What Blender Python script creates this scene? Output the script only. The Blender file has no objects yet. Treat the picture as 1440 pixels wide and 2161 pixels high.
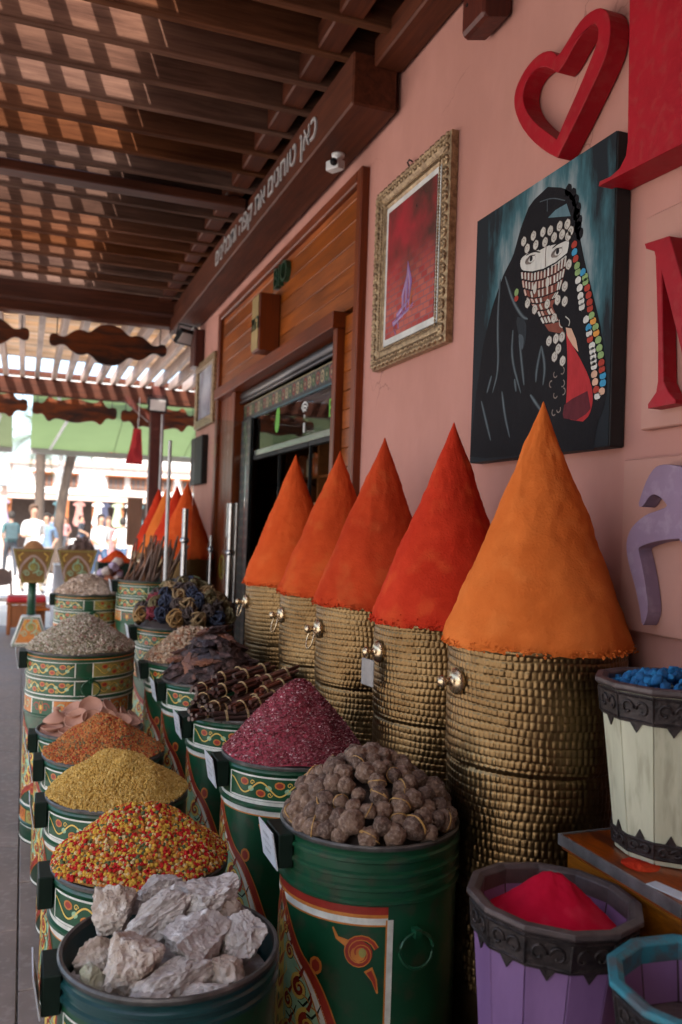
import bpy, bmesh, math, random
import numpy as np
from mathutils import Vector, Matrix, noise, geometry
PI = math.pi
RAD = math.radians
random.seed(7)
rng = np.random.default_rng(11)
S = bpy.context.scene
COL = S.collection

# ------------------------------------------------------------------ camera
CAM_Z = 1.6
yaw, pitch, roll = RAD(20.36), RAD(1.12), RAD(1.95)
Fv = Vector((math.sin(yaw) * math.cos(pitch), math.cos(yaw) * math.cos(pitch), math.sin(pitch)))
R0 = Vector((math.cos(yaw), -math.sin(yaw), 0))
U0 = R0.cross(Fv)
Rv = math.cos(roll) * R0 + math.sin(roll) * U0
Uv = math.cos(roll) * U0 - math.sin(roll) * R0
camd = bpy.data.cameras.new('camera')
camd.sensor_fit = 'VERTICAL'; camd.sensor_height = 36; camd.sensor_width = 24
camd.lens = 30.0
camd.clip_start = 0.05; camd.clip_end = 2000
camd.dof.use_dof = True; camd.dof.focus_distance = 2.45; camd.dof.aperture_fstop = 3.2
cam = bpy.data.objects.new('camera', camd); COL.objects.link(cam)
cam.matrix_world = Matrix(((Rv.x, Uv.x, -Fv.x, 0), (Rv.y, Uv.y, -Fv.y, 0), (Rv.z, Uv.z, -Fv.z, CAM_Z), (0, 0, 0, 1)))
S.camera = cam

# ------------------------------------------------------------------ sky, sun, exposure
SUN_D = Vector((0.36, 0.90, -1.0)).normalized()          # the way the sunlight travels
w = bpy.data.worlds.new('World'); S.world = w; w.use_nodes = True
wn = w.node_tree.nodes; wl = w.node_tree.links
sky = wn.new('ShaderNodeTexSky'); sky.sky_type = 'NISHITA'; sky.sun_disc = False
sky.sun_elevation = math.asin(-SUN_D.z)
sky.sun_rotation = math.atan2(-SUN_D.x, -SUN_D.y)
sky.air_density = 1.0; sky.dust_density = 4.0; sky.ozone_density = 1.0
wn['Background'].inputs['Strength'].default_value = 0.15
wl.new(sky.outputs['Color'], wn['Background'].inputs['Color'])
sund = bpy.data.lights.new('sun', 'SUN'); sund.energy = 2.8; sund.angle = RAD(1.5); sund.color = (1.0, 0.95, 0.88)
sun = bpy.data.objects.new('sun', sund); COL.objects.link(sun)
sun.rotation_euler = SUN_D.to_track_quat('-Z', 'Y').to_euler()
S.view_settings.view_transform = 'Standard'; S.view_settings.look = 'None'
S.view_settings.exposure = 2.0; S.view_settings.gamma = 1.0; S.view_settings.use_curve_mapping = False
S.render.engine = 'CYCLES'
S.cycles.use_denoising = True
S.cycles.max_bounces = 8; S.cycles.diffuse_bounces = 4; S.cycles.glossy_bounces = 3
S.cycles.transmission_bounces = 6; S.cycles.transparent_max_bounces = 8
S.cycles.caustics_reflective = False; S.cycles.caustics_refractive = False
S.cycles.sample_clamp_indirect = 8.0

# ------------------------------------------------------------------ materials
MATS = {}
def _mat(name):
    m = bpy.data.materials.new(name); m.use_nodes = True
    MATS[name] = m
    return m, m.node_tree.nodes, m.node_tree.links, m.node_tree.nodes['Principled BSDF']

def pm(name, c1, c2=None, scale=8.0, rough=0.6, bump=0.0, bscale=None, metal=0.0, stretch=(1, 1, 1), coat=0.0,
       detail=5.0, lo=0.35, hi=0.65, spec=0.5, r2=None, bdist=0.01, c3=None, s3=40.0, amt3=0.4, glob=False):
    """Procedural paint / stone / powder: noise between two colours, noise bump, optional fine speckle."""
    m, N, L, B = _mat(name)
    B.inputs['Roughness'].default_value = rough
    B.inputs['Metallic'].default_value = metal
    B.inputs['Specular IOR Level'].default_value = spec
    B.inputs['Coat Weight'].default_value = coat
    B.inputs['Coat Roughness'].default_value = 0.12
    tc = N.new('ShaderNodeTexCoord'); mp = N.new('ShaderNodeMapping')
    mp.inputs['Scale'].default_value = stretch
    if glob:
        ge = N.new('ShaderNodeNewGeometry'); L.new(ge.outputs['Position'], mp.inputs['Vector'])
    else:
        L.new(tc.outputs['Object'], mp.inputs['Vector'])
    if c2 is None: c2 = tuple(x * 0.72 for x in c1)
    nz = N.new('ShaderNodeTexNoise'); nz.inputs['Scale'].default_value = scale; nz.inputs['Detail'].default_value = detail
    nz.inputs['Roughness'].default_value = 0.62
    L.new(mp.outputs['Vector'], nz.inputs['Vector'])
    rp = N.new('ShaderNodeValToRGB'); e = rp.color_ramp.elements
    e[0].position = lo; e[0].color = (*c2, 1); e[1].position = hi; e[1].color = (*c1, 1)
    L.new(nz.outputs['Fac'], rp.inputs['Fac'])
    out = rp.outputs['Color']
    if c3 is not None:
        n3 = N.new('ShaderNodeTexNoise'); n3.inputs['Scale'].default_value = s3; n3.inputs['Detail'].default_value = 3
        L.new(mp.outputs['Vector'], n3.inputs['Vector'])
        r3 = N.new('ShaderNodeValToRGB'); r3.color_ramp.elements[0].position = 0.52; r3.color_ramp.elements[1].position = 0.66
        r3.color_ramp.elements[0].color = (0, 0, 0, 1); r3.color_ramp.elements[1].color = (amt3, amt3, amt3, 1)
        L.new(n3.outputs['Fac'], r3.inputs['Fac'])
        mx = N.new('ShaderNodeMix'); mx.data_type = 'RGBA'
        L.new(r3.outputs['Color'], mx.inputs['Factor']); L.new(out, mx.inputs['A']); mx.inputs['B'].default_value = (*c3, 1)
        out = mx.outputs['Result']
    L.new(out, B.inputs['Base Color'])
    if r2 is not None:
        mr = N.new('ShaderNodeMapRange'); mr.inputs['To Min'].default_value = rough; mr.inputs['To Max'].default_value = r2
        mr.inputs['From Min'].default_value = 0.3; mr.inputs['From Max'].default_value = 0.7
        L.new(nz.outputs['Fac'], mr.inputs['Value']); L.new(mr.outputs['Result'], B.inputs['Roughness'])
    if bump:
        nb = N.new('ShaderNodeTexNoise'); nb.inputs['Scale'].default_value = bscale or scale * 4; nb.inputs['Detail'].default_value = 4
        L.new(mp.outputs['Vector'], nb.inputs['Vector'])
        bp = N.new('ShaderNodeBump'); bp.inputs['Strength'].default_value = bump; bp.inputs['Distance'].default_value = bdist
        L.new(nb.outputs['Fac'], bp.inputs['Height']); L.new(bp.outputs['Normal'], B.inputs['Normal'])
    return m

def wood(name, c1, c2, axis='X', scale=3.0, rough=0.5, knots=True, coat=0.0, spread=0.0, sat=None, spec=0.35, bump=0.25, ratio=14.0, lo=0.3, hi=0.7):
    """Wood: long stretched grain + ring wave + a few dark knots; a little difference from piece to piece."""
    m, N, L, B = _mat(name)
    B.inputs['Roughness'].default_value = rough; B.inputs['Coat Weight'].default_value = coat; B.inputs['Specular IOR Level'].default_value = spec
    B.inputs['Coat Roughness'].default_value = 0.2
    tc = N.new('ShaderNodeTexCoord'); oi = N.new('ShaderNodeObjectInfo')
    add = N.new('ShaderNodeVectorMath'); add.operation = 'ADD'
    sc = N.new('ShaderNodeVectorMath'); sc.operation = 'SCALE'; sc.inputs[0].default_value = (7.3, 5.1, 9.7)
    ge = N.new('ShaderNodeNewGeometry')
    L.new(oi.outputs['Random'], sc.inputs['Scale']); L.new(ge.outputs['Position'], add.inputs[0]); L.new(sc.outputs['Vector'], add.inputs[1])
    mp = N.new('ShaderNodeMapping')
    st = {'X': (1, ratio, ratio), 'Y': (ratio, 1, ratio), 'Z': (ratio, ratio, 1)}[axis]
    mp.inputs['Scale'].default_value = tuple(s * scale / 3 for s in st)
    L.new(add.outputs['Vector'], mp.inputs['Vector'])
    nz = N.new('ShaderNodeTexNoise'); nz.inputs['Scale'].default_value = 2.2; nz.inputs['Detail'].default_value = 8; nz.inputs['Roughness'].default_value = 0.65
    nz.inputs['Distortion'].default_value = 0.6
    L.new(mp.outputs['Vector'], nz.inputs['Vector'])
    rp = N.new('ShaderNodeValToRGB'); e = rp.color_ramp.elements
    e[0].position = lo; e[0].color = (*c2, 1); e[1].position = hi; e[1].color = (*c1, 1)
    L.new(nz.outputs['Fac'], rp.inputs['Fac'])
    # large soft tone changes (weathering)
    n2 = N.new('ShaderNodeTexNoise'); n2.inputs['Scale'].default_value = 1.3; n2.inputs['Detail'].default_value = 3
    L.new(add.outputs['Vector'], n2.inputs['Vector'])
    hs = N.new('ShaderNodeHueSaturation')
    mr = N.new('ShaderNodeMapRange'); mr.inputs['From Min'].default_value = 0.3; mr.inputs['From Max'].default_value = 0.7
    mr.inputs['To Min'].default_value = 0.72; mr.inputs['To Max'].default_value = 1.25
    L.new(n2.outputs['Fac'], mr.inputs['Value'])
    mu = N.new('ShaderNodeMath'); mu.operation = 'MULTIPLY_ADD'; mu.inputs[1].default_value = spread; 
    ad = N.new('ShaderNodeMath'); ad.operation = 'SUBTRACT'; ad.inputs[1].default_value = spread / 2
    L.new(oi.outputs['Random'], mu.inputs[0]); L.new(mr.outputs['Result'], mu.inputs[2]); L.new(mu.outputs['Value'], ad.inputs[0])
    L.new(ad.outputs['Value'], hs.inputs['Value'])
    rs = N.new('ShaderNodeMath'); rs.operation = 'MULTIPLY'; rs.inputs[1].default_value = 7.77; fr_ = N.new('ShaderNodeMath'); fr_.operation = 'FRACT'; m3 = N.new('ShaderNodeMath'); m3.operation = 'MULTIPLY_ADD'
    sv = spread if sat is None else sat; m3.inputs[1].default_value = sv; m3.inputs[2].default_value = 1.08 - sv * .85
    L.new(oi.outputs['Random'], rs.inputs[0]); L.new(rs.outputs['Value'], fr_.inputs[0]); L.new(fr_.outputs['Value'], m3.inputs[0]); L.new(m3.outputs['Value'], hs.inputs['Saturation']); L.new(rp.outputs['Color'], hs.inputs['Color'])
    L.new(hs.outputs['Color'], B.inputs['Base Color'])
    bp = N.new('ShaderNodeBump'); bp.inputs['Strength'].default_value = bump; bp.inputs['Distance'].default_value = 0.004
    L.new(nz.outputs['Fac'], bp.inputs['Height']); L.new(bp.outputs['Normal'], B.inputs['Normal'])
    return m

def glass(name, tint=(0.9, 0.95, 0.94), rough=0.02, alpha=0.12):
    m, N, L, B = _mat(name)
    out = N['Material Output']; N.remove(B)
    t = N.new('ShaderNodeBsdfTransparent'); t.inputs['Color'].default_value = (*tint, 1)
    g = N.new('ShaderNodeBsdfGlossy'); g.inputs['Roughness'].default_value = rough
    fr = N.new('ShaderNodeFresnel'); fr.inputs['IOR'].default_value = 1.45
    ad = N.new('ShaderNodeMath'); ad.operation = 'ADD'; ad.inputs[1].default_value = alpha; ad.use_clamp = True
    mx = N.new('ShaderNodeMixShader')
    L.new(fr.outputs['Fac'], ad.inputs[0]); L.new(ad.outputs['Value'], mx.inputs['Fac'])
    L.new(t.outputs['BSDF'], mx.inputs[1]); L.new(g.outputs['BSDF'], mx.inputs[2]); L.new(mx.outputs['Shader'], out.inputs['Surface'])
    return m

def cloth(name, c, trans=0.5, rough=0.8):
    """Fabric that lets some sunlight through."""
    m, N, L, B = _mat(name)
    out = N['Material Output']
    nz = N.new('ShaderNodeTexNoise'); nz.inputs['Scale'].default_value = 3
    tc = N.new('ShaderNodeTexCoord'); L.new(tc.outputs['Object'], nz.inputs['Vector'])
    rp = N.new('ShaderNodeValToRGB'); rp.color_ramp.elements[0].color = (*[x * .85 for x in c], 1); rp.color_ramp.elements[1].color = (*c, 1)
    L.new(nz.outputs['Fac'], rp.inputs['Fac'])
    t = N.new('ShaderNodeBsdfTranslucent'); L.new(rp.outputs['Color'], t.inputs['Color'])
    L.new(rp.outputs['Color'], B.inputs['Base Color']); B.inputs['Roughness'].default_value = rough
    mx = N.new('ShaderNodeMixShader'); mx.inputs['Fac'].default_value = trans
    L.new(B.outputs['BSDF'], mx.inputs[1]); L.new(t.outputs['BSDF'], mx.inputs[2]); L.new(mx.outputs['Shader'], out.inputs['Surface'])
    return m

def M(x): return MATS[x] if isinstance(x, str) else x

# ------------------------------------------------------------------ mesh helpers
def mesh_np(name, V, T, mi=None, smooth=False):
    """Mesh from numpy: V (n,3), T (m,3) or (m,4)."""
    V = np.asarray(V, np.float32); T = np.asarray(T, np.int32); k = T.shape[1]
    me = bpy.data.meshes.new(name)
    me.vertices.add(len(V)); me.vertices.foreach_set('co', V.ravel())
    me.loops.add(T.size); me.loops.foreach_set('vertex_index', T.ravel())
    me.polygons.add(len(T)); me.polygons.foreach_set('loop_start', np.arange(0, T.size, k, dtype=np.int32))
    me.polygons.foreach_set('loop_total', np.full(len(T), k, np.int32))
    if mi is not None: me.polygons.foreach_set('material_index', np.asarray(mi, np.int32))
    me.polygons.foreach_set('use_smooth', np.full(len(T), smooth, bool))
    me.update(calc_edges=True); me.validate()
    return me

class MB:
    """Collects simple shapes into one mesh."""
    def __init__(s): s.v = []; s.f = []; s.m = []; s.sm = []; s.cm = 0; s.smooth = False
    def add(s, vs, fs):
        b = len(s.v); s.v += [tuple(v) for v in vs]
        for f in fs: s.f.append([b + i for i in f]); s.m.append(s.cm); s.sm.append(s.smooth)
        return s
    def box(s, c, d, rz=0, R=None):
        x, y, z = d[0] / 2, d[1] / 2, d[2] / 2
        vs = [Vector((a, b, e)) for a in (-x, x) for b in (-y, y) for e in (-z, z)]
        Rm = R if R is not None else Matrix.Rotation(rz, 3, 'Z')
        vs = [Rm @ v + Vector(c) for v in vs]
        return s.add(vs, [(0, 1, 3, 2), (4, 6, 7, 5), (0, 4, 5, 1), (2, 3, 7, 6), (0, 2, 6, 4), (1, 5, 7, 3)])
    def bx(s, x0, x1, y0, y1, z0, z1):
        return s.box(((x0 + x1) / 2, (y0 + y1) / 2, (z0 + z1) / 2), (abs(x1 - x0), abs(y1 - y0), abs(z1 - z0)))
    def lathe(s, prof, seg=48, c=(0, 0, 0), cap0=True, cap1=True, R=None, a0=0.0):
        vs = []; n = len(prof)
        for r, z in prof:
            for k in range(seg):
                a = a0 + 2 * PI * k / seg
                v = Vector((r * math.cos(a), r * math.sin(a), z))
                if R is not None: v = R @ v
                vs.append(v + Vector(c))
        fs = [(i * seg + k, i * seg + (k + 1) % seg, (i + 1) * seg + (k + 1) % seg, (i + 1) * seg + k) for i in range(n - 1) for k in range(seg)]
        if cap0 and prof[0][0] > 1e-6: fs.append(list(range(seg))[::-1])
        if cap1 and prof[-1][0] > 1e-6: fs.append([(n - 1) * seg + k for k in range(seg)])
        return s.add(vs, fs)
    def tube(s, pts, r, seg=8, closed=False, caps=True):
        pts = [Vector(p) for p in pts]; n = len(pts); rs = r if isinstance(r, (list, tuple)) else [r] * n
        vs = []; up = Vector((0.13, 0.21, 1))
        for i, p in enumerate(pts):
            t = (pts[(i + 1) % n] - pts[i - 1]) if closed else (pts[min(i + 1, n - 1)] - pts[max(i - 1, 0)])
            t = t.normalized() if t.length > 1e-9 else Vector((0, 0, 1))
            a = t.cross(up)
            if a.length < 1e-3: a = t.cross(Vector((1, 0.2, 0)))
            a.normalize(); b = a.cross(t)
            for k in range(seg):
                an = 2 * PI * k / seg
                vs.append(p + (a * math.cos(an) + b * math.sin(an)) * rs[i])
        m = n if closed else n - 1
        fs = [(i * seg + k, i * seg + (k + 1) % seg, ((i + 1) % n) * seg + (k + 1) % seg, ((i + 1) % n) * seg + k) for i in range(m) for k in range(seg)]
        if caps and not closed: fs += [list(range(seg))[::-1], [(n - 1) * seg + k for k in range(seg)]]
        return s.add(vs, fs)
    def prism(s, outer, d0, d1, to3, inner=None):
        """Flat outline pushed from depth d0 to d1; to3(u, v, d) -> xyz. One optional hole."""
        loops = [outer] + ([inner] if inner else [])
        flat = [Vector((u, v, 0)) for l in loops for (u, v) in l]
        tris = geometry.tessellate_polygon([[Vector((u, v, 0)) for (u, v) in l] for l in loops])
        n = len(flat)
        vs = [to3(p.x, p.y, d0) for p in flat] + [to3(p.x, p.y, d1) for p in flat]
        fs = [tuple(t) for t in tris] + [tuple(n + i for i in reversed(t)) for t in tris]
        o = 0
        for l in loops:
            k = len(l)
            for i in range(k): j = (i + 1) % k; fs.append((o + i, o + j, n + o + j, n + o + i))
            o += k
        return s.add(vs, fs)
    def mesh(s, name):
        me = bpy.data.meshes.new(name); me.from_pydata(s.v, [], s.f)
        me.polygons.foreach_set('material_index', s.m); me.polygons.foreach_set('use_smooth', s.sm)
        me.update()
        bm = bmesh.new(); bm.from_mesh(me); bmesh.ops.recalc_face_normals(bm, faces=bm.faces); bm.to_mesh(me); bm.free()
        return me
    def build(s, name, mats, parent=None, bevel=0.0, seg=1, **kw):
        return obj(name, s.mesh(name), mats, parent, bevel, seg, **kw)

def obj(name, me, mats, parent=None, bevel=0.0, seg=1, loc=None, rot=None, scale=None, label=None, cat=None, group=None, kind=None):
    o = bpy.data.objects.new(name, me); COL.objects.link(o)
    if me is not None and mats is not None and len(me.materials) == 0:
        for m in (mats if isinstance(mats, (list, tuple)) else [mats]): me.materials.append(M(m))
    if parent is not None: o.parent = parent
    if loc is not None: o.location = loc
    if rot is not None: o.rotation_euler = rot
    if scale: o.scale = (scale,) * 3
    if bevel:
        b = o.modifiers.new('bevel', 'BEVEL'); b.width = bevel; b.segments = seg; b.limit_method = 'ANGLE'; b.angle_limit = RAD(40)
    if label: o['label'] = label
    if cat: o['category'] = cat
    if group: o['group'] = group
    if kind: o['kind'] = kind
    return o

def thing(name, label, cat, loc=(0, 0, 0), rz=0.0, group=None, rot=None):
    o = bpy.data.objects.new(name, None); COL.objects.link(o); o.empty_display_size = 0.1
    o.location = loc; o.rotation_euler = rot if rot is not None else (0, 0, rz)
    o['label'] = label; o['category'] = cat
    if group: o['group'] = group
    return o

def copy_tree(o, parent=None):
    c = o.copy(); COL.objects.link(c); c.parent = parent
    for ch in list(o.children): copy_tree(ch, c)
    return c

def shade(o, ang=40):
    for p in o.data.polygons: p.use_smooth = True
    try:
        o.data.set_sharp_from_angle(angle=RAD(ang))
    except Exception: pass
    return o

class Pat:
    """Flat paint: strokes and filled outlines laid on a surface in thin layers. put(u, v, h) -> xyz, h = lift."""
    def __init__(s, put, du=0.012, lift=0.0004): s.put = put; s.du = du; s.lift = lift; s.v = []; s.f = []; s.m = []; s.names = []
    def mi(s, c):
        if c not in s.names: s.names.append(c)
        return s.names.index(c)
    def quad(s, a, b, c, d, col, lay):
        k = len(s.v); h = s.lift * lay
        s.v += [s.put(*a, h), s.put(*b, h), s.put(*c, h), s.put(*d, h)]
        s.f.append((k, k + 1, k + 2, k + 3)); s.m.append(s.mi(col))
    def fill(s, pts, col, lay, rows=10):
        """Scanline fill of an outline (even-odd), narrow pieces so that it follows a curved surface."""
        vs = [p[1] for p in pts]; v0, v1 = min(vs), max(vs)
        if v1 - v0 < 1e-6: return
        n = len(pts)
        def cuts(v):
            xs = []
            for i in range(n):
                (ua, va), (ub, vb) = pts[i], pts[(i + 1) % n]
                if (va <= v) != (vb <= v): xs.append(ua + (ub - ua) * (v - va) / (vb - va))
            return sorted(xs)
        e = (v1 - v0) * 1e-4
        for r in range(rows):
            a = v0 + (v1 - v0) * r / rows + (e if r == 0 else 0); b = v0 + (v1 - v0) * (r + 1) / rows - (e if r == rows - 1 else 0)
            A, Bc = cuts(a), cuts(b)
            if len(A) != len(Bc):
                A = Bc = cuts((a + b) / 2)
            for k in range(0, len(A) - 1, 2):
                wd = max(A[k + 1] - A[k], Bc[k + 1] - Bc[k]); q = max(1, int(math.ceil(wd / s.du)))
                for j in range(q):
                    t0, t1 = j / q, (j + 1) / q
                    s.quad((A[k] + (A[k + 1] - A[k]) * t0, a), (A[k] + (A[k + 1] - A[k]) * t1, a),
                           (Bc[k] + (Bc[k + 1] - Bc[k]) * t1, b), (Bc[k] + (Bc[k + 1] - Bc[k]) * t0, b), col, lay)
    def rect(s, u0, u1, v0, v1, col, lay, rows=1): s.fill([(u0, v0), (u1, v0), (u1, v1), (u0, v1)], col, lay, rows)
    def stroke(s, pts, wd, col, lay, closed=False):
        pts = [Vector((p[0], p[1])) for p in pts]
        if closed: pts = pts + [pts[0]]
        P = [pts[0]]
        for a, b in zip(pts, pts[1:]):
            q = max(1, int(math.ceil(abs(b.x - a.x) / (s.du * 1.5))))
            for j in range(1, q + 1): P.append(a + (b - a) * j / q)
        n = len(P); ws = wd if isinstance(wd, (list, tuple)) else None
        L = []; R = []
        for i, p in enumerate(P):
            if closed and i in (0, n - 1): t = P[1] - P[-2]
            else: t = P[min(i + 1, n - 1)] - P[max(i - 1, 0)]
            t = t.normalized() if t.length > 1e-9 else Vector((1, 0))
            x = i / max(1, n - 1)
            hw = (ws[0] + (ws[1] - ws[0]) * x if ws and len(ws) == 2 else (ws[0] * (1 - x) ** 2 + 2 * ws[1] * x * (1 - x) + ws[2] * x * x) if ws else wd) / 2
            nn = Vector((-t.y, t.x)) * hw
            L.append(p + nn); R.append(p - nn)
        for i in range(n - 1): s.quad(tuple(L[i]), tuple(R[i]), tuple(R[i + 1]), tuple(L[i + 1]), col, lay)
    def disc(s, u, v, ru, rv, col, lay, n=12): s.fill([(u + ru * math.cos(2 * PI * k / n), v + rv * math.sin(2 * PI * k / n)) for k in range(n)], col, lay, rows=5)
    def mesh(s, name):
        me = mesh_np(name, np.array([tuple(p) for p in s.v]), np.array(s.f), np.array(s.m))
        for c in s.names: me.materials.append(M(c))
        return me

def spiral(u, v, r0, r1, a0, turns, n=18):
    return [(u + (r0 + (r1 - r0) * k / n) * math.cos(a0 + turns * 2 * PI * k / n), v + (r0 + (r1 - r0) * k / n) * math.sin(a0 + turns * 2 * PI * k / n)) for k in range(n + 1)]
def bez(p0, p1, p2, p3, n=14):
    o = []
    for k in range(n + 1):
        t = k / n; q = 1 - t
        o.append((q**3 * p0[0] + 3 * q * q * t * p1[0] + 3 * q * t * t * p2[0] + t**3 * p3[0], q**3 * p0[1] + 3 * q * q * t * p1[1] + 3 * q * t * t * p2[1] + t**3 * p3[1]))
    return o
def smoothp(pts, it=2, closed=True):
    """Chaikin corner cutting."""
    for _ in range(it):
        o = []; n = len(pts)
        for i in range(n if closed else n - 1):
            a, b = pts[i], pts[(i + 1) % n]
            o += [(a[0] * .75 + b[0] * .25, a[1] * .75 + b[1] * .25), (a[0] * .25 + b[0] * .75, a[1] * .25 + b[1] * .75)]
        pts = o if closed else [pts[0]] + o + [pts[-1]]
    return pts
# ================================================================== materials
pm('plaster_pink', (0.48, 0.232, 0.190), (0.41, 0.190, 0.152), scale=1.8, rough=0.8, bump=0.30, bscale=11, bdist=0.007, c3=(0.38, 0.175, 0.14), s3=3.2, amt3=0.45, glob=True, stretch=(1, 1, .55), spec=.3)
# hairline cracks and scuffs in the plaster
_m = MATS['plaster_pink']; N = _m.node_tree.nodes; L = _m.node_tree.links; B = N['Principled BSDF']
_old = B.inputs['Base Color'].links[0].from_socket
ge = N.new('ShaderNodeNewGeometry'); nd = N.new('ShaderNodeTexNoise'); nd.inputs['Scale'].default_value = 3.5; nd.inputs['Detail'].default_value = 5
L.new(ge.outputs['Position'], nd.inputs['Vector'])
va = N.new('ShaderNodeVectorMath'); va.operation = 'MULTIPLY_ADD'; va.inputs[1].default_value = (.45, .45, .45); L.new(nd.outputs['Color'], va.inputs[0]); L.new(ge.outputs['Position'], va.inputs[2])
vo = N.new('ShaderNodeTexVoronoi'); vo.feature = 'DISTANCE_TO_EDGE'; vo.inputs['Scale'].default_value = 1.1; L.new(va.outputs['Vector'], vo.inputs['Vector'])
lt = N.new('ShaderNodeMapRange'); lt.inputs['From Min'].default_value = .0015; lt.inputs['From Max'].default_value = .005; lt.inputs['To Min'].default_value = 1; lt.inputs['To Max'].default_value = 0; L.new(vo.outputs['Distance'], lt.inputs['Value'])
nm = N.new('ShaderNodeTexNoise'); nm.inputs['Scale'].default_value = 1.7; L.new(ge.outputs['Position'], nm.inputs['Vector'])
mk = N.new('ShaderNodeMapRange'); mk.inputs['From Min'].default_value = .52; mk.inputs['From Max'].default_value = .62; mk.inputs['To Max'].default_value = .55; L.new(nm.outputs['Fac'], mk.inputs['Value'])
ml = N.new('ShaderNodeMath'); ml.operation = 'MULTIPLY'; L.new(lt.outputs['Result'], ml.inputs[0]); L.new(mk.outputs['Result'], ml.inputs[1])
mx = N.new('ShaderNodeMix'); mx.data_type = 'RGBA'; L.new(ml.outputs['Value'], mx.inputs['Factor']); L.new(_old, mx.inputs['A']); mx.inputs['B'].default_value = (.17, .075, .06, 1); L.new(mx.outputs['Result'], B.inputs['Base Color'])
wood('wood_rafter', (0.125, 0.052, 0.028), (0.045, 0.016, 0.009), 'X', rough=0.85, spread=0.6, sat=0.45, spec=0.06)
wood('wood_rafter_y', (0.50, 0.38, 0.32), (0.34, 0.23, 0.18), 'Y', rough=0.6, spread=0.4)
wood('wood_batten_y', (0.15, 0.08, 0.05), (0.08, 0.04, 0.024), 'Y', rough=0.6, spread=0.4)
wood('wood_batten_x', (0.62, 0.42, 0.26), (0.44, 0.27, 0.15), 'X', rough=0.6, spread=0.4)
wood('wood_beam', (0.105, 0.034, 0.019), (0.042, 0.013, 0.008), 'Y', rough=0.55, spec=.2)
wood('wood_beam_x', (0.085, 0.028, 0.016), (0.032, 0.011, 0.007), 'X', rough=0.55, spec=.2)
wood('wood_post', (0.085, 0.022, 0.015), (0.04, 0.010, 0.008), 'Z', rough=0.45, coat=0.1)
wood('wood_clad', (0.31, 0.086, 0.020), (0.16, 0.040, 0.010), 'Y', rough=0.42, coat=0.12, spread=0.45, sat=.1)
wood('wood_trim', (0.18, 0.042, 0.016), (0.085, 0.02, 0.009), 'Z', rough=0.45, coat=0.1)
wood('wood_trim_y', (0.18, 0.042, 0.016), (0.085, 0.02, 0.009), 'Y', rough=0.45, coat=0.1)
wood('wood_sign', (0.15, 0.038, 0.012), (0.014, 0.005, 0.004), 'X', rough=0.5, coat=0.1, ratio=5, lo=0.38, hi=0.62)
pm('black_metal', (0.012, 0.012, 0.013), rough=0.6, spec=.2)
pm('steel', (0.44, 0.44, 0.46), (0.34, 0.34, 0.36), scale=20, rough=0.25, metal=1.0)
pm('white_paint', (0.72, 0.71, 0.69), (0.62, 0.61, 0.59), scale=6, rough=0.5)
pm('white_letter', (0.66, 0.66, 0.66), rough=0.4)
pm('beam_letter', (0.40, 0.38, 0.38), (.28, .26, .26), scale=20, rough=0.5)
glass('glass_shop', alpha=0.04)
glass('glass_screen', alpha=0.02)
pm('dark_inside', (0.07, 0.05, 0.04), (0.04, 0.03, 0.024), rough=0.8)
pm('floor_stone', (0.215, 0.17, 0.15), (0.135, 0.105, 0.092), scale=3.5, rough=0.5, r2=0.75, bump=0.15, bscale=40, bdist=0.003, c3=(0.30, 0.27, 0.25), s3=30, amt3=0.35, glob=True)
pm('floor_joint', (0.26, 0.24, 0.225), (0.15, 0.14, 0.13), scale=14, rough=0.9, glob=True)
pm('street_ground', (0.52, 0.485, 0.44), (0.44, 0.41, 0.375), scale=0.8, rough=0.8, bump=0.1, bscale=30, glob=True)

# ================================================================== ground, pavement
g = MB().bx(-150, 150, -60, 220, -0.3, 0.0).build('ground', 'street_ground'); g['kind'] = 'structure'
floor = MB().bx(-1.18, 1.56, -4.0, 13.2, 0.002, 0.010).build('pavement', 'floor_joint'); floor['kind'] = 'structure'
tile_me = []
for k in range(4):
    b = MB(); b.bx(-0.297, 0.297, -0.447, 0.447, 0.0, 0.016); tile_me.append(b.mesh('floor_tile'))
    tile_me[-1].materials.append(M('floor_stone'))
tx0 = -0.86
for i in range(4):
    for j in range(13):
        y = 1.7 + j * 0.9 + (0.45 if i % 2 else 0)
        o = obj('floor_tile', tile_me[(i + j) % 4], None, floor, bevel=0.003)
        o.location = (tx0 + 0.6 * i, y, 0.0095 + random.uniform(-0.0012, 0.0012))
        o.rotation_euler = (random.uniform(-.002, .002), random.uniform(-.002, .002), 0)

# ================================================================== the shop
shop = thing('shop_building', 'pink plastered shop wall with orange wood clad entrance and glass front', 'building', (1.56, 4, 0))
def W(o):            # parent to the shop, keep world position
    o.parent = shop; o.matrix_parent_inverse = Matrix.Translation((-1.56, -4, 0)); return o
b = MB()
b.bx(1.56, 1.80, -5, 3.95, 0, 5.2); b.bx(1.561, 1.80, 3.95, 7.30, 3.40, 5.2); b.bx(1.56, 1.80, 7.30, 8.40, 0, 5.2); b.bx(1.80, 6.0, 8.16, 8.40, 0, 5.2)
W(b.build('wall', 'plaster_pink'))
# entrance cladding: planks above the door
z = 2.745; k = 0
while z < 3.34:
    h = min(0.112, 3.352 - z)
    b = MB().bx(1.545, 1.62, 4.015, 7.215, z + 0.0015, z + h - 0.0015)
    W(b.build('cladding_plank', 'wood_clad', bevel=0.003)); z += 0.112
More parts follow.
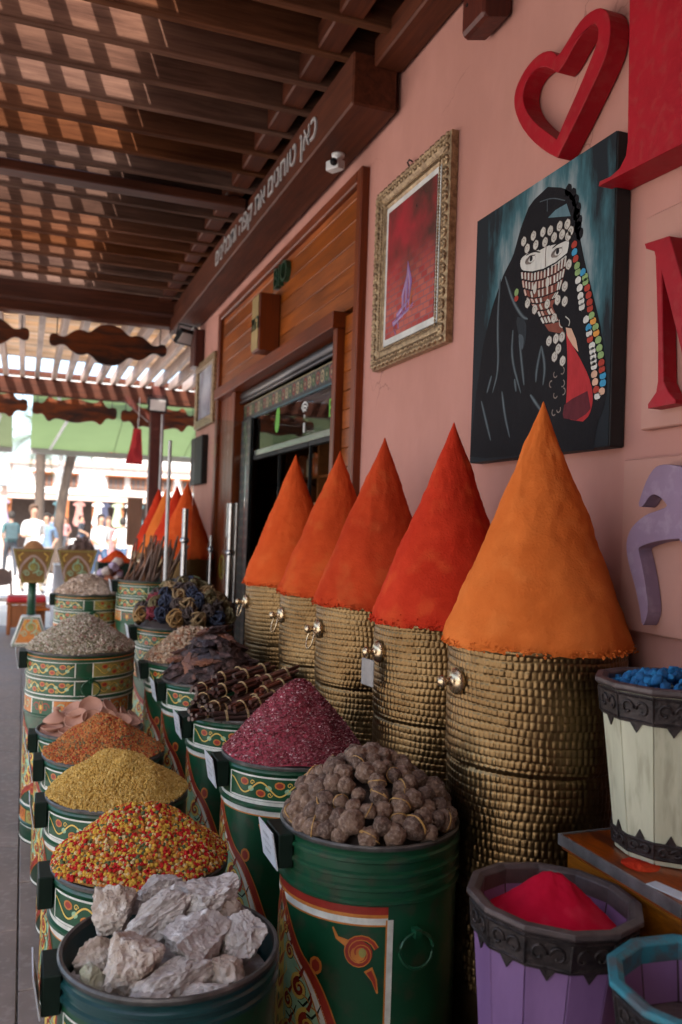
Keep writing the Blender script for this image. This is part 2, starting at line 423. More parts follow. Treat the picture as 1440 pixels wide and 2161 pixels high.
# short planks between the door and the frame
for k in range(27):
    W(MB().bx(1.545, 1.62, 4.015, 4.195, 0.02 + 0.1 * k + 0.0015, 0.12 + 0.1 * k - 0.0015).build('cladding_plank', 'wood_clad', bevel=0.003))
for k in range(4):
    W(MB().bx(1.55, 1.62, 6.70 + 0.13 * k + 0.001, 6.83 + 0.13 * k - 0.001, 0.02, 2.70).build('side_plank', 'wood_trim', bevel=0.003))
W(MB().bx(1.515, 1.66, 3.95, 4.013, 0, 3.42).build('frame_post', 'wood_trim', bevel=0.006))
W(MB().bx(1.515, 1.66, 7.222, 7.30, 0, 3.42).build('frame_post', 'wood_trim', bevel=0.006))
W(MB().bx(1.515, 1.66, 4.015, 7.22, 3.355, 3.42).build('frame_head', 'wood_trim_y', bevel=0.006))
# door case: lintel and jambs stand proud
W(MB().bx(1.475, 1.66, 4.20, 7.18, 2.655, 2.742).build('door_lintel', 'wood_trim_y', bevel=0.004))
W(MB().bx(1.50, 1.66, 4.20, 4.255, 0, 2.653).build('door_jamb', 'wood_trim', bevel=0.004))
W(MB().bx(1.52, 1.66, 6.60, 6.70, 0, 2.653).build('door_jamb', 'wood_trim', bevel=0.004))
# shutter tube under the lintel
b = MB(); b.smooth = True
b.tube([(1.60, 4.26, 2.615), (1.60, 6.6, 2.615)], 0.036, 14); b.tube([(1.575, 4.26, 2.566), (1.575, 6.6, 2.566)], 0.012, 8)
pm('shutter_grey', (0.10, 0.095, 0.10), (0.06, 0.055, 0.06), scale=30, rough=0.35, metal=0.6, stretch=(1, .05, 1))
W(b.build('shutter_roll', 'shutter_grey'))
# patterned tile border round the glass
for nm, c in (('tile_dark', (0.015, 0.018, 0.022)), ('tile_blue', (0.03, 0.10, 0.13)), ('tile_red', (0.28, 0.055, 0.035)), ('tile_sand', (0.42, 0.34, 0.20)), ('tile_green', (0.07, 0.15, 0.05)), ('tile_grey', (0.16, 0.15, 0.145))):
    pm(nm, c, rough=0.35, scale=20)
W(MB().bx(1.60, 1.63, 4.256, 6.599, 2.415, 2.545).build('border_panel', 'tile_dark'))
pt = Pat(lambda u, v, h: (1.5995 - h, u, v), du=0.5)
n = 0; y = 4.30
while y < 6.57:
    c = ('tile_red', 'tile_green', 'tile_sand')[n % 3]
    pt.disc(y, 2.487, 0.036, 0.042, c, 1, 8); pt.disc(y, 2.487, 0.022, 0.026, 'tile_dark', 2, 8); pt.disc(y, 2.487, 0.011, 0.014, 'tile_sand', 3, 6)
    pt.disc(y + 0.04, 2.525, 0.012, 0.012, 'tile_grey', 1, 6); pt.disc(y + 0.04, 2.45, 0.012, 0.012, 'tile_grey', 1, 6)
    y += 0.08; n += 1
pt.rect(4.256, 6.599, 2.539, 2.545, 'tile_sand', 1); pt.rect(4.256, 6.599, 2.415, 2.426, 'tile_blue', 1)
W(obj('border_print', pt.mesh('border_print'), None))
W(MB().bx(1.575, 1.60, 6.26, 6.55, 0, 2.414).build('border_panel', 'tile_dark'))
pt = Pat(lambda u, v, h: (1.5745 - h, u, v), du=0.5)
for i in range(4):
    for j in range(34):
        yy, zz = 6.30 + 0.07 * i, 0.04 + 0.07 * j
        pt.stroke([(yy - .03, zz), (yy, zz + .03), (yy + .03, zz), (yy, zz - .03)], 0.009, 'tile_grey', 1, True); pt.disc(yy, zz, .011, .011, 'tile_sand' if (i + j) % 2 else 'tile_red', 1, 6)
W(obj('border_print', pt.mesh('border_print'), None))
# glass front: transom pane, bar, door leaves
W(MB().bx(1.612, 1.622, 4.256, 6.259, 2.166, 2.414).build('window_pane', 'glass_shop'))
W(MB().bx(1.60, 1.64, 4.256, 6.259, 2.122, 2.165).build('transom_bar', 'steel', bevel=0.003))
for y0, y1 in ((4.256, 4.92), (4.93, 5.59), (5.60, 6.258)):
    W(MB().bx(1.60, 1.64, y0, y1, 2.095, 2.120).build('door_head', 'black_metal'))
for y in (4.925, 5.595):
    W(MB().bx(1.609, 1.629, y - .004, y + .004, 0.02, 2.12).build('door_edge', 'black_metal'))
pm('sign_green', (0.12, 0.42, 0.03), rough=0.5)
pm('sign_dark_green', (0.012, 0.045, 0.022), rough=0.4)
def text_mesh(s, size, depth=0.0):
    cu = bpy.data.curves.new('text', 'FONT'); cu.body = s; cu.size = size; cu.extrude = depth; cu.resolution_u = 3
    t = bpy.data.objects.new('text', cu); COL.objects.link(t)
    dg = bpy.context.evaluated_depsgraph_get()
    me = bpy.data.meshes.new_from_object(t.evaluated_get(dg)); bpy.data.objects.remove(t)
    return me
def wall_text(name, s, size, y, z, X, mat, depth=0.001):
    """Lettering on a face that looks to -X; reads left to right for someone in the street (towards -Y)."""
    me = text_mesh(s, size, depth); me.transform(Matrix(((0, 0, -1, X), (-1, 0, 0, y), (0, 1, 0, z), (0, 0, 0, 1))))
    return obj(name, me, mat)
W(wall_text('window_lettering', 'BIO', 0.15, 4.60, 2.235, 1.610, 'sign_green'))
b = MB(); b.prism(smoothp([(4.49, 2.355), (4.44, 2.40), (4.35, 2.40), (4.40, 2.36)], 2), 1.6095, 1.6105, lambda u, v, d: (d, u, v)); W(b.build('window_leaf_mark', 'sign_green'))
b = MB(); b.prism(smoothp([(5.72, 2.26), (5.69, 2.40), (5.63, 2.45), (5.60, 2.34), (5.64, 2.24)], 2), 1.6095, 1.6105, lambda u, v, d: (d, u, v)); W(b.build('window_leaf_mark', 'sign_green'))
# wireless arcs mark hung in the transom
b = MB()
for r in (0.028, 0.050, 0.072):
    arc = [(5.05 + r * math.cos(a), 2.30 + r * math.sin(a)) for a in np.linspace(PI * .2, PI * .8, 9)]
    arc += [(5.05 + (r + .011) * math.cos(a), 2.30 + (r + .011) * math.sin(a)) for a in np.linspace(PI * .8, PI * .2, 9)]
    b.prism(arc, 1.6085, 1.6105, lambda u, v, d: (d, u, v))
b.prism([(5.05 + .009 * math.cos(a), 2.29 + .012 * math.sin(a)) for a in np.linspace(0, 2 * PI, 9)[:-1]], 1.6085, 1.6105, lambda u, v, d: (d, u, v))
W(b.build('wireless_mark', 'white_letter'))
W(MB().bx(1.6085, 1.6105, 5.035, 5.065, 2.19, 2.25).build('wireless_sticker', 'white_letter'))
# round yellow mark on the side panel
b = MB()
b.prism([(6.96 + .10 * math.cos(a), 1.25 + .10 * math.sin(a)) for a in np.linspace(0, 2 * PI, 25)[:-1]], 1.546, 1.549, lambda u, v, d: (d, u, v), [(6.96 + .083 * math.cos(a), 1.25 + .083 * math.sin(a)) for a in np.linspace(0, 2 * PI, 25)[:-1]])
b.prism([(6.925, 1.20), (6.96, 1.30), (6.995, 1.20), (6.98, 1.20), (6.96, 1.265), (6.94, 1.20)], 1.546, 1.549, lambda u, v, d: (d, u, v))
pm('mark_yellow', (0.36, 0.29, 0.03), rough=0.5)
W(b.build('round_mark', 'mark_yellow'))
W(MB().bx(1.546, 1.549, 6.74, 6.84, 1.50, 1.78).build('notice', 'white_paint'))
# inside: dark room with shelves of jars
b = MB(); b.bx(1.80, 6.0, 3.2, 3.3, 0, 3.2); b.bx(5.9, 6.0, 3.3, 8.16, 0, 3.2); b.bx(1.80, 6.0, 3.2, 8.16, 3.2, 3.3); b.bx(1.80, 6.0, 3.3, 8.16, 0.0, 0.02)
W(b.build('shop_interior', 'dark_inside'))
wood('wood_shelf', (0.20, 0.075, 0.03), (0.11, 0.04, 0.015), 'Y', rough=0.5)
shelf = thing('shelf_unit', 'dark wooden shelf unit with rows of jars inside the shop behind the glass', 'shelf', (2.25, 5.6, 0.02))
def SH(o): o.parent = shelf; o.matrix_parent_inverse = Matrix.Translation((-2.25, -5.6, -0.02)); return o
for zz in (0.35, 0.8, 1.2, 1.6, 2.0): SH(MB().bx(2.10, 2.45, 4.4, 8.0, zz - .018, zz).build('shelf_board', 'wood_shelf'))
for yy in (4.4, 5.3, 6.2, 7.1, 7.98): SH(MB().bx(2.10, 2.45, yy - .015, yy + .015, 0.02, 2.4).build('upright', 'wood_shelf'))
SH(MB().bx(2.452, 2.47, 4.385, 8.0, 0.02, 2.4).build('back_panel', 'dark_inside'))
jm = [('jar_a', (0.5, 0.42, 0.28)), ('jar_b', (0.45, 0.12, 0.03)), ('jar_c', (0.28, 0.30, 0.16)), ('jar_d', (0.52, 0.46, 0.40))]
for nm, c in jm: pm(nm, c, rough=0.3, scale=30)
jme = []
for nm, c in jm:
    b = MB(); b.smooth = True; b.lathe([(0.045, 0), (0.055, 0.01), (0.055, 0.15), (0.04, 0.17), (0.042, 0.172), (0.042, 0.20), (0.0, 0.202)], 10); me = b.mesh('jar'); me.materials.append(M(nm)); jme.append(me)
for zz in (1.2, 1.6, 2.0):
    yy = 4.52
    while yy < 7.0:
        if all(abs(yy - u) > .07 for u in (5.3, 6.2, 7.1)):
            o = obj('jar', jme[random.randrange(4)], None, loc=(2.20, yy, zz + .0005), label='small jar standing on the shelves behind the shop glass', cat='jar', group='jars on the shop shelves')
        yy += random.choice((0.13, 0.14, 0.15, 0.24))

# ================================================================== near pergola
perg = thing('pergola', 'dark brown timber pergola over the stall with rafters running to the wall', 'pergola', (0, 4, 3.5))
def P(o): o.parent = perg; o.matrix_parent_inverse = Matrix.Translation((0, -4, -3.5)); return o
YB0 = 3.58
# long beam with lettering, beside the wall
P(MB().bx(1.315, 1.535, YB0, 8.75, 3.52, 3.765).build('beam', 'wood_beam', bevel=0.008))
# twin timbers that carry on towards the viewer, one level up
P(MB().bx(1.17, 1.285, -4, 8.60, 3.782, 3.90).build('beam', 'wood_beam', bevel=0.008))
P(MB().bx(1.41, 1.55, -4, 3.57, 3.70, 3.83).build('beam', 'wood_beam', bevel=0.008))
# rafters
RZ0, RZ1 = 3.772, 4.062
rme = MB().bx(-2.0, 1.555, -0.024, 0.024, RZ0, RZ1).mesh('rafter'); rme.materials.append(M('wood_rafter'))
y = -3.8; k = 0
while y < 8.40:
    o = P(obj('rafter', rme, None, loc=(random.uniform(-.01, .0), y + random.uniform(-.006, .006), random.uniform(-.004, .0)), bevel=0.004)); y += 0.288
# end beam
P(MB().bx(-3.2, 1.552, 8.50, 8.66, 3.66, 4.04).build('beam', 'wood_beam_x', bevel=0.008)); P(MB().bx(-3.2, 1.552, 8.68, 8.84, 3.58, 4.04).build('beam', 'wood_beam_x', bevel=0.008)); P(MB().bx(-2.0, 1.30, 5.50, 5.63, 3.70, 3.765).build('beam', 'wood_beam_x', bevel=0.008))
P(MB().bx(-3.2, -2.02, -4, 8.6, 3.55, 3.775).build('beam', 'wood_beam', bevel=0.008))
# battens on top, running with the wall; boards close the roof near the wall
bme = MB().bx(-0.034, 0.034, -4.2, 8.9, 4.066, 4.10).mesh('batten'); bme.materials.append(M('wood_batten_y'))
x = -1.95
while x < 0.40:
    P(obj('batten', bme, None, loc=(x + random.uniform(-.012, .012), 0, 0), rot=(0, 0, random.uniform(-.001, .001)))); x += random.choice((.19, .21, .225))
for i in range(6):
    x0 = 0.44 + i * 0.20
    P(MB().bx(x0, x0 + 0.197, -4.2, 8.9, 4.066, 4.096).build('roof_board', 'wood_batten_y'))
P(MB().bx(-2.08, 1.555, -4.3, -4.2, 3.2, 4.1).build('beam', 'wood_beam_x'))
for k in range(18): P(MB().bx(-2.06 + .2 * k, -1.864 + .2 * k, -4.36, -4.31, 0.0, 3.6).build('light_block_board', 'wood_post'))  # unseen end screen behind the viewer, added to cut light from the rear
for y in (-3.9, 0.6, 8.7):
    P(MB().bx(-2.45, -2.30, y - .075, y + .075, 0.01, 3.60).build('post', 'wood_post', bevel=0.01))
for k in range(15): P(MB().bx(-2.42, -2.37, -4.2 + .2 * k, -4.004 + .2 * k, 0.02, 3.5).build('light_block_board', 'wood_post'))  # unseen side screen, added to block light from the rear left
# corbel on the wall, top right
b = MB(); prof = [(0, 4.2), (0, 3.455), (0.015, 3.435), (0.10, 3.415), (0.115, 3.425), (0.115, 4.2)]
b.prism(prof, 2.62, 2.78, lambda u, v, d: (1.555 - u, d, v)); P(b.build('corbel', 'wood_post', bevel=0.01))
b = MB()
for (yy, zz) in ((2.66, 3.52), (2.66, 3.60), (2.74, 3.52)): b.tube([(1.437, yy, zz), (1.447, yy, zz)], 0.007, 8)
P(b.build('bolt', 'black_metal', kind='stuff'))
# lettering along the beam's street side
HEB = '\u05db\u05d0\u05df \u05d8\u05d5\u05d7\u05e0\u05d9\u05dd \u05d0\u05ea \u05e7\u05e4\u05d4 \u05d5\u05ea\u05d1\u05dc\u05d9\u05e0\u05d9\u05dd'
tm = text_mesh(HEB[::-1], 0.18, 0.004)
xs = [v.co.x for v in tm.vertices]; wtxt = max(xs) - min(xs) if xs else 1.0
sx = 2.42 / wtxt
tm.transform(Matrix.Translation((-min(xs) if xs else 0, 0, 0)))
tm.transform(Matrix(((0, 0, -1, 1.3105), (-sx, 0, 0, 6.50), (0, 1, 0, 3.59), (0, 0, 0, 1))))
P(obj('beam_lettering', tm, 'beam_letter', kind='stuff'))
# ================================================================== paints
pm('enamel_green', (0.006, 0.068, 0.028), (0.004, 0.045, 0.020), scale=5, rough=0.3, r2=0.42, coat=0.15, bump=0.03, bscale=12, c3=(0.05, 0.05, 0.03), s3=22, amt3=0.6)
pm('enamel_dark', (0.008, 0.020, 0.014), (0.005, 0.011, 0.008), scale=7, rough=0.5, spec=.2)
pm('enamel_teal', (0.008, 0.055, 0.055), (0.006, 0.035, 0.04), scale=6, rough=0.3, coat=0.3)
pm('rim_metal', (0.16, 0.15, 0.14), (0.07, 0.065, 0.06), scale=18, rough=0.45, metal=0.6)
pm('paint_white', (0.70, 0.69, 0.62), (0.50, 0.49, 0.44), scale=22, rough=0.45)
pm('paint_red', (0.33, 0.028, 0.016), (0.24, 0.02, 0.012), scale=20, rough=0.4)
pm('paint_orange', (0.56, 0.20, 0.035), (0.42, 0.13, 0.022), scale=24, rough=0.45)
pm('paint_yellow', (0.70, 0.49, 0.11), (0.55, 0.35, 0.065), scale=24, rough=0.45)
pm('paint_mint', (0.32, 0.50, 0.33), (0.21, 0.38, 0.24), scale=18, rough=0.45)
pm('paint_olive', (0.30, 0.27, 0.07), (0.22, 0.19, 0.05), scale=18, rough=0.5)
pm('paint_black', (0.008, 0.018, 0.012), rough=0.4)
pm('paint_green', (0.007, 0.075, 0.030), rough=0.35)
pm('card_white', (0.62, 0.65, 0.70), (0.52, 0.55, 0.60), scale=9, rough=0.35, coat=0.2)
pm('card_print', (0.20, 0.22, 0.26), rough=0.5)

def vine(p, u0, u1, v0, v1, base='paint_green', frame='paint_white', vinec='paint_yellow', lay=1):
    """Framed panel with a waving vine, red half discs and leaves."""
    h = v1 - v0; w_ = 0.0055
    p.rect(u0, u1, v0, v1, base, lay)
    p.stroke([(u0, v0), (u1, v0), (u1, v1), (u0, v1)], w_, frame, lay + 1, True)
    n = max(3, round((u1 - u0) / (h * .82))); L = (u1 - u0 - 2 * w_) / n; m = (v0 + v1) / 2
    pts = [(u0 + w_ + L * n * k / (n * 10), m + h * 0.27 * math.cos(2 * PI * (k / 20))) for k in range(n * 10 + 1)]
    p.stroke(pts, 0.0075, 'paint_black', lay + 1); p.stroke(pts, 0.0048, vinec, lay + 2)
    for k in range(n + 1):
        uc = u0 + w_ + L * k
        if uc < u0 + 0.012 or uc > u1 - 0.012: continue
        s = -1 if k % 2 == 0 else 1
        vc = m + s * h * 0.20
        p.disc(uc, vc, 0.017, h * 0.17, 'paint_orange', lay + 2, 10); p.disc(uc, vc, 0.012, h * 0.12, 'paint_red', lay + 3, 8)
        p.disc(uc + L * .42, m - s * h * 0.05, 0.011, h * 0.13, 'paint_mint', lay + 2, 8)
        p.stroke(spiral(uc + L * .5, m + s * h * .22, h * .12, h * .03, 0, s * 1.1, 10), 0.003, vinec, lay + 3)

def cartouche(p, r, vt, hh):
    """Ogee panel on the street side: mint field, white and red border, scrolls, leaf spine. vt top, hh half height."""
    ta = [(0, 0), (.1, 6), (.2, 12), (.3, 18.5), (.38, 24.5), (.42, 29.5), (.5, 36), (.6, 41.5), (.75, 47.5), (.9, 52.5), (1, 57)]
    half = [(RAD(a) * r, vt - t * hh) for t, a in ta]
    low = [(u, 2 * (vt - hh) - v) for u, v in reversed(half[:-1])]
    right = half + low
    out = right + [(-u, v) for u, v in reversed(right[1:-1])]
    p.fill(out, 'paint_mint', 1, rows=44)
    for sgn in (1, -1):
        R = [(sgn * u, v) for u, v in smoothp(right, 2, False)]
        p.stroke(R, 0.026, 'paint_orange', 2); p.stroke(R, 0.019, 'paint_red', 3)
        I = [(sgn * max(0.002, u - 0.019), v) for u, v in smoothp(right, 2, False)]
        p.stroke(I, 0.022, 'paint_white', 2); p.stroke([(sgn * max(.001, abs(u) - .013), v) for u, v in I], 0.004, 'paint_orange', 3)
        for mir in (1, -1):
            V = lambda t: (vt - t * hh) if mir == 1 else 2 * (vt - hh) - (vt - t * hh)
            # red drop outside the cusp
            u = sgn * (RAD(33) * r + .014); v = V(.385)
            p.disc(u, v, .018, .021, 'paint_orange', 3, 10); p.disc(u, v, .012, .015, 'paint_red', 4, 8)
            # paisley scrolls in the field
            for (t, a, q) in ((.60, 24, 1.0), (.84, 31, 1.15), (.38, 13.5, .62), (.97, 14.5, .8), (.74, 13.5, .7), (.24, 7.5, .38)):
                u, v = sgn * RAD(a) * r, V(t)
                p.stroke(spiral(u, v, .034 * q, .008, PI / 2, sgn * mir * 1.35, 22), [.004, .010, .004], 'paint_black', 3)
                p.stroke(spiral(u, v, .031 * q, .006, PI / 2, sgn * mir * 1.35, 22), [.010 * q, .012 * q, .004], 'paint_yellow', 4)
                p.stroke(spiral(u, v, .020 * q, .003, PI / 2, sgn * mir * 1.2, 16), [.014 * q, .010 * q, .003], 'paint_red', 5)
                p.stroke([(u + sgn * .004, v + .030 * q * mir), (u + sgn * .014, v + .052 * q * mir), (u + sgn * .010, v + .07 * q * mir)], [.011, .002], 'paint_red', 5)
            for (t, a) in ((.72, 38), (.93, 43), (.5, 25), (.66, 31), (.9, 22), (.8, 19)):
                u, v = sgn * RAD(a) * r, V(t)
                p.stroke([(u - sgn * .03, v - .012 * mir), (u - sgn * .012, v - .018 * mir), (u + sgn * .004, v), (u + sgn * .012, v + .02 * mir)], [.003, .010, .002], 'paint_black', 3)
                p.stroke([(u - sgn * .02, v + .01 * mir), (u, v + .004 * mir), (u + sgn * .012, v - .012 * mir)], [.002, .007, .002], 'paint_orange', 4)
    # spine of leaves
    p.fill([(0, vt - .02), (.024, vt - .14 * hh / .36), (.034, vt - hh), (.024, vt - 2 * hh + .14 * hh / .36), (0, vt - 2 * hh + .02),
            (-.024, vt - 2 * hh + .14 * hh / .36), (-.034, vt - hh), (-.024, vt - .14 * hh / .36)], 'paint_yellow', 4, rows=40)
    n = int(2 * hh / .055)
    for k in range(n):
        v = vt - .05 - k * .055
        for sgn in (1, -1):
            p.stroke([(0, v - .02), (sgn * .014, v), (sgn * .030, v + .026)], [.004, .018, .003], 'paint_orange', 5)
            p.stroke([(0, v - .018), (sgn * .010, v - .002), (sgn * .022, v + .018)], [.003, .012, .002], 'paint_red', 6)
            p.stroke([(sgn * .030, v - .03), (sgn * .042, v - .012), (sgn * .036, v + .006)], [.003, .008, .002], 'paint_yellow', 4)
        p.disc(0, v + .012, .006, .011, 'paint_green', 6, 6)

def corner(p, r, vt, a):
    for sgn in (1, -1):
        u = sgn * (RAD(a) * r - .055); v = vt - .065
        p.stroke(spiral(u, v, .040, .010, PI * .1 if sgn > 0 else PI * .9, sgn * 1.5, 24), [.012, .015, .006], 'paint_orange', 2)
        p.stroke(spiral(u, v, .040, .010, PI * .1 if sgn > 0 else PI * .9, sgn * 1.5, 24), [.007, .009, .003], 'paint_red', 3)
        p.disc(u, v, .030, .032, 'paint_red', 1.5); p.disc(u - sgn * .004, v - .002, .018, .019, 'paint_orange', 1.8); p.disc(u + sgn * .006, v + .002, .009, .012, 'paint_olive', 2.2)
        p.stroke([(u - sgn * .03, v + .02), (u - sgn * .055, v + .03), (u - sgn * .066, v + .052)], [.018, .004], 'paint_orange', 2)
        p.stroke([(u + sgn * .02, v - .035), (u + sgn * .035, v - .06), (u + sgn * .043, v - .09)], [.022, .004], 'paint_orange', 2)
        p.stroke([(u + sgn * .022, v - .04), (u + sgn * .034, v - .06), (u + sgn * .040, v - .082)], [.013, .002], 'paint_red', 3)

_bc = {}
def barrel_meshes(r, h, style):
    key = (r, h, style)
    if key in _bc: return _bc[key]
    b = MB(); b.smooth = True
    seg = 72; rp = []
    def bead(z, q=0.005): return [(r, z - .008), (r + q, z - .004), (r + q, z + .004), (r, z + .008)]
    rp = [(r - .004, 0.0), (r, .004)] + (bead(.09) + bead(.17) if style == 'bands' else [])
    if style == 'bands': rp += bead(h - .30) + bead(h - .205) + bead(h - .115) + bead(h - .03)
    elif style == 'ribs': rp += bead(h - .125, .007) + bead(h - .095, .007) + bead(h - .065, .007) + bead(h - .03, .007)
    elif style == 'rings': rp += bead(h - .055, .006) + bead(h - .028, .006)
    else: rp += bead(h - .125, .008) + bead(h - .015, .004)
    rp += [(r, h - .012), (r + .004, h - .008), (r + .005, h), (r + .001, h + .004), (r - .006, h + .003), (r - .008, h - .01), (r - .008, h - .10), (0.0, h - .10)]
    rp = sorted(rp[:-7], key=lambda q: q[1]) + rp[-7:]
    b.lathe(rp, seg, cap0=True, cap1=False)
    body = b.mesh('body')
    body.materials.append(M('enamel_green')); body.materials.append(M('rim_metal')); body.materials.append(M('enamel_teal'))
    for pl in body.polygons:
        c = pl.center
        if c.z > h - .007: pl.material_index = 1
        elif style == 'rings' and c.z > h - .09: pl.material_index = 2
    body.set_sharp_from_angle(angle=RAD(50))
    # painted pattern on the outside
    def put(u, v, hgt):
        a = u / r; R = r + 0.0006 + hgt
        return (-R * math.cos(a), -R * math.sin(a), v)
    p = Pat(put)
    full = PI * r
    if style in ('vine', 'ribs', 'rings'):
        vt = h - .15
        if style == 'vine':
            for sg in (1, -1):
                a0, a1 = (RAD(17) * r, RAD(80) * r)
                vine(p, min(sg * a0, sg * a1), max(sg * a0, sg * a1), h - .102, h - .032)
            p.rect(-RAD(84) * r, RAD(84) * r, h - .1165, h - .106, 'paint_white', 1); p.rect(-RAD(84) * r, RAD(84) * r, h - .148, h - .1335, 'paint_white', 1)
            p.rect(-RAD(84) * r, RAD(84) * r, h - .152, h - .148, 'paint_orange', 1)
        elif style == 'ribs':
            p.rect(-RAD(80) * r, RAD(80) * r, h - .153, h - .135, 'paint_red', 1); p.rect(-RAD(80) * r, RAD(80) * r, h - .161, h - .153, 'paint_orange', 1)
            p.rect(-RAD(80) * r, RAD(80) * r, h - .176, h - .161, 'paint_white', 1); p.rect(-RAD(80) * r, RAD(80) * r, h - .180, h - .176, 'paint_orange', 1)
            vt = h - .165
        else:
            for sg in (1, -1):
                vine(p, min(sg * RAD(17) * r, sg * RAD(80) * r), max(sg * RAD(17) * r, sg * RAD(80) * r), h - .15, h - .078)
            vt = h - .17
        for sg in (1, -1):
            p.stroke([(sg * RAD(81.5) * r, vt), (sg * RAD(81.5) * r, .03)], .014, 'paint_white', 2); p.stroke([(sg * RAD(79.2) * r, vt), (sg * RAD(79.2) * r, .03)], .004, 'paint_orange', 2)
        corner(p, r, vt - .012, 78)
        cartouche(p, r, vt, (vt - .025) / 2)
    else:
        for (v0, v1) in ((h - .108, h - .038), (h - .195, h - .125)):
            for k in range(4):
                c = k * PI / 2 * r; 
                if k == 3: c = -PI / 2 * r
                if k == 2: c = PI * r
                a0, a1 = c + RAD(9) * r, c + RAD(81) * r
                vine(p, a0, a1, v0, v1, base='paint_olive' if k % 2 else 'paint_green')
        for v in (h - .034, h - .112, h - .122, h - .199, h - .215, h - .302): p.rect(-full, full, v - .005, v + .004, 'paint_white', 1)
        for v in (h - .026, h - .020): p.rect(-full, full, v - .004, v + .002, 'paint_orange', 1)
        n = 12
        for k in range(n):
            u0 = -full + 2 * full * k / n; u1 = u0 + 2 * full / n - .008; v0, v1 = h - .292, h - .222
            og = k % 2 == 0
            p.rect(u0, u1, v0, v1, 'paint_orange' if og else 'paint_green', 1)
            uc, vc = (u0 + u1) / 2, (v0 + v1) / 2
            for sg in (1, -1):
                p.stroke(spiral(uc + sg * .026, vc, .024, .006, 0 if sg > 0 else PI, sg * 1.2, 14), [.005, .008, .003], 'paint_mint' if og else 'paint_red', 2)
                p.stroke([(uc, vc - .03), (uc + sg * .014, vc), (uc + sg * .006, vc + .03)], [.004, .009, .002], 'paint_red' if og else 'paint_orange', 3)
            p.disc(uc, vc, .008, .014, 'paint_yellow', 4, 8)
            p.stroke([(u1 + .004, v0), (u1 + .004, v1)], .008, 'paint_white', 2)
        cartouche(p, r, h - .32, (h - .32 - .18) / 2)
    # foot bands
    p.rect(-full, full, .008, .018, 'paint_white', 1)
    if style == 'bands': p.rect(-full, full, .178, .188, 'paint_white', 1); p.rect(-full, full, .078, .082, 'paint_white', 1)
    n = 14
    for k in range(n if style == 'bands' else 0):
        u0 = -full + 2 * full * k / n + .004; u1 = u0 + 2 * full / n - .008
        p.rect(u0, u1, .100, .160, 'paint_orange' if k % 2 else 'paint_olive', 1)
        for sg in (1, -1): p.stroke(spiral((u0 + u1) / 2 + sg * .022, .13, .022, .005, 0 if sg > 0 else PI, sg * 1.2, 12), [.004, .008, .002], 'paint_red', 2)
    pat = p.mesh('painted_pattern')
    # label holder block + card, on the street side
    lb = MB(); lb.bx(-r - .034, -r + .004, -.058, .058, h - .088, h - .006)
    lh = lb.mesh('label_holder'); lh.materials.append(M('enamel_dark'))
    cb = MB(); Rm = Matrix.Rotation(RAD(-10), 3, 'Y')
    cb.box((-r - .044, 0, h - .045), (.003, .125, .092), R=Rm)
    cd = cb.mesh('price_card'); cd.materials.append(M('card_white'))
    tp = Pat(lambda u, v, hh: tuple(Rm @ Vector((-.0018 - hh, u, v)) + Vector((-r - .044, 0, h - .045))), du=.5)
    for k, ww in enumerate((.03, .037, .026)):
        for j in range(5):
            uu = -ww + 2 * ww * j / 5
            tp.stroke([(uu, .022 - k * .02), (uu + .008, .026 - k * .02), (uu + .010, .016 - k * .02)], .0022, 'card_print', 1)
    tc_ = tp.mesh('card_lettering')
    # ring handle
    hb = MB(); hb.smooth = True
    def hp(a): 
        A = RAD(97); ux = (-math.sin(A - PI / 2 + PI / 2), 0)
        return a
    A = RAD(97); nrm = Vector((-math.cos(A), -math.sin(A), 0)); tan = Vector((math.sin(A), -math.cos(A), 0)); ctr = nrm * (r + .006) + Vector((0, 0, h - .235 if style != 'bands' else h - .16))
    hb.tube([ctr + tan * .045 * math.cos(t) + Vector((0, 0, .038 * math.sin(t))) + nrm * (.006 + .012 * max(0, -math.sin(t))) for t in np.linspace(0, 2 * PI, 21)[:-1]], .0038, 6, closed=True)
    hm = hb.mesh('handle'); hm.materials.append(M('enamel_green'))
    hb = MB(); hb.box(ctr + Vector((0, 0, .038)), (.03, .016, .02), rz=A); hk = hb.mesh('handle_bracket'); hk.materials.append(M('enamel_green'))
    _bc[key] = (body, pat, lh, cd, tc_, hm, hk)
    return _bc[key]

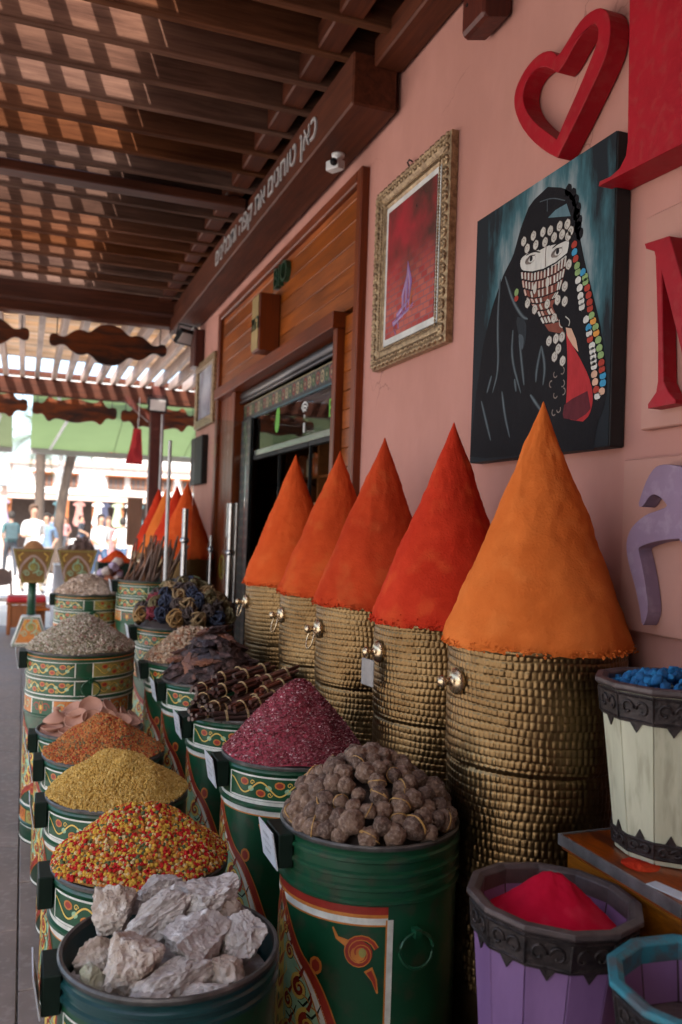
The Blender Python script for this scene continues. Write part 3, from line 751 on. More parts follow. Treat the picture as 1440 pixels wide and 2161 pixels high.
def green_barrel(label, x, y, r, h, style='vine', rz=0.0, card=True, tilt=0.0):
    body, pat, lh, cd, ct, hm, hk = barrel_meshes(r, h, style)
    t = thing('spice_barrel', label, 'barrel', (x, y, 0.026), rz, 'green painted spice barrels')
    obj('body', body, None, t); o = obj('painted_pattern', pat, None, t); o['kind'] = 'stuff'
    hd = obj('label_holder', lh, None, t, bevel=.003)
    if card:
        c = obj('price_card', cd, None, hd); c.rotation_euler.z = random.uniform(-.06, .06) * 0
        o = obj('card_lettering', ct, None, hd); o['kind'] = 'stuff'
    obj('handle', hm, None, t); obj('handle_bracket', hk, None, t)
    return t
FZ = 0.026      # top of the floor tiles
X1, X2 = 0.334, 0.864
BAR = dict(
    rocks=(X1, 1.87, .23, .69, 'rings', 'dark green painted barrel with teal rim holding white rock lumps'),
    pellets=(X1, 2.37, .23, .69, 'vine', 'green painted barrel full of red and yellow pellets behind the rock barrel'),
    millet=(X1, 2.98, .23, .69, 'vine', 'green painted barrel heaped with golden yellow grain'),
    lentil=(X1, 3.50, .23, .69, 'vine', 'green painted barrel heaped with orange grain behind the yellow one'),
    dishes=(.315, 3.98, .228, .675, 'vine', 'short green painted barrel carrying small clay dishes'),
    fennel=(.30, 4.54, .262, .95, 'bands', 'tall banded barrel topped by grey green seeds, left row'),
    rice=(.47, 6.72, .235, 1.05, 'bands', 'banded barrel with pale flakes farther back, beside the stick barrel'),
    limes=(X2, 2.04, .225, .864, 'ribs', 'large green ribbed barrel filled with strung brown dried limes'),
    sumac=(X2, 2.71, .23, .864, 'vine', 'green painted barrel under the purple red spice heap'),
    cinnamon=(X2, 3.34, .23, .864, 'vine', 'green painted barrel holding tied dark brown stick bundles'),
    bark=(X2, 4.00, .23, .875, 'vine', 'green painted barrel under the heap of dark bark chunks'),
    flakes=(.855, 4.48, .236, .89, 'vine', 'green painted barrel of pale flakes just behind the bark'),
    tangles=(.92, 5.10, .285, 1.0, 'bands', 'wide banded barrel under the mixed dried root tangles'),
    sticks=(.90, 6.50, .24, 1.17, 'bands', 'tall banded barrel with thin brown sticks standing in it'),
)
for k, (x, y, r, h, st, lab) in BAR.items(): green_barrel(lab, x, y, r, h - FZ, st, card=k not in ('rice', 'pellets'))

# ================================================================== hammered brass drums with spice cones
def brass_mesh(R, H, cols=92, pitch=.0205, cu=6, cv=7, z0=.42):
    rows = int((H - z0) / pitch); nu, nv = cols * cu, rows * cv
    rr = np.random.default_rng(3)
    jo = rr.integers(0, cu, (rows,)) / cu; ja = rr.normal(1, .22, (rows, cols)).clip(.4, 1.5); jw = rr.uniform(-.05, .05, (rows, cols))
    i = np.arange(nu); j = np.arange(nv + 1)
    I, J = np.meshgrid(i, j)
    rv = np.minimum(J // cv, rows - 1); fv = J / cv - rv
    uu = I / cu + jo[rv] + 1e-6
    ci = np.floor(uu).astype(int) % cols; fu = uu - np.floor(uu)
    a = 1 - np.abs(2 * fu - 1 + jw[rv, ci]) ** 2.3; bq = 1 - np.abs(2 * fv - 1) ** 4.5
    hgt = np.clip(a, 0, 1) * np.clip(bq, 0, 1)
    bump = .0028 * hgt ** .7 * ja[rv, ci]
    th = 2 * PI * I / nu
    z = z0 + J * pitch / cv + .0020 * np.sin(th * 3 + rv * .31) + .0010 * np.sin(th * 7 + rv)
    zz = z / H
    step = np.where(z > .98, 0.004, 0.0) + np.where(z > .70, .003, 0)
    seam = -.004 * np.exp(-((z - .98) / .006) ** 2) - .004 * np.exp(-((z - .70) / .006) ** 2)
    dent = .0016 * np.sin(th * 2 + 1.3 + z * 5) * np.sin(z * 9 + 1) + .0008 * np.sin(th * 5 + z * 17)
    rad = R - .008 + bump + step + seam + dent
    V = np.stack([rad * np.cos(th), rad * np.sin(th), z], -1).reshape(-1, 3)
    q = (J[:-1] * nu + I[:-1]).ravel(); q2 = (J[:-1] * nu + (I[:-1] + 1) % nu).ravel()
    T = np.stack([q, q2, q2 + nu, q + nu], 1)
    return mesh_np('hammered_body', V, T, smooth=True)
pm('brass', (0.25, 0.158, 0.072), (0.125, 0.072, 0.03), scale=6, rough=0.27, r2=0.42, metal=0.97, c3=(0.12, 0.07, 0.03), s3=12, amt3=0.6)
pm('brass_polished', (0.62, 0.47, 0.30), (0.52, 0.38, 0.23), scale=9, rough=0.25, metal=0.9)
BR, BH, BX = 0.236, 1.312 - FZ, 1.318
bmesh_ = brass_mesh(BR, BH); bmesh_.materials.append(M('brass'))
bb = MB(); bb.smooth = True; bb.lathe([(BR - .012, 0), (BR - .008, .01), (BR - .008, .422)], 64, cap0=True, cap1=False); blow = bb.mesh('drum_base'); blow.materials.append(M('brass'))
bb = MB(); bb.smooth = True; bb.lathe([(BR - .010, BH - .02), (BR + .002, BH - .012), (BR + .004, BH - .002), (BR - .002, BH + .003), (BR - .012, BH), (0, BH - .02)], 64, cap0=False, cap1=False); brim = bb.mesh('rim'); brim.materials.append(M('brass'))
def knob_mesh(z):
    b = MB(); b.smooth = True; Rm = Matrix.Rotation(RAD(-90), 3, 'Y')
    b.lathe([(.034, -.004), (.036, .004), (.030, .014), (.016, .019), (.010, .021), (.009, .034), (.014, .038), (.017, .046), (.013, .054), (.0, .057)], 20, c=(-BR - .002, 0, z), R=Rm)
    return b.mesh('knob')
knob = knob_mesh(BH - .10); knob.materials.append(M('brass_polished'))
bb = MB(); bb.smooth = True
bb.tube([(-BR - .036 + .010 * math.cos(t), .034 * math.sin(t), BH - .138 + .036 * math.cos(t)) for t in np.linspace(0, 2 * PI, 21)[:-1]], .0034, 6, closed=True); ring = bb.mesh('ring_handle'); ring.materials.append(M('brass_polished'))
def powder(name, c1, c2, c3=None):
    return pm(name, c1, c2, scale=4.5, rough=0.95, bump=0.55, bscale=150, bdist=0.004, spec=0.05, detail=9, c3=c3, s3=11, amt3=0.55 if c3 else 0)
powder('powder_amber', (0.66, 0.165, 0.034), (0.57, 0.122, 0.022), (0.68, 0.185, 0.042))
powder('powder_red', (0.55, 0.044, 0.017), (0.41, 0.022, 0.009), (0.58, 0.08, 0.024))
powder('powder_rust', (0.54, 0.074, 0.018), (0.42, 0.045, 0.011), (0.52, 0.105, 0.025))
powder('powder_rust_dark', (0.52, 0.058, 0.016), (0.38, 0.033, 0.010), (0.48, 0.085, 0.025))
powder('powder_orange', (0.60, 0.092, 0.020), (0.50, 0.062, 0.014), (0.60, 0.115, 0.028))
def cone_mesh(seed, R, H, seg=128, rows=110):
    V = []; off = Vector((seed * 3.1, seed * 1.7, seed))
    for j in range(rows + 1):
        t = j / rows; t2 = t ** 1.15
        rad = R * (1 - t2) * (1 + .025 * math.sin(PI * t2))
        if t2 < .05: rad = R * (1.0 - .04 * (1 - t2 / .05) ** 2) * (1 + .025 * math.sin(PI * t2)) * (1 - t2)
        rad = max(rad, .0035 if j < rows else 0.0)
        for k in range(seg):
            a = 2 * PI * k / seg
            q_ = .25 + .75 * (1 - t2); p = Vector((math.cos(a) * q_, math.sin(a) * q_, t * 2.4))
            d = noise.fractal(p * 1.7 + off, 1, 2, 3) * .0085 + noise.fractal(p * 7 + off, .8, 2, 4) * .0022 + noise.noise(Vector((p.x * 2.2, p.y * 2.2, p.z * 16)) + off) * .0013 - .003 * max(0, .25 - abs(noise.noise(Vector((p.x * 1.6, p.y * 1.6, p.z * 1.1)) + off * 2))) * (1 if noise.noise(p * 1.3 - off) > .15 else 0) * 4
            d *= min(1, (1 - t) * 6)
            zlow = 0
            if t2 < .06:
                q = 1 - t2 / .06; e = noise.fractal(Vector((math.cos(a) * 7, math.sin(a) * 7, seed)), 1, 2, 4)
                d += q * (e * .007 - .003); zlow = q * (abs(e) * .008 + .010 * noise.noise(Vector((math.cos(a) * 2, math.sin(a) * 2, seed + 4))))
            V.append(((rad + d) * math.cos(a), (rad + d) * math.sin(a), t2 * H + zlow))
    T = [(j * seg + k, j * seg + (k + 1) % seg, (j + 1) * seg + (k + 1) % seg, (j + 1) * seg + k) for j in range(rows) for k in range(seg)]
    return mesh_np('spice_cone', V, T, smooth=True)
def crumbs(seed, mt):
    r = np.random.default_rng(seed + 50); n = 420
    V = np.array([(1, 0, 0), (-1, 0, 0), (0, 1, 0), (0, -1, 0), (0, 0, 1), (0, 0, -1)], float); T = np.array([(0, 2, 4), (2, 1, 4), (1, 3, 4), (3, 0, 4), (2, 0, 5), (1, 2, 5), (3, 1, 5), (0, 3, 5)])
    a = r.uniform(0, 2 * PI, n); zz = np.abs(r.normal(0, .016, n)); rad = .257 * (1 - zz / .67) + r.uniform(-.004, .003, n); sc = r.uniform(.0012, .0042, n) * np.where(zz < .015, 1.3, .8)
    G = V[None] * sc[:, None, None] * r.uniform(.6, 1.3, (n, 6, 1)) + np.stack([rad * np.cos(a), rad * np.sin(a), zz + .002], -1)[:, None, :]
    me = mesh_np('crumbs', G.reshape(-1, 3), (T[None] + (np.arange(n) * 6)[:, None, None]).reshape(-1, 3)); me.materials.append(M(mt)); return me
BRASS = [(1.99, 'powder_amber', 0, 'amber', 'nearest hammered brass drum, standing by the white tub', 'broad amber orange spice cone, nearest in the row', .668),
         (2.515, 'powder_red', 2, 'red', 'hammered brass drum with hanging grey tag, second from the viewer', 'deep red spice cone next behind the amber one', .666),
         (3.11, 'powder_rust_dark', 1, 'rust', 'hammered brass drum with ring handle, middle of the near row', 'mottled rust red spice cone in the middle of the near row', .668),
         (3.61, 'powder_rust', 1, 'rust', 'hammered brass drum with ring handle, fourth in the near row', 'brownish orange spice cone, fourth in the near row', .652),
         (4.25, 'powder_orange', 1, 'orange', 'hammered brass drum with ring handle, last in front of the shop glass', 'bright orange spice cone farthest in the near row', .680),
         (7.30, 'powder_orange', 0, 'orange', 'shaded brass drum behind the steel posts, first of the far row', 'dull orange spice cone, first of the far row', .655),
         (7.85, 'powder_red', 0, 'red', 'shaded brass drum of the far row, second behind the steel posts', 'dark red spice cone, second of the far row', .655),
         (8.40, 'powder_amber', 0, 'amber', 'shaded brass drum of the far row, third behind the steel posts', 'yellow orange spice cone, third of the far row', .655),
         (8.95, 'powder_red', 0, 'red', 'shaded brass drum at the end of the far row', 'red spice cone at the end of the far row', .655)]
pm('tag_grey', (0.30, 0.27, 0.25), (0.20, 0.18, 0.17), scale=14, rough=0.6)
for i, (y, pmat, hand, col, l1, l2, hh) in enumerate(BRASS):
    xx = BX if i < 5 else 1.30
    t = thing('brass_drum', l1, 'drum', (xx, y, FZ), 0, 'hammered brass drums')
    o = obj('hammered_body', bmesh_, None, t); o.rotation_euler.z = i * 1.37
    obj('drum_base', blow, None, t); obj('rim', brim, None, t)
    k = obj('knob', knob, None, t)
    if hand == 1: obj('ring_handle', ring, None, k)
    if hand == 2:
        b = MB(); b.box((-BR - .040, 0.0, BH - .165), (.004, .075, .085), rz=.15); obj('tag', b.mesh('tag'), 'tag_grey', t, bevel=.002)
    cm = cone_mesh(i + 1, .258, hh); cm.materials.append(M(pmat))
    cb_ = crumbs(i, pmat) if i < 5 else None
    sc_ = obj('spice_cone', cm, None, loc=(xx, y, 1.300), rot=(random.uniform(-.012, .012), random.uniform(-.012, .012), random.uniform(0, 6)), label=l2, cat='spice cone', group='spice cones on brass drums')
    if cb_: obj('crumbs', cb_, None, sc_, kind='stuff')
# ================================================================== loose goods heaped in the barrels
def grain_base(kind):
    if kind == 'round':
        V = np.array([(1, 0, 0), (-1, 0, 0), (0, 1, 0), (0, -1, 0), (0, 0, 1), (0, 0, -1)], float)
        T = np.array([(0, 2, 4), (2, 1, 4), (1, 3, 4), (3, 0, 4), (2, 0, 5), (1, 2, 5), (3, 1, 5), (0, 3, 5)])
    elif kind == 'pellet':
        bm = bmesh.new(); bmesh.ops.create_icosphere(bm, subdivisions=1, radius=1)
        V = np.array([v.co[:] for v in bm.verts]); T = np.array([[v.index for v in f.verts] for f in bm.faces]); bm.free()
    elif kind == 'seed':
        V = [(-1, 0, 0)]; n = 5
        for x, r in ((-.45, .36), (.45, .36)): V += [(x, r * math.cos(2 * PI * k / n), r * math.sin(2 * PI * k / n)) for k in range(n)]
        V += [(1, 0, 0)]; V = np.array(V); T = []
        for k in range(n):
            k2 = (k + 1) % n; T += [(0, 1 + k2, 1 + k), (1 + k, 1 + k2, 6 + k2), (1 + k, 6 + k2, 6 + k), (6 + k, 6 + k2, 11)]
        T = np.array(T)
    else:   # flake
        V = np.array([(-1, -.6, 0), (-.2, -.9, .1), (.9, -.5, -.05), (1, .4, .12), (0, .9, 0), (-.9, .5, -.1), (0, 0, .16), (0, 0, -.12)])
        T = np.array([(k, (k + 1) % 6, 6) for k in range(6)] + [((k + 1) % 6, k, 7) for k in range(6)])
    return V, T
def rand_rot(n, flat=None, r=rng):
    q = r.normal(size=(n, 4)); q /= np.linalg.norm(q, axis=1)[:, None]
    w, x, y, z = q.T
    return np.stack([np.stack([1 - 2 * (y * y + z * z), 2 * (x * y - z * w), 2 * (x * z + y * w)], -1),
                     np.stack([2 * (x * y + z * w), 1 - 2 * (x * x + z * z), 2 * (y * z - x * w)], -1),
                     np.stack([2 * (x * z - y * w), 2 * (y * z + x * w), 1 - 2 * (x * x + y * y)], -1)], 1)
def heap_h(rho, th, R, H, seed, power, tip):
    base = H * np.clip(1 - (np.sqrt((rho / R) ** 2 + tip * tip) - tip) / (math.sqrt(1 + tip * tip) - tip), 0, 1) ** power
    return base + (.012 * np.sin(th * 2 + seed) * (rho / R) * (1 - rho / R) * 4 + .005 * np.sin(th * 5 + seed * 2 + rho * 40) * np.minimum(1, rho / R * 3)) * min(1, (R / .23) ** 2) * min(1, H / .1)
def heap(name, label, cat, x, y, z, R, H, kind, size, n, mats, weights, base, power=1.0, tip=.15, seed=1, flat=False, off=(0, 0)):
    r = np.random.default_rng(seed)
    # solid heap underneath
    nr, ns = 24, 64; V = []
    for i in range(nr + 1):
        rho = R * i / nr
        for k in range(ns):
            th = 2 * PI * k / ns; q = 1 - rho / R
            V.append((rho * math.cos(th) + off[0] * q, rho * math.sin(th) + off[1] * q, float(heap_h(np.array(rho), np.array(th), R, H, seed, power, tip)) - size * .35))
    T = [(i * ns + k, (i + 1) * ns + k, (i + 1) * ns + (k + 1) % ns, i * ns + (k + 1) % ns) for i in range(nr) for k in range(ns)]
    V0 = np.array(V); T0 = np.array(T)
    T0 = np.concatenate([T0[:, [0, 1, 2]], T0[:, [0, 2, 3]]])
    # grains over it
    bV, bT = grain_base(kind)
    rho = R * np.sqrt(r.uniform(0, 1, n)) * .995; th = r.uniform(0, 2 * PI, n)
    q = 1 - rho / R
    hz = heap_h(rho, th, R, H, seed, power, tip) + r.uniform(-.45, .35, n) * size
    pos = np.stack([rho * np.cos(th) + off[0] * q, rho * np.sin(th) + off[1] * q, hz], -1)
    sc = size * r.uniform(.62, 1.28, n)
    Rm = rand_rot(n, r=r)
    G = np.einsum('nij,vj->nvi', Rm, bV) * sc[:, None, None]
    if flat: G[:, :, 2] *= .6
    G = G + pos[:, None, :]
    mi = r.choice(len(mats), n, p=np.array(weights) / sum(weights)) + 1
    V = np.concatenate([V0, G.reshape(-1, 3)]); nb = len(bV)
    TT = (bT[None] + (np.arange(n) * nb)[:, None, None] + len(V0)).reshape(-1, 3)
    me = mesh_np(name, V, np.concatenate([T0, TT]), np.concatenate([np.zeros(len(T0), int), np.repeat(mi, len(bT))]), smooth=False)
    me.materials.append(M(base))
    for m in mats: me.materials.append(M(m))
    o = obj(name, me, None, loc=(x, y, z), label=label, cat=cat); o['kind'] = 'stuff'
    return o
def gm(name, c, rough=.9): pm(name, c, tuple(v * .78 for v in c), scale=60, rough=rough, spec=.12)
for nm, c in (('g_red', (.46, .022, .022)), ('g_yel', (.60, .36, .055)), ('g_org', (.52, .17, .04)), ('g_grn', (.10, .13, .06)), ('g_cream', (.62, .47, .24)),
              ('g_mil', (.56, .36, .10)), ('g_mil2', (.48, .29, .07)), ('g_mil3', (.62, .43, .15)),
              ('g_len', (.46, .14, .045)), ('g_len2', (.52, .24, .08)), ('g_len3', (.20, .16, .08)), ('g_len4', (.36, .05, .03)),
              ('g_fen', (.44, .385, .30)), ('g_fen2', (.28, .26, .17)), ('g_fen3', (.58, .52, .44)), ('g_fen4', (.34, .19, .16)),
              ('g_rice', (.66, .53, .44)), ('g_rice2', (.56, .43, .34)),
              ('g_sum', (.31, .075, .095)), ('g_sum2', (.41, .15, .17)), ('g_sum3', (.60, .38, .39)), ('g_sum4', (.22, .04, .055)),
              ('g_fl1', (.54, .40, .28)), ('g_fl2', (.42, .22, .14)), ('g_fl3', (.62, .50, .39))): gm(nm, c)
gm('h_pel', (.30, .14, .04)); gm('h_mil', (.40, .24, .06)); gm('h_len', (.30, .11, .04)); gm('h_fen', (.22, .19, .13)); gm('h_sum', (.33, .055, .08)); gm('h_fl', (.32, .2, .13)); gm('h_rice', (.54, .42, .33))
def at(k): x, y, r, h, st, lab = BAR[k]; return x, y, h, r
x, y, h, r = at('pellets'); heap('pellet_heap', 'heap of small red, yellow and green pellets', 'pellets', x, y, h + .006, r + .002, .135, 'pellet', .0056, 5200, ['g_red', 'g_yel', 'g_org', 'g_grn', 'g_cream'], [32, 34, 14, 9, 11], 'h_pel', tip=.22, seed=2, power=1.0)
x, y, h, r = at('millet'); heap('grain_heap', 'smooth heap of golden yellow grain', 'grain', x, y, h + .006, r + .002, .125, 'round', .0052, 9000, ['g_mil', 'g_mil2', 'g_mil3'], [5, 3, 3], 'h_mil', tip=.25, seed=3)
x, y, h, r = at('lentil'); heap('grain_heap', 'heap of orange and brown mixed grain', 'grain', x, y, h + .006, r + .002, .135, 'round', .0056, 8000, ['g_len', 'g_len2', 'g_len3', 'g_len4'], [5, 4, 2.2, 1.6], 'h_len', tip=.2, seed=4)
x, y, h, r = at('fennel'); heap('seed_heap', 'broad heap of grey green elongated seeds', 'seeds', x, y, h + .006, r + .002, .158, 'seed', .0095, 6500, ['g_fen', 'g_fen2', 'g_fen3', 'g_fen4'], [5, 3, 4, 1.6], 'h_fen', tip=.45, seed=5, power=.85)
x, y, h, r = at('rice'); heap('flake_heap', 'low heap of pale pinkish flakes on the far barrel', 'flakes', x, y, h + .006, r + .002, .13, 'flake', .010, 3000, ['g_rice', 'g_rice2'], [3, 2], 'h_rice', tip=.4, seed=6, power=.9)
x, y, h, r = at('sumac'); heap('spice_heap', 'steep heap of coarse purple red ground spice', 'spice', x, y, h + .006, r + .002, .225, 'flake', .0046, 12000, ['g_sum', 'g_sum2', 'g_sum3', 'g_sum4'], [5, 4, 1.3, 2.5], 'h_sum', tip=.16, seed=7, flat=True, off=(.015, 0))
x, y, h, r = at('flakes'); heap('flake_heap', 'heap of pale tan flakes half hidden by the bark', 'flakes', x, y, h + .006, r + .002, .16, 'flake', .010, 3200, ['g_fl1', 'g_fl2', 'g_fl3'], [4, 2, 3], 'h_fl', tip=.3, seed=8)

# ---------------------------------------------------------------- rocks
pm('rock_white', (.58, .55, .525), (.33, .29, .27), scale=9, rough=.75, bump=.8, bscale=55, bdist=.008, c3=(.78, .76, .74), s3=34, amt3=.7)
pm('rock_brown', (.58, .51, .45), (.28, .20, .15), scale=8, rough=.75, bump=.8, bscale=50, bdist=.008, c3=(.68, .66, .64), s3=30, amt3=.75)
pm('rock_green', (.46, .46, .38), (.26, .25, .15), scale=7, rough=.8, bump=.6, bscale=30, bdist=.006, c3=(.60, .58, .54), s3=24, amt3=.6)
def rock_mesh(name, dims, seed, cuts=8, sub=4, rough=.10, sharp=None):
    bm = bmesh.new(); bmesh.ops.create_icosphere(bm, subdivisions=sub, radius=1)
    r = random.Random(seed); o = Vector((seed * 2.3, seed * .7, seed * 1.1))
    pl = []
    for _ in range(cuts):
        n = Vector((r.gauss(0, 1), r.gauss(0, 1), r.gauss(0, 1))).normalized(); pl.append((n, r.uniform(.50, .88)))
    for v in bm.verts:
        p = v.co.copy()
        p *= 1 + rough * 1.6 * noise.fractal(p * 1.2 + o, 1, 2, 2)
        for n, d in pl:
            e = p.dot(n) - d - .05 * noise.noise(p * 2.5 + o)
            if e > 0: p -= n * e * .97
        rid = 1 - abs(noise.noise(p * 3.1 + o)) * 2
        p *= 1 + rough * .45 * rid * abs(rid) + rough * .8 * noise.fractal(p * 4.2 + o, .8, 2.1, 4) + rough * .28 * noise.fractal(p * 13 + o, .7, 2.1, 3)
        v.co = Vector((p.x * dims[0], p.y * dims[1], p.z * dims[2]))
    me = bpy.data.meshes.new(name); bm.to_mesh(me); bm.free()
    for p in me.polygons: p.use_smooth = True
    if sharp: me.set_sharp_from_angle(angle=RAD(sharp))
    return me
bx_, by_, bh, br = at('rocks')
# position from the barrel centre, half sizes, turn, material, label
ROCKS = [((-.005, -.125, .035), (.105, .060, .045), (.2, -.1, .5), 'rock_white', 'grey white rock lump lying low at the near rim of the barrel'),
         ((.045, -.04, .085), (.095, .075, .070), (.3, .35, .55), 'rock_white', 'large pale rock in the middle of the barrel, tilted to the right'),
         ((-.085, -.075, .075), (.080, .070, .078), (-.3, .5, .2), 'rock_brown', 'pointed grey rock standing at the near left of the barrel'),
         ((.155, -.035, .065), (.058, .070, .068), (.1, .2, .8), 'rock_white', 'squarish pale rock against the right rim of the barrel'),
         ((-.02, .055, .118), (.125, .050, .050), (.15, -.32, .32), 'rock_white', 'long rock with brown flank lying across the top of the heap'),
         ((.085, .095, .145), (.100, .070, .060), (.2, -.2, .12), 'rock_white', 'big notched white rock on top of the heap at the back right'),
         ((.0, .165, .135), (.080, .050, .060), (0, .1, .2), 'rock_white', 'flat topped pale rock at the back of the heap'),
         ((-.105, .115, .115), (.065, .055, .070), (.1, .2, -.3), 'rock_brown', 'upright rock with rosy tint at the back left of the heap'),
         ((-.155, .0, .055), (.062, .05, .045), (0, .2, .3), 'rock_brown', 'brownish rock poking over the left rim of the barrel'),
         ((-.165, -.075, .022), (.045, .05, .04), (.2, 0, .3), 'rock_green', 'small greenish rock wedged at the left rim'),
         ((.135, .055, .075), (.055, .05, .05), (.3, .2, 1.1), 'rock_brown', 'rough pinkish rock beside the notched one, right of the heap'),
         ((.175, .045, .055), (.035, .035, .04), (.3, .5, .4), 'rock_white', 'small pale stone tucked at the far right rim'),
         ((.105, -.125, .025), (.055, .045, .04), (.1, .3, -.4), 'rock_brown', 'small dark rock low at the near right rim'),
         ((-.06, -.165, .012), (.06, .035, .03), (.2, .1, .1), 'rock_white', 'thin pale stone chip at the front edge of the barrel'),
         ((.04, -.17, .008), (.07, .035, .03), (.1, -.1, -.2), 'rock_white', 'flat pale stone piece lying by the front edge of the barrel')]
for i, (p, d, ro, mt, lab) in enumerate(ROCKS):
    me = rock_mesh('rock', tuple(v * .93 for v in d), i + 3, cuts=13, sub=6 if max(d) > .06 else 5, rough=.115, sharp=32); me.materials.append(M(mt))
    obj('rock', me, None, loc=(bx_ + p[0], by_ + p[1], bh + p[2] * .62 - .040), rot=ro, label=lab, cat='rock', group='white rock lumps in the front barrel')
rk = MB(); rk.lathe([(0, bh - .06), (.215, bh - .075)], 32, c=(bx_, by_, 0), cap0=False, cap1=False); rk.build('rubble_fill', 'rock_brown', label='layer of rubble under the rocks inside the front barrel', cat='rubble', kind='stuff')

# ---------------------------------------------------------------- dried limes on raffia
pm('lime_brown', (.27, .165, .108), (.12, .068, .046), scale=60, rough=.85, bump=1.0, bscale=240, bdist=.004, c3=(.32, .24, .19), s3=110, amt3=.6)
pm('lime_dark', (.17, .10, .068), (.075, .042, .030), scale=60, rough=.85, bump=1.0, bscale=240, bdist=.004, c3=(.27, .20, .16), s3=110, amt3=.6)
pm('raffia', (.50, .30, .10), (.36, .19, .05), scale=40, rough=.7)
lm = []
for s in range(6):
    me = rock_mesh('dried_lime', (.0275, .0275, .0255 if s % 2 else .030), 40 + s, cuts=0, sub=4, rough=.105); me.materials.append(M('lime_dark' if s in (1, 4) else 'lime_brown')); lm.append(me)
sm_ = []
for s in range(4):
    b = MB(); b.smooth = True; q = random.Random(s + 5)
    for k in range(2):
        ph = q.uniform(0, PI); ti = q.uniform(-.5, .5); span = q.uniform(3.2, 5.4)
        b.tube([((0.0305 + .002 * math.sin(t * 3)) * math.cos(t), (0.0305) * math.sin(t) * math.cos(ti + k * .12), (0.0305) * math.sin(t) * math.sin(ti + k * .12) + .002 * k) for t in np.linspace(ph, ph + span, 16)], .0017, 5)
    me = b.mesh('raffia_strand'); me.materials.append(M('raffia')); sm_.append(me)
lx, ly, lh, lr = at('limes')
pts = []; q = random.Random(21)
def lime_h(rho): return .150 * max(0, 1 - (rho / .222) ** 1.7)
tries = 0
while len(pts) < 130 and tries < 30000:
    tries += 1
    a = q.uniform(0, 2 * PI); rho = .205 * math.sqrt(q.random())
    p = Vector((rho * math.cos(a), rho * math.sin(a), lime_h(rho) + q.uniform(-.010, .012) + .012))
    if all((p - o).length > .036 for o in pts): pts.append(p)
for i, p in enumerate(pts):
    o = obj('dried_lime', lm[i % 6], None, loc=(lx + p.x, ly + p.y, lh + p.z - .012), rot=(q.uniform(0, 6), q.uniform(0, 6), q.uniform(0, 6)), label='brown wrinkled dried lime in the heap on the big ribbed green barrel', cat='dried lime', group='dried limes strung on raffia')
    s_ = q.uniform(.62, 1.12); o.scale = (s_, s_, s_)
    if i % 4 == 0: obj('raffia_strand', sm_[i % 4], None, o, rot=(0, 0, 0))
b = MB(); b.lathe([(0, lh + .115), (.08, lh + .09), (.15, lh + .03), (.214, lh - .035)], 32, c=(lx, ly, 0), cap0=False, cap1=False)
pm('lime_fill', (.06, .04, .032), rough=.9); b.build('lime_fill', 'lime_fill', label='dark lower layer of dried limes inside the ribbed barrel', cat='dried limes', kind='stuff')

# ---------------------------------------------------------------- clay dishes
pm('clay', (.47, .255, .185), (.38, .19, .13), scale=9, rough=.8, bump=.15, bscale=50)
def dish_mesh(r, h):
    b = MB(); b.smooth = True
    b.lathe([(r * .45, 0), (r * .5, .002), (r * .85, h * .6), (r, h), (r * .97, h + .003), (r * .9, h), (r * .75, h * .55), (r * .45, h * .25), (0, h * .2)], 28, cap1=False)
    me = b.mesh('clay_dish'); me.materials.append(M('clay')); return me
dm = [dish_mesh(.048, .018), dish_mesh(.042, .016), dish_mesh(.054, .020)]
dx, dy, dh, dr = at('dishes')
DL = [(-.165, -.06, .004, (0, 0, 0), 0, 'clay dish lying upright at the left rim of its barrel'), (-.095, -.12, .0, (.1, 0, 0), 0, 'clay dish lying flat at the front rim of its barrel'),
      (-.06, -.05, .042, (.5, -.5, 0), 2, 'clay dish tipped towards the street near the lidded pot'), (.0, .02, .075, (.75, -.12, 0), 2, 'large clay dish facing forward at the top of the pile'),
      (.0, -.08, .045, (.7, .0, .2), 0, 'clay dish leaning below the top one, showing its hollow'), (.06, -.07, .048, (.75, .45, 0), 1, 'small clay dish turned sideways right of centre'),
      (.075, .03, .065, (.5, .7, .3), 0, 'clay dish lying on edge behind the sideways one'), (.125, -.06, .028, (.35, .15, 0), 0, 'shallow clay dish lower right, hollow side up'),
      (.165, -.04, .016, (.25, .25, 0), 0, 'clay dish resting at the right rim of its barrel'), (.14, .03, .035, (.6, .9, .4), 1, 'small clay dish standing on edge at the back right'),
      (-.07, .045, .06, (.3, -.6, 0), 0, 'clay dish half under the large top one'), (.05, .10, .055, (.1, .3, 0), 2, 'clay dish at the back of the pile'),
      (.185, .03, .02, (.3, .7, .2), 1, 'clay dish tucked against the back right rim'), (-.02, -.135, .004, (.25, .05, .3), 1, 'small clay dish low at the front of the pile'),
      (-.12, .02, .03, (.2, -.3, .2), 0, 'clay dish between the lidded pot and the heap')]
for i, (a, b_, c, ro, k, lab) in enumerate(DL): obj('clay_dish', dm[k], None, loc=(dx + a, dy + b_, dh + c), rot=ro, label=lab, cat='dish', group='clay dishes')
b = MB(); b.smooth = True; b.lathe([(.05, 0), (.058, .004), (.055, .012), (.03, .034), (.012, .046), (.010, .052), (.017, .058), (.016, .064), (0, .068)], 28); obj('clay_lid', shade(b.build('clay_lid', 'clay')).data, None) if False else None
lid = b.build('clay_pot_lid', 'clay', loc=(dx - .145, dy + .03, dh + .022), label='small conical clay pot lid with round knob at the left of the dishes', cat='lid')
b = MB(); b.smooth = True; b.lathe([(.03, 0), (.014, .02), (.012, .035), (.034, .05), (.036, .056), (.03, .05), (0, .04)], 24, cap1=False); b.build('clay_cup', 'clay', loc=(dx - .075, dy - .02, dh + .01), label='little waisted clay cup between the lid and the dishes', cat='cup')
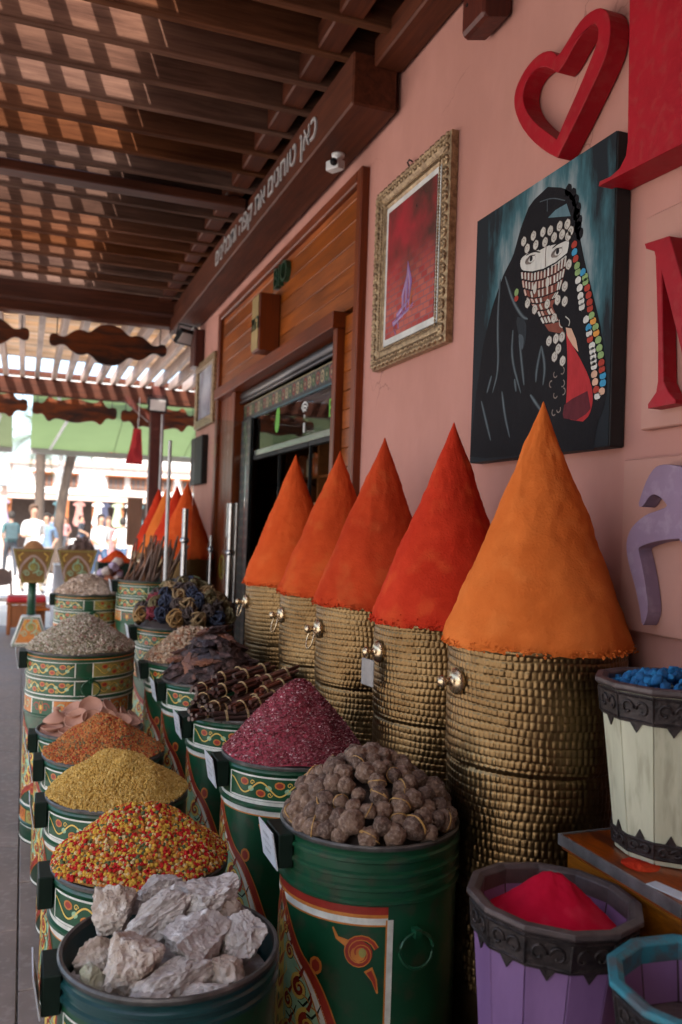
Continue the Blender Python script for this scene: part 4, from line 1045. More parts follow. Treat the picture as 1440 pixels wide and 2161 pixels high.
b = MB(); b.lathe([(0, dh + .04), (.12, dh + .015), (.218, dh - .008)], 28, c=(dx, dy, 0), cap0=False, cap1=False); b.build('dish_layer', 'clay', label='lower layer of clay ware inside the barrel', cat='clay ware', kind='stuff')

# ---------------------------------------------------------------- tied stick bundles
wood('stick_dark', (.085, .030, .022), (.030, .012, .010), 'X', rough=.35, coat=.3, spread=.5)
wood('stick_red', (.17, .040, .020), (.075, .018, .011), 'X', rough=.35, coat=.3, spread=.5)
pm('twine', (.52, .38, .20), (.40, .27, .12), scale=50, rough=.8)
def bundle(label, loc, rz, ry, n, L, rr, mt, seed):
    q = random.Random(seed); t = thing('stick_bundle', label, 'stick bundle', loc, group='tied bundles of dark sticks', rot=(0, ry, rz))
    ring_ = [(0, 0)] + [(math.cos(2 * PI * k / 6) * 2, math.sin(2 * PI * k / 6) * 2) for k in range(6)]
    for k in range(n):
        u, v = ring_[k]; u *= rr * .95; v *= rr * .95
        l = L * q.uniform(.85, 1.1); s0 = q.uniform(-.02, .02)
        b = MB(); b.smooth = True
        b.tube([(s0 - l / 2 + l * i / 4, u + q.uniform(-.001, .001), v + q.uniform(-.001, .001)) for i in range(5)], [rr * q.uniform(.85, 1.05) for _ in range(5)], 8)
        shade(b.build('stick', mt, t), 50)
    w_ = rr * (3.1 if n > 3 else 2.2)
    for xx in (-L * .27, L * .22):
        b = MB(); b.smooth = True
        for k in range(2): b.tube([(xx + k * .005 + .002 * math.sin(a * 2), w_ * math.cos(a), w_ * math.sin(a)) for a in np.linspace(0, 2 * PI, 13)[:-1]], .0019, 5, closed=True)
        b.build('twine', 'twine', t)
cx, cy, ch, cr = at('cinnamon')
BN = [(-.08, -.17, .012, .05, 0, 'dark stick bundle lying along the front rim'), (.09, -.155, .012, -.1, 0, 'dark stick bundle at the right of the front rim'),
      (-.02, -.10, .045, .75, -.1, 'stick bundle pointing back from the front, second layer'), (.05, -.08, .055, .62, -.12, 'reddish stick bundle slanting right above the front rim'),
      (-.12, -.06, .035, .9, 0, 'stick bundle at the left of the pile'), (.10, -.02, .085, .55, -.18, 'long reddish stick bundle rising to the right'),
      (.02, .02, .095, .6, -.15, 'stick bundle in the middle of the pile'), (-.06, .04, .085, .65, -.1, 'dark stick bundle left of the middle'),
      (.14, .06, .115, .5, -.16, 'reddish stick bundle near the top right'), (.05, .10, .13, .5, -.12, 'stick bundle on top of the pile'), (-.04, .13, .115, .55, -.1, 'stick bundle at the back left of the pile'),
      (.15, .13, .09, .45, -.1, 'stick bundle at the far right of the pile'), (-.15, .03, .05, 1.0, 0, 'stick bundle at the left rim behind the front ones'), (-.13, .12, .075, .8, -.05, 'stick bundle at the back left rim'), (-.15, -.09, .018, .5, 0, 'stick bundle low at the left front rim')]
for i, (a, b_, c, rz, ry, lab) in enumerate(BN): bundle(lab, (cx + a, cy + b_, ch + c), rz, ry, 7 if i % 3 else 6, .20 if i > 1 else .17, .0085, 'stick_red' if i in (3, 5, 8) else 'stick_dark', i)
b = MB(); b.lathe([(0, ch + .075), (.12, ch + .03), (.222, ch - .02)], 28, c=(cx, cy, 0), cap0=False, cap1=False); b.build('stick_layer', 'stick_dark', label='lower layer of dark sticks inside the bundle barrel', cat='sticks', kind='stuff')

# ---------------------------------------------------------------- bark chunks
pm('bark_dark', (.060, .030, .028), (.018, .010, .010), scale=14, rough=.7, bump=.9, bscale=50, bdist=.006, c3=(.17, .10, .09), s3=30, amt3=.7)
pm('bark_rust', (.26, .10, .05), (.08, .04, .035), scale=9, rough=.7, bump=.9, bscale=50, bdist=.006)
pm('bark_blue', (.085, .07, .085), (.035, .03, .038), scale=12, rough=.65, bump=.9, bscale=50, bdist=.006)
bk = []
for s in range(7):
    me = rock_mesh('bark_chunk', (random.uniform(.05, .075), random.uniform(.026, .038), random.uniform(.013, .020)), 80 + s, cuts=7, sub=4, rough=.26, sharp=35); me.materials.append(M(('bark_dark', 'bark_dark', 'bark_rust', 'bark_dark', 'bark_blue', 'bark_dark', 'bark_dark')[s])); bk.append(me)
kx, ky, kh, kr = at('bark'); q = random.Random(9); pts = []; tries = 0
while len(pts) < 74 and tries < 20000:
    tries += 1; a = q.uniform(0, 2 * PI); rho = .205 * math.sqrt(q.random())
    p = Vector((rho * math.cos(a), rho * math.sin(a), .232 * (1 - (rho / .235) ** 1.2) + q.uniform(-.01, .015)))
    if all((p - o).length > .036 for o in pts): pts.append(p)
for i, p in enumerate(pts):
    sl = .9 * (Vector((p.x, p.y)).length / .2)
    e = Matrix.Rotation(math.atan2(p.y, p.x), 3, 'Z') @ Matrix.Rotation(sl * .8 + q.uniform(-.5, .5), 3, 'Y') @ Matrix.Rotation(q.uniform(0, 6), 3, 'Z')
    obj('bark_chunk', bk[i % 7], None, loc=(kx + p.x, ky + p.y, kh + p.z), rot=e.to_euler(), label='dark curled bark chunk in the heap behind the stick bundles', cat='bark chunk', group='dark bark chunks heaped on one barrel')
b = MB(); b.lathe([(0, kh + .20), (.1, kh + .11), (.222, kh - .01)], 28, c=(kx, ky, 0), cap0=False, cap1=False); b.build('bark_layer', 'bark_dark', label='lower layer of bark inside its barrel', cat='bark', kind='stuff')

# ---------------------------------------------------------------- dried root tangles
TC = dict(tan=(.36, .24, .12), ochre=(.38, .22, .08), dark=(.085, .06, .055), navy=(.035, .045, .085), crimson=(.26, .03, .05), green=(.17, .20, .10), olive=(.22, .18, .09))
for nm, c in TC.items(): pm('tangle_' + nm, c, tuple(v * .6 for v in c), scale=20, rough=.85)
tmesh = {}
for nm in TC:
    for v in range(2):
        b = MB(); b.smooth = True; q = random.Random(hash(nm) % 97 + v if False else len(nm) * 7 + v)
        for k in range(9):
            u = Vector((q.gauss(0, 1), q.gauss(0, 1), q.gauss(0, 1))).normalized(); v_ = u.cross(Vector((q.gauss(0, 1), q.gauss(0, 1), q.gauss(0, 1)))).normalized()
            R_ = q.uniform(.024, .037); cc = Vector((q.gauss(0, .006), q.gauss(0, .006), q.gauss(0, .005)))
            b.tube([cc + (u * math.cos(t) + v_ * math.sin(t)) * (R_ + .004 * math.sin(3 * t + k)) for t in np.linspace(0, 2 * PI, 15)[:-1]], q.uniform(.0042, .0062), 5, closed=True)
        me = b.mesh('root_tangle'); me.materials.append(M('tangle_' + nm)); tmesh[(nm, v)] = me
sx_, sy_, sh_, sr_ = at('tangles'); q = random.Random(31)
order = ['olive', 'dark', 'tan', 'navy', 'green', 'dark', 'crimson', 'ochre', 'navy', 'tan', 'dark', 'olive']
pts = []; tries = 0
while len(pts) < 66 and tries < 20000:
    tries += 1; a = q.uniform(0, 2 * PI); rho = .283 * math.sqrt(q.random())
    p = Vector((rho * math.cos(a), rho * math.sin(a), .225 * (1 - (rho / .31) ** 1.8) + .005))
    if all((p - o).length > .054 for o in pts): pts.append(p)
names = {'tan': 'tan', 'ochre': 'ochre', 'dark': 'blackish', 'navy': 'navy blue', 'crimson': 'crimson', 'green': 'green', 'olive': 'olive'}
top = max(pts, key=lambda p: p.z)
for i, p in enumerate(pts):
    nm = order[i % len(order)]
    obj('root_tangle', tmesh[(nm, i % 2)], None, loc=(sx_ + p.x, sy_ + p.y, sh_ + p.z + .012), rot=(q.uniform(0, 6), q.uniform(0, 6), q.uniform(0, 6)),
        scale=1.22, label=names[nm] + ' ball of tangled dried roots in the heap on the wide banded barrel', cat='root ball', group=names[nm] + ' root tangles')
obj('root_tangle', tmesh[('green', 1)], None, loc=(sx_ + .06, sy_ + .02, sh_ + .245), rot=(0, .4, 0), label='pale green tangle crowning the heap of root balls', cat='root ball')
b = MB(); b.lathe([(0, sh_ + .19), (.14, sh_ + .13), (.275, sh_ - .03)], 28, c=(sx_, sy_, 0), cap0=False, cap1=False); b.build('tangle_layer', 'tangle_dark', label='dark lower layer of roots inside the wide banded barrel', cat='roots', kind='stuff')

# ---------------------------------------------------------------- standing sticks
wood('stick_brown', (.22, .10, .055), (.10, .045, .025), 'Z', rough=.6, spread=.6)
tx, ty, th_, tr = at('sticks'); q = random.Random(17)
stm = []
for s in range(4):
    b = MB(); b.smooth = True; L = .30 + .03 * s
    b.tube([(q.uniform(-.003, .003), q.uniform(-.003, .003), L * i / 4) for i in range(5)], .0068, 6); me = b.mesh('loose_stick'); me.materials.append(M('stick_brown')); stm.append(me)
for i in range(64):
    a = q.uniform(0, 2 * PI); rho = .19 * math.sqrt(q.random())
    lean = q.uniform(.05, .75); az = q.gauss(.3, .5)
    e = Matrix.Rotation(az, 3, 'Z') @ Matrix.Rotation(lean, 3, 'Y')
    obj('loose_stick', stm[i % 4], None, loc=(tx + rho * math.cos(a) - .04, ty + rho * math.sin(a), th_ - .05), rot=e.to_euler(), label='thin brown stick standing in the far tall banded barrel', cat='stick', group='loose sticks in the far barrel')
# ================================================================== things on the wall
PT_CLOAK = [(2.284, 2.697), (2.19, 2.66), (2.144, 2.619), (2.127, 2.58), (2.129, 2.538), (2.111, 2.49), (2.076, 2.386), (2.027, 2.268), (1.995, 2.184), (1.969, 2.068), (1.962, 1.979), (2.004, 1.917), (2.015, 1.849), (2.734, 1.866), (2.706, 2.075), (2.662, 2.266), (2.604, 2.394), (2.536, 2.487), (2.478, 2.535), (2.434, 2.617), (2.39, 2.671), (2.336, 2.693)]
PT_CAPW = [(2.279, 2.597), (2.237, 2.608), (2.18, 2.608), (2.157, 2.562), (2.219, 2.58)]
PT_FACE = [(2.432, 2.49), (2.428, 2.51), (2.401, 2.518), (2.345, 2.512), (2.3, 2.504), (2.287, 2.51), (2.248, 2.501), (2.182, 2.493), (2.16, 2.491), (2.165, 2.463), (2.179, 2.439), (2.228, 2.433), (2.279, 2.44), (2.297, 2.437), (2.369, 2.45), (2.417, 2.468)]
PT_VEIL = [(2.426, 2.465), (2.36, 2.444), (2.296, 2.432), (2.262, 2.433), (2.22, 2.431), (2.17, 2.441), (2.178, 2.4), (2.192, 2.365), (2.215, 2.337), (2.239, 2.309), (2.186, 2.234), (2.168, 2.208), (2.252, 2.233), (2.288, 2.27), (2.326, 2.319), (2.364, 2.348), (2.393, 2.386), (2.414, 2.428)]
PT_CHEST = [(2.165, 2.224), (2.152, 2.193), (2.118, 2.154), (2.086, 2.115), (2.047, 2.063), (2.023, 2.009), (2.028, 1.965), (2.055, 1.932), (2.108, 1.937), (2.156, 1.957), (2.149, 2.05), (2.153, 2.146)]
PT_SKIN = [(2.165, 2.227), (2.137, 2.219), (2.112, 2.181), (2.099, 2.141), (2.127, 2.165), (2.156, 2.199)]
PT_WEDGE = [(2.457, 2.333), (2.375, 2.297), (2.392, 2.189), (2.424, 2.247)]
PT_COINS = [(2.412, 2.563), (2.355, 2.564), (2.301, 2.559), (2.261, 2.551), (2.211, 2.549), (2.171, 2.542), (2.39, 2.533), (2.34, 2.53), (2.288, 2.523), (2.239, 2.523), (2.197, 2.519), (2.165, 2.504), (2.153, 2.515), (2.227, 2.269), (2.21, 2.321), (2.173, 2.308), (2.175, 2.354), (2.158, 2.416), (2.335, 2.321), (2.378, 2.351), (2.265, 2.322), (2.268, 2.39), (2.338, 2.388), (2.25, 2.203), (2.213, 2.203), (2.182, 2.202), (2.199, 2.169), (2.218, 2.148), (2.175, 2.128)]
PT_FAINT = [(2.211, 2.094), (2.176, 2.098), (2.231, 2.067), (2.173, 2.059), (2.208, 2.03), (2.168, 2.034), (2.19, 1.984), (2.214, 1.978)]
PT_BEADA = [(2.133, 2.468), (2.131, 2.445), (2.124, 2.423), (2.116, 2.4), (2.112, 2.38), (2.109, 2.355), (2.1, 2.33), (2.095, 2.305), (2.09, 2.288), (2.087, 2.271), (2.065, 2.229), (2.052, 2.203), (2.049, 2.186), (2.044, 2.168), (2.034, 2.147), (2.031, 2.131), (2.027, 2.114), (2.025, 2.1), (2.022, 2.086), (2.02, 2.063), (2.015, 2.04), (2.009, 2.017), (2.003, 1.999)]
PT_BEADB = [(2.087, 2.373), (2.076, 2.356), (2.073, 2.341), (2.064, 2.321), (2.056, 2.298), (2.051, 2.276), (2.048, 2.257), (2.04, 2.235), (2.032, 2.217), (2.02, 2.198), (2.016, 2.18), (2.006, 2.158), (2.0, 2.134), (1.993, 2.113), (1.989, 2.09), (1.986, 2.071), (1.981, 2.053), (1.98, 2.032), (1.984, 2.009)]
PT_HAIR = [(2.173, 2.647), (2.15, 2.626), (2.136, 2.602), (2.124, 2.574), (2.128, 2.557), (2.117, 2.534), (2.12, 2.516), (2.11, 2.494)]
PT_FOLDS = [[(2.556, 2.476), (2.568, 2.331), (2.548, 2.163), (2.586, 2.087)], [(2.525, 2.478), (2.47, 2.378), (2.408, 2.312), (2.375, 2.299)], [(2.464, 2.282), (2.469, 2.187), (2.404, 2.062)], [(2.424, 2.247), (2.399, 2.139), (2.386, 2.085)], [(2.293, 2.196), (2.316, 2.125), (2.318, 2.085)], [(2.293, 2.196), (2.268, 2.127), (2.278, 2.069)], [(2.595, 2.149), (2.624, 2.092)], [(2.661, 2.069), (2.623, 1.992), (2.587, 1.922)], [(2.523, 2.084), (2.498, 1.995), (2.464, 1.922)], [(2.348, 2.049), (2.273, 1.98)], [(2.445, 2.115), (2.433, 2.071)]]
PT_BROWS = [[(2.248, 2.491), (2.219, 2.497), (2.186, 2.495)], [(2.396, 2.512), (2.354, 2.514), (2.313, 2.498)]]
PT_CAP = [[(2.326, 2.664), (2.256, 2.653), (2.188, 2.62)], [(2.284, 2.659), (2.282, 2.618)]]
PT_NOSE = [[(2.281, 2.508), (2.285, 2.474), (2.281, 2.443)]]
PT_RING = [[(2.199, 2.258), (2.196, 2.238), (2.181, 2.23)], [(2.167, 2.261), (2.142, 2.243), (2.149, 2.228)]]
PT_VROWS = [[(2.423, 2.441), (2.358, 2.416), (2.295, 2.407), (2.227, 2.406), (2.173, 2.413)], [(2.412, 2.409), (2.357, 2.387), (2.294, 2.379), (2.225, 2.376), (2.185, 2.383)], [(2.398, 2.379), (2.346, 2.359), (2.292, 2.351), (2.224, 2.349), (2.203, 2.349)], [(2.373, 2.35), (2.318, 2.335), (2.257, 2.33), (2.223, 2.329)], [(2.326, 2.314), (2.281, 2.306), (2.243, 2.305)], [(2.311, 2.29), (2.263, 2.285), (2.221, 2.28)], [(2.288, 2.263), (2.245, 2.258), (2.199, 2.253)]]
PT_EYES = [(2.365, 2.491), (2.218, 2.471)]
def yz(X): return lambda u, v, d: (d, u, v)
for nm, c in (('art_black', (.010, .009, .011)), ('art_deep', (.026, .030, .035)), ('art_grey', (.075, .092, .105)), ('art_sheen', (.12, .145, .155)), ('art_blue', (.10, .17, .20)), ('art_white', (.56, .54, .50)), ('art_coin', (.50, .47, .42)), ('art_dim', (.20, .16, .14)), ('art_brick', (.20, .06, .042)),
              ('art_pink', (.52, .36, .30)), ('art_red', (.38, .028, .032)), ('art_skin', (.56, .34, .24)), ('art_bead_blue', (.05, .25, .42)), ('art_bead_green', (.22, .32, .13)), ('art_bead_orange', (.58, .26, .06)), ('art_bead_red', (.34, .045, .03)), ('art_wine', (.10, .018, .024))):
    pm(nm, c, tuple(v * .8 for v in c), scale=16, rough=.75, spec=.12, stretch=(1, 3, 1), bump=.5, bscale=160, bdist=.002)
# painted ground of the canvas: dark blue green with a paler brushed glow round the figure
m, N, L, B = _mat('art_ground'); B.inputs['Roughness'].default_value = .75; B.inputs['Specular IOR Level'].default_value = .15
ge = N.new('ShaderNodeNewGeometry'); mp = N.new('ShaderNodeMapping'); mp.inputs['Scale'].default_value = (1, 9, 2.2); mp.inputs['Rotation'].default_value = (RAD(-12), 0, 0)
L.new(ge.outputs['Position'], mp.inputs['Vector'])
nz = N.new('ShaderNodeTexNoise'); nz.inputs['Scale'].default_value = 1.6; nz.inputs['Detail'].default_value = 6; nz.inputs['Roughness'].default_value = .6
L.new(mp.outputs['Vector'], nz.inputs['Vector'])
vd = N.new('ShaderNodeVectorMath'); vd.operation = 'DISTANCE'; m2 = N.new('ShaderNodeMapping'); m2.inputs['Scale'].default_value = (0, 1, .72); L.new(ge.outputs['Position'], m2.inputs['Vector'])
L.new(m2.outputs['Vector'], vd.inputs[0]); vd.inputs[1].default_value = (0, 2.29, 2.42 * .72)
mr = N.new('ShaderNodeMapRange'); mr.inputs['From Min'].default_value = .12; mr.inputs['From Max'].default_value = .42; mr.inputs['To Min'].default_value = .42; mr.inputs['To Max'].default_value = -.26; L.new(vd.outputs['Value'], mr.inputs['Value'])
ad = N.new('ShaderNodeMath'); ad.operation = 'ADD'; L.new(nz.outputs['Fac'], ad.inputs[0]); L.new(mr.outputs['Result'], ad.inputs[1])
rp = N.new('ShaderNodeValToRGB'); e = rp.color_ramp.elements; e[0].position = .36; e[0].color = (.013, .016, .020, 1); e[1].position = .86; e[1].color = (.25, .28, .29, 1)
e2 = rp.color_ramp.elements.new(.58); e2.color = (.04, .105, .125, 1)
L.new(ad.outputs['Value'], rp.inputs['Fac']); L.new(rp.outputs['Color'], B.inputs['Base Color'])
pm('canvas_edge', (.012, .011, .012), rough=.7)
paint = thing('painting', 'dark canvas painting of a veiled figure with coin headdress and bead strings', 'painting', (1.53, 2.34, 1.85), rot=(0, RAD(0), 0))
def PA(o): o.parent = paint; o.matrix_parent_inverse = Matrix.Translation((-1.53, -2.34, -1.85)); return o
PA(MB().bx(1.506, 1.558, 1.951, 2.734, 1.852, 2.736).build('canvas', 'canvas_edge', bevel=.004))
PA(MB().bx(1.5049, 1.5059, 1.953, 2.732, 1.854, 2.734).build('painted_ground', 'art_ground'))
pt = Pat(lambda u, v, h: (1.5045 - h, u, v), du=.6, lift=.0003)
pt.fill(smoothp(PT_CLOAK[:13], 1, False) + PT_CLOAK[13:], 'art_black', 1, 60)
for u, v in PT_HAIR: pt.disc(u, v, .018, .020, 'art_black', 1)
for l in PT_FOLDS: pt.stroke(smoothp(l, 2, False), [.006, .030, .003], 'art_deep', 2); pt.stroke(smoothp(l, 2, False), [.004, .017, .002], 'art_grey', 3); pt.stroke(smoothp(l, 2, False), [.001, .006, .001], 'art_sheen', 4)
pt.fill(smoothp(PT_WEDGE, 2), 'art_deep', 3, 8); pt.fill(smoothp([(u * .5 + 2.41 * .5, v * .5 + 2.20 * .5) for u, v in PT_WEDGE], 2), 'art_grey', 4, 8); pt.fill(PT_CAPW, 'art_blue', 2, 8)
for l in PT_CAP: pt.stroke(smoothp(l, 2, False), .0035, 'art_grey', 3)
pt.fill(smoothp(PT_CHEST, 1), 'art_red', 3, 24); pt.fill(PT_SKIN, 'art_skin', 4, 10)
pt.fill([(u, v) for u, v in ((2.17, 1.955), (2.10, 1.94), (2.03, 1.96), (2.05, 2.02), (2.16, 2.0))], 'art_wine', 4, 6)
pt.fill(smoothp(PT_FACE, 1), 'art_white', 3, 24)
for u, v in PT_EYES:
    pt.disc(u + .006, v, .032, .015, 'art_dim', 4); pt.disc(u - .004, v - .001, .021, .010, 'art_white', 5); pt.disc(u, v + .002, .009, .010, 'art_black', 6)
    pt.stroke([(u + .032, v - .002), (u + .01, v + .012), (u - .026, v + .008)], [.002, .005, .001], 'art_black', 6)
for l in PT_BROWS: pt.stroke(smoothp(l, 2, False), [.002, .008, .002], 'art_black', 6)
for l in PT_NOSE: pt.stroke(smoothp(l, 2, False), .005, 'art_dim', 5)
pt.fill(PT_VEIL, 'art_brick', 4, 30)
q = random.Random(4)
rows_ = [PT_FACE and [(2.43, 2.47), (2.358, 2.447), (2.295, 2.438), (2.227, 2.440), (2.165, 2.452)]] + PT_VROWS
for a, b in zip(rows_, rows_[1:]):
    def lerp(l, t):
        k = min(int(t * (len(l) - 1)), len(l) - 2); f = t * (len(l) - 1) - k; return (l[k][0] + (l[k + 1][0] - l[k][0]) * f, l[k][1] + (l[k + 1][1] - l[k][1]) * f)
    n = max(4, int(abs(b[0][0] - b[-1][0]) / .017))
    for k in range(n):
        p0, p1 = lerp(a, (k + .5) / n), lerp(b, (k + .5) / n)
        if q.random() < .85: pt.stroke([(p0[0] + (p1[0] - p0[0]) * .12, p0[1] + (p1[1] - p0[1]) * .12), (p0[0] + (p1[0] - p0[0]) * .9, p0[1] + (p1[1] - p0[1]) * .9)], .0085, q.choice(('art_white', 'art_pink', 'art_coin', 'art_coin')), 5)
        p0, p1 = lerp(a, k / n), lerp(b, k / n); pt.stroke([p0, p1], .0024, 'art_black', 6)
for l in PT_VROWS: pt.stroke(l, .004, 'art_black', 6)
pt.stroke(rows_[0], .005, 'art_black', 6)
for i, (u, v) in enumerate(PT_COINS):
    if i in (21, 22): pt.disc(u, v, .010, .018, 'art_coin', 7)
    else: pt.disc(u, v, .0165, .0175, 'art_dim', 6); pt.disc(u, v, .0145, .0155, 'art_coin', 7); pt.stroke(spiral(u, v, .010, .003, i, .8, 8), .0022, 'art_dim', 8)
for u, v in PT_FAINT: pt.stroke(spiral(u, v, .011, .009, u * 50, .55, 8), .004, 'art_dim', 5)
for l in PT_RING: pt.stroke(smoothp(l, 2, False), .0035, 'art_coin', 7)
cA = 'rbrggwwwwwwbwrwwwwwccrw'; cB = 'bggrrrrgogogggrrbbc'; mp_ = {'r': 'art_bead_red', 'b': 'art_bead_blue', 'g': 'art_bead_green', 'w': 'art_white', 'o': 'art_bead_orange', 'c': 'art_skin'}
for s, l in ((cA, PT_BEADA), (cB, PT_BEADB)):
    for ch_, (u, v) in zip(s, l): pt.disc(u, v, .0145, .0125, mp_[ch_], 7); pt.stroke([(u - .012, v - .010), (u + .010, v - .011)], .0022, 'art_black', 8)
pt.disc(2.447, 2.403, .013, .014, 'art_bead_green', 7); pt.disc(2.447, 2.383, .013, .011, 'art_bead_red', 7)
o = PA(obj('painted_figure', pt.mesh('painted_figure'), None)); o['kind'] = 'stuff'

# ---------------------------------------------------------------- gilt frame with picture
pm('gilt', (.42, .30, .17), (.16, .095, .05), scale=40, rough=.42, metal=.55, bump=.5, bscale=60, bdist=.006)
pm('mat_white', (.60, .60, .58), rough=.6)
fr = thing('framed_picture', 'ornate gilt frame with white mount round a red brick and purple flower picture', 'picture', (1.55, 3.37, 2.35))
def FR(o): o.parent = fr; o.matrix_parent_inverse = Matrix.Translation((-1.55, -3.37, -2.35)); return o
Y0, Y1, Z0, Z1 = 3.0, 3.75, 2.35, 3.195
wf = .105
def frame_side(name, horiz, a0, a1, pos, sgn):
    """One moulded side with carved leaf lumps; mitred."""
    b = MB(); prof = [(0, .0), (0, .030), (.018, .046), (.040, .040), (.060, .022), (.085, .026), (.105, .012), (.105, 0)]
    n = len(prof); vs = []
    for e in (0, 1):
        for (w_, d) in prof:
            a = (a0 + w_ if e == 0 else a1 - w_); pp_ = pos + sgn * w_
            vs.append((1.557 - d, a, pp_) if horiz else (1.557 - d, pp_, a))
    b.add(vs, [(i, (i + 1) % n, n + (i + 1) % n, n + i) for i in range(n)] + [list(range(n))[::-1], list(range(n, 2 * n))])
    return FR(b.build(name, 'gilt'))
frame_side('frame_side', True, Y0, Y1, Z0, 1); frame_side('frame_side', True, Y0, Y1, Z1, -1); frame_side('frame_side', False, Z0, Z1, Y0, 1); frame_side('frame_side', False, Z0, Z1, Y1, -1)
b = MB(); b.smooth = True; q = random.Random(2)
def lump(y, z, a, s):
    bm = bmesh.new(); bmesh.ops.create_icosphere(bm, subdivisions=1, radius=1); Rm = Matrix.Rotation(a, 3, 'X')
    vs = [Rm @ Vector((v.co.x * .010 * s, v.co.y * .017 * s, v.co.z * .0085 * s)) + Vector((1.517, y, z)) for v in bm.verts]
    b.add(vs, [[v.index for v in f.verts] for f in bm.faces]); bm.free()
k = 0
for (h_, a0, a1, pos, sg) in ((1, Y0, Y1, Z0, 1), (1, Y0, Y1, Z1, -1), (0, Z0, Z1, Y0, 1), (0, Z0, Z1, Y1, -1)):
    t = a0 + .02
    while t < a1 - .01:
        for off, s in ((.016, 1.0), (.036, .85)):
            an = .7 if (k % 2) else -.7
            if h_: lump(t, pos + sg * off, an, s)
            else: lump(pos + sg * off, t, an + PI / 2, s)
        t += .024; k += 1
    t = a0 + .085
    while t < a1 - .08:
        if h_: lump(t, pos + sg * .080, 0, .5)
        else: lump(pos + sg * .080, t, PI / 2, .5)
        t += .014
o = FR(b.build('carved_ornament', 'gilt')); o['kind'] = 'stuff'
FR(MB().bx(1.535, 1.550, Y0 + .10, Y1 - .10, Z0 + .10, Z1 - .10).build('mount', 'mat_white'))
m, N, L, B = _mat('picture_bricks'); B.inputs['Roughness'].default_value = .25
ge = N.new('ShaderNodeNewGeometry'); sp = N.new('ShaderNodeSeparateXYZ'); cb = N.new('ShaderNodeCombineXYZ'); L.new(ge.outputs['Position'], sp.inputs['Vector']); L.new(sp.outputs['Y'], cb.inputs['X']); L.new(sp.outputs['Z'], cb.inputs['Y'])
bt = N.new('ShaderNodeTexBrick'); bt.inputs['Scale'].default_value = 9; bt.inputs['Color1'].default_value = (.34, .05, .05, 1); bt.inputs['Color2'].default_value = (.46, .13, .10, 1); bt.inputs['Mortar'].default_value = (.24, .10, .11, 1); bt.inputs['Mortar Size'].default_value = .03
L.new(cb.outputs['Vector'], bt.inputs['Vector'])
nz = N.new('ShaderNodeTexNoise'); nz.inputs['Scale'].default_value = 5; nz.inputs['Detail'].default_value = 6; L.new(ge.outputs['Position'], nz.inputs['Vector'])
rp = N.new('ShaderNodeValToRGB'); e = rp.color_ramp.elements; e[0].position = .35; e[0].color = (.08, .035, .03, 1); e[1].position = .65; e[1].color = (.34, .03, .04, 1); L.new(nz.outputs['Fac'], rp.inputs['Fac'])
mx = N.new('ShaderNodeMix'); mx.data_type = 'RGBA'; mr = N.new('ShaderNodeMapRange'); mr.inputs['From Min'].default_value = 2.62; mr.inputs['From Max'].default_value = 2.84; L.new(sp.outputs['Z'], mr.inputs['Value'])
L.new(mr.outputs['Result'], mx.inputs['Factor']); L.new(bt.outputs['Color'], mx.inputs['A']); L.new(rp.outputs['Color'], mx.inputs['B']); L.new(mx.outputs['Result'], B.inputs['Base Color'])
FR(MB().bx(1.531, 1.5345, Y0 + .128, Y1 - .128, Z0 + .128, Z1 - .128).build('print', 'picture_bricks'))
for nm, c in (('pic_violet', (.27, .14, .36)), ('pic_lilac', (.48, .34, .50)), ('pic_flame', (.50, .14, .05))): pm(nm, c, rough=.3)
pt = Pat(lambda u, v, h: (1.5305 - h, u, v), du=.6)
for (u, v, l, a) in ((3.40, 2.66, .22, .05), (3.43, 2.64, .20, .22), (3.37, 2.68, .20, -.10), (3.47, 2.56, .12, .6), (3.50, 2.53, .10, .9)):
    pt.stroke([(u, v - l / 2), (u - .01 + a * .05, v), (u - a * .2, v + l / 2)], [.008, .052, .004], 'pic_violet', 1); pt.stroke([(u, v - l / 3), (u + a * .03, v), (u - a * .2, v + l / 2.5)], [.003, .018, .002], 'pic_lilac', 2)
pt.stroke([(3.36, 2.55), (3.345, 2.62), (3.33, 2.67)], [.006, .03, .003], 'pic_flame', 3)
o = FR(obj('flower_print', pt.mesh('flower_print'), None)); o['kind'] = 'stuff'
b = MB(); b.smooth = True; b.tube([(1.557, 3.44, 3.20), (1.535, 3.44, 3.235), (1.535, 3.42, 3.24), (1.540, 3.40, 3.225)], .004, 6); FR(b.build('hook', 'black_metal'))

# ---------------------------------------------------------------- cut-out letters and heart
pm('sign_red', (.34, .008, .017), (.25, .006, .012), scale=3, rough=.5, spec=.2, bump=.10, bscale=40, c3=(.30, .03, .03), s3=30, amt3=.5)
pm('sign_purple', (.28, .19, .27), (.22, .145, .21), scale=3, rough=.6, spec=.2, bump=.10, bscale=40, c3=(.33, .25, .31), s3=24, amt3=.5)
HO = [(2.228, 3.08), (2.174, 3.107), (2.128, 3.129), (2.083, 3.135), (2.033, 3.123), (2.0, 3.099), (1.98, 3.067), (1.974, 3.023), (1.984, 2.975), (2.014, 2.936), (2.061, 2.893), (2.115, 2.844), (2.171, 2.797), (2.216, 2.759), (2.285, 2.807), (2.369, 2.88), (2.436, 2.956), (2.472, 3.02), (2.482, 3.064), (2.469, 3.099), (2.431, 3.128), (2.383, 3.143), (2.328, 3.143), (2.275, 3.124), (2.248, 3.103)]
HI = [(2.229, 3.03), (2.189, 3.042), (2.155, 3.067), (2.115, 3.086), (2.07, 3.089), (2.042, 3.08), (2.029, 3.053), (2.034, 3.021), (2.065, 2.982), (2.113, 2.929), (2.169, 2.876), (2.222, 2.82), (2.274, 2.863), (2.344, 2.923), (2.402, 2.988), (2.427, 3.039), (2.421, 3.076), (2.394, 3.098), (2.346, 3.102), (2.299, 3.086), (2.265, 3.06)]
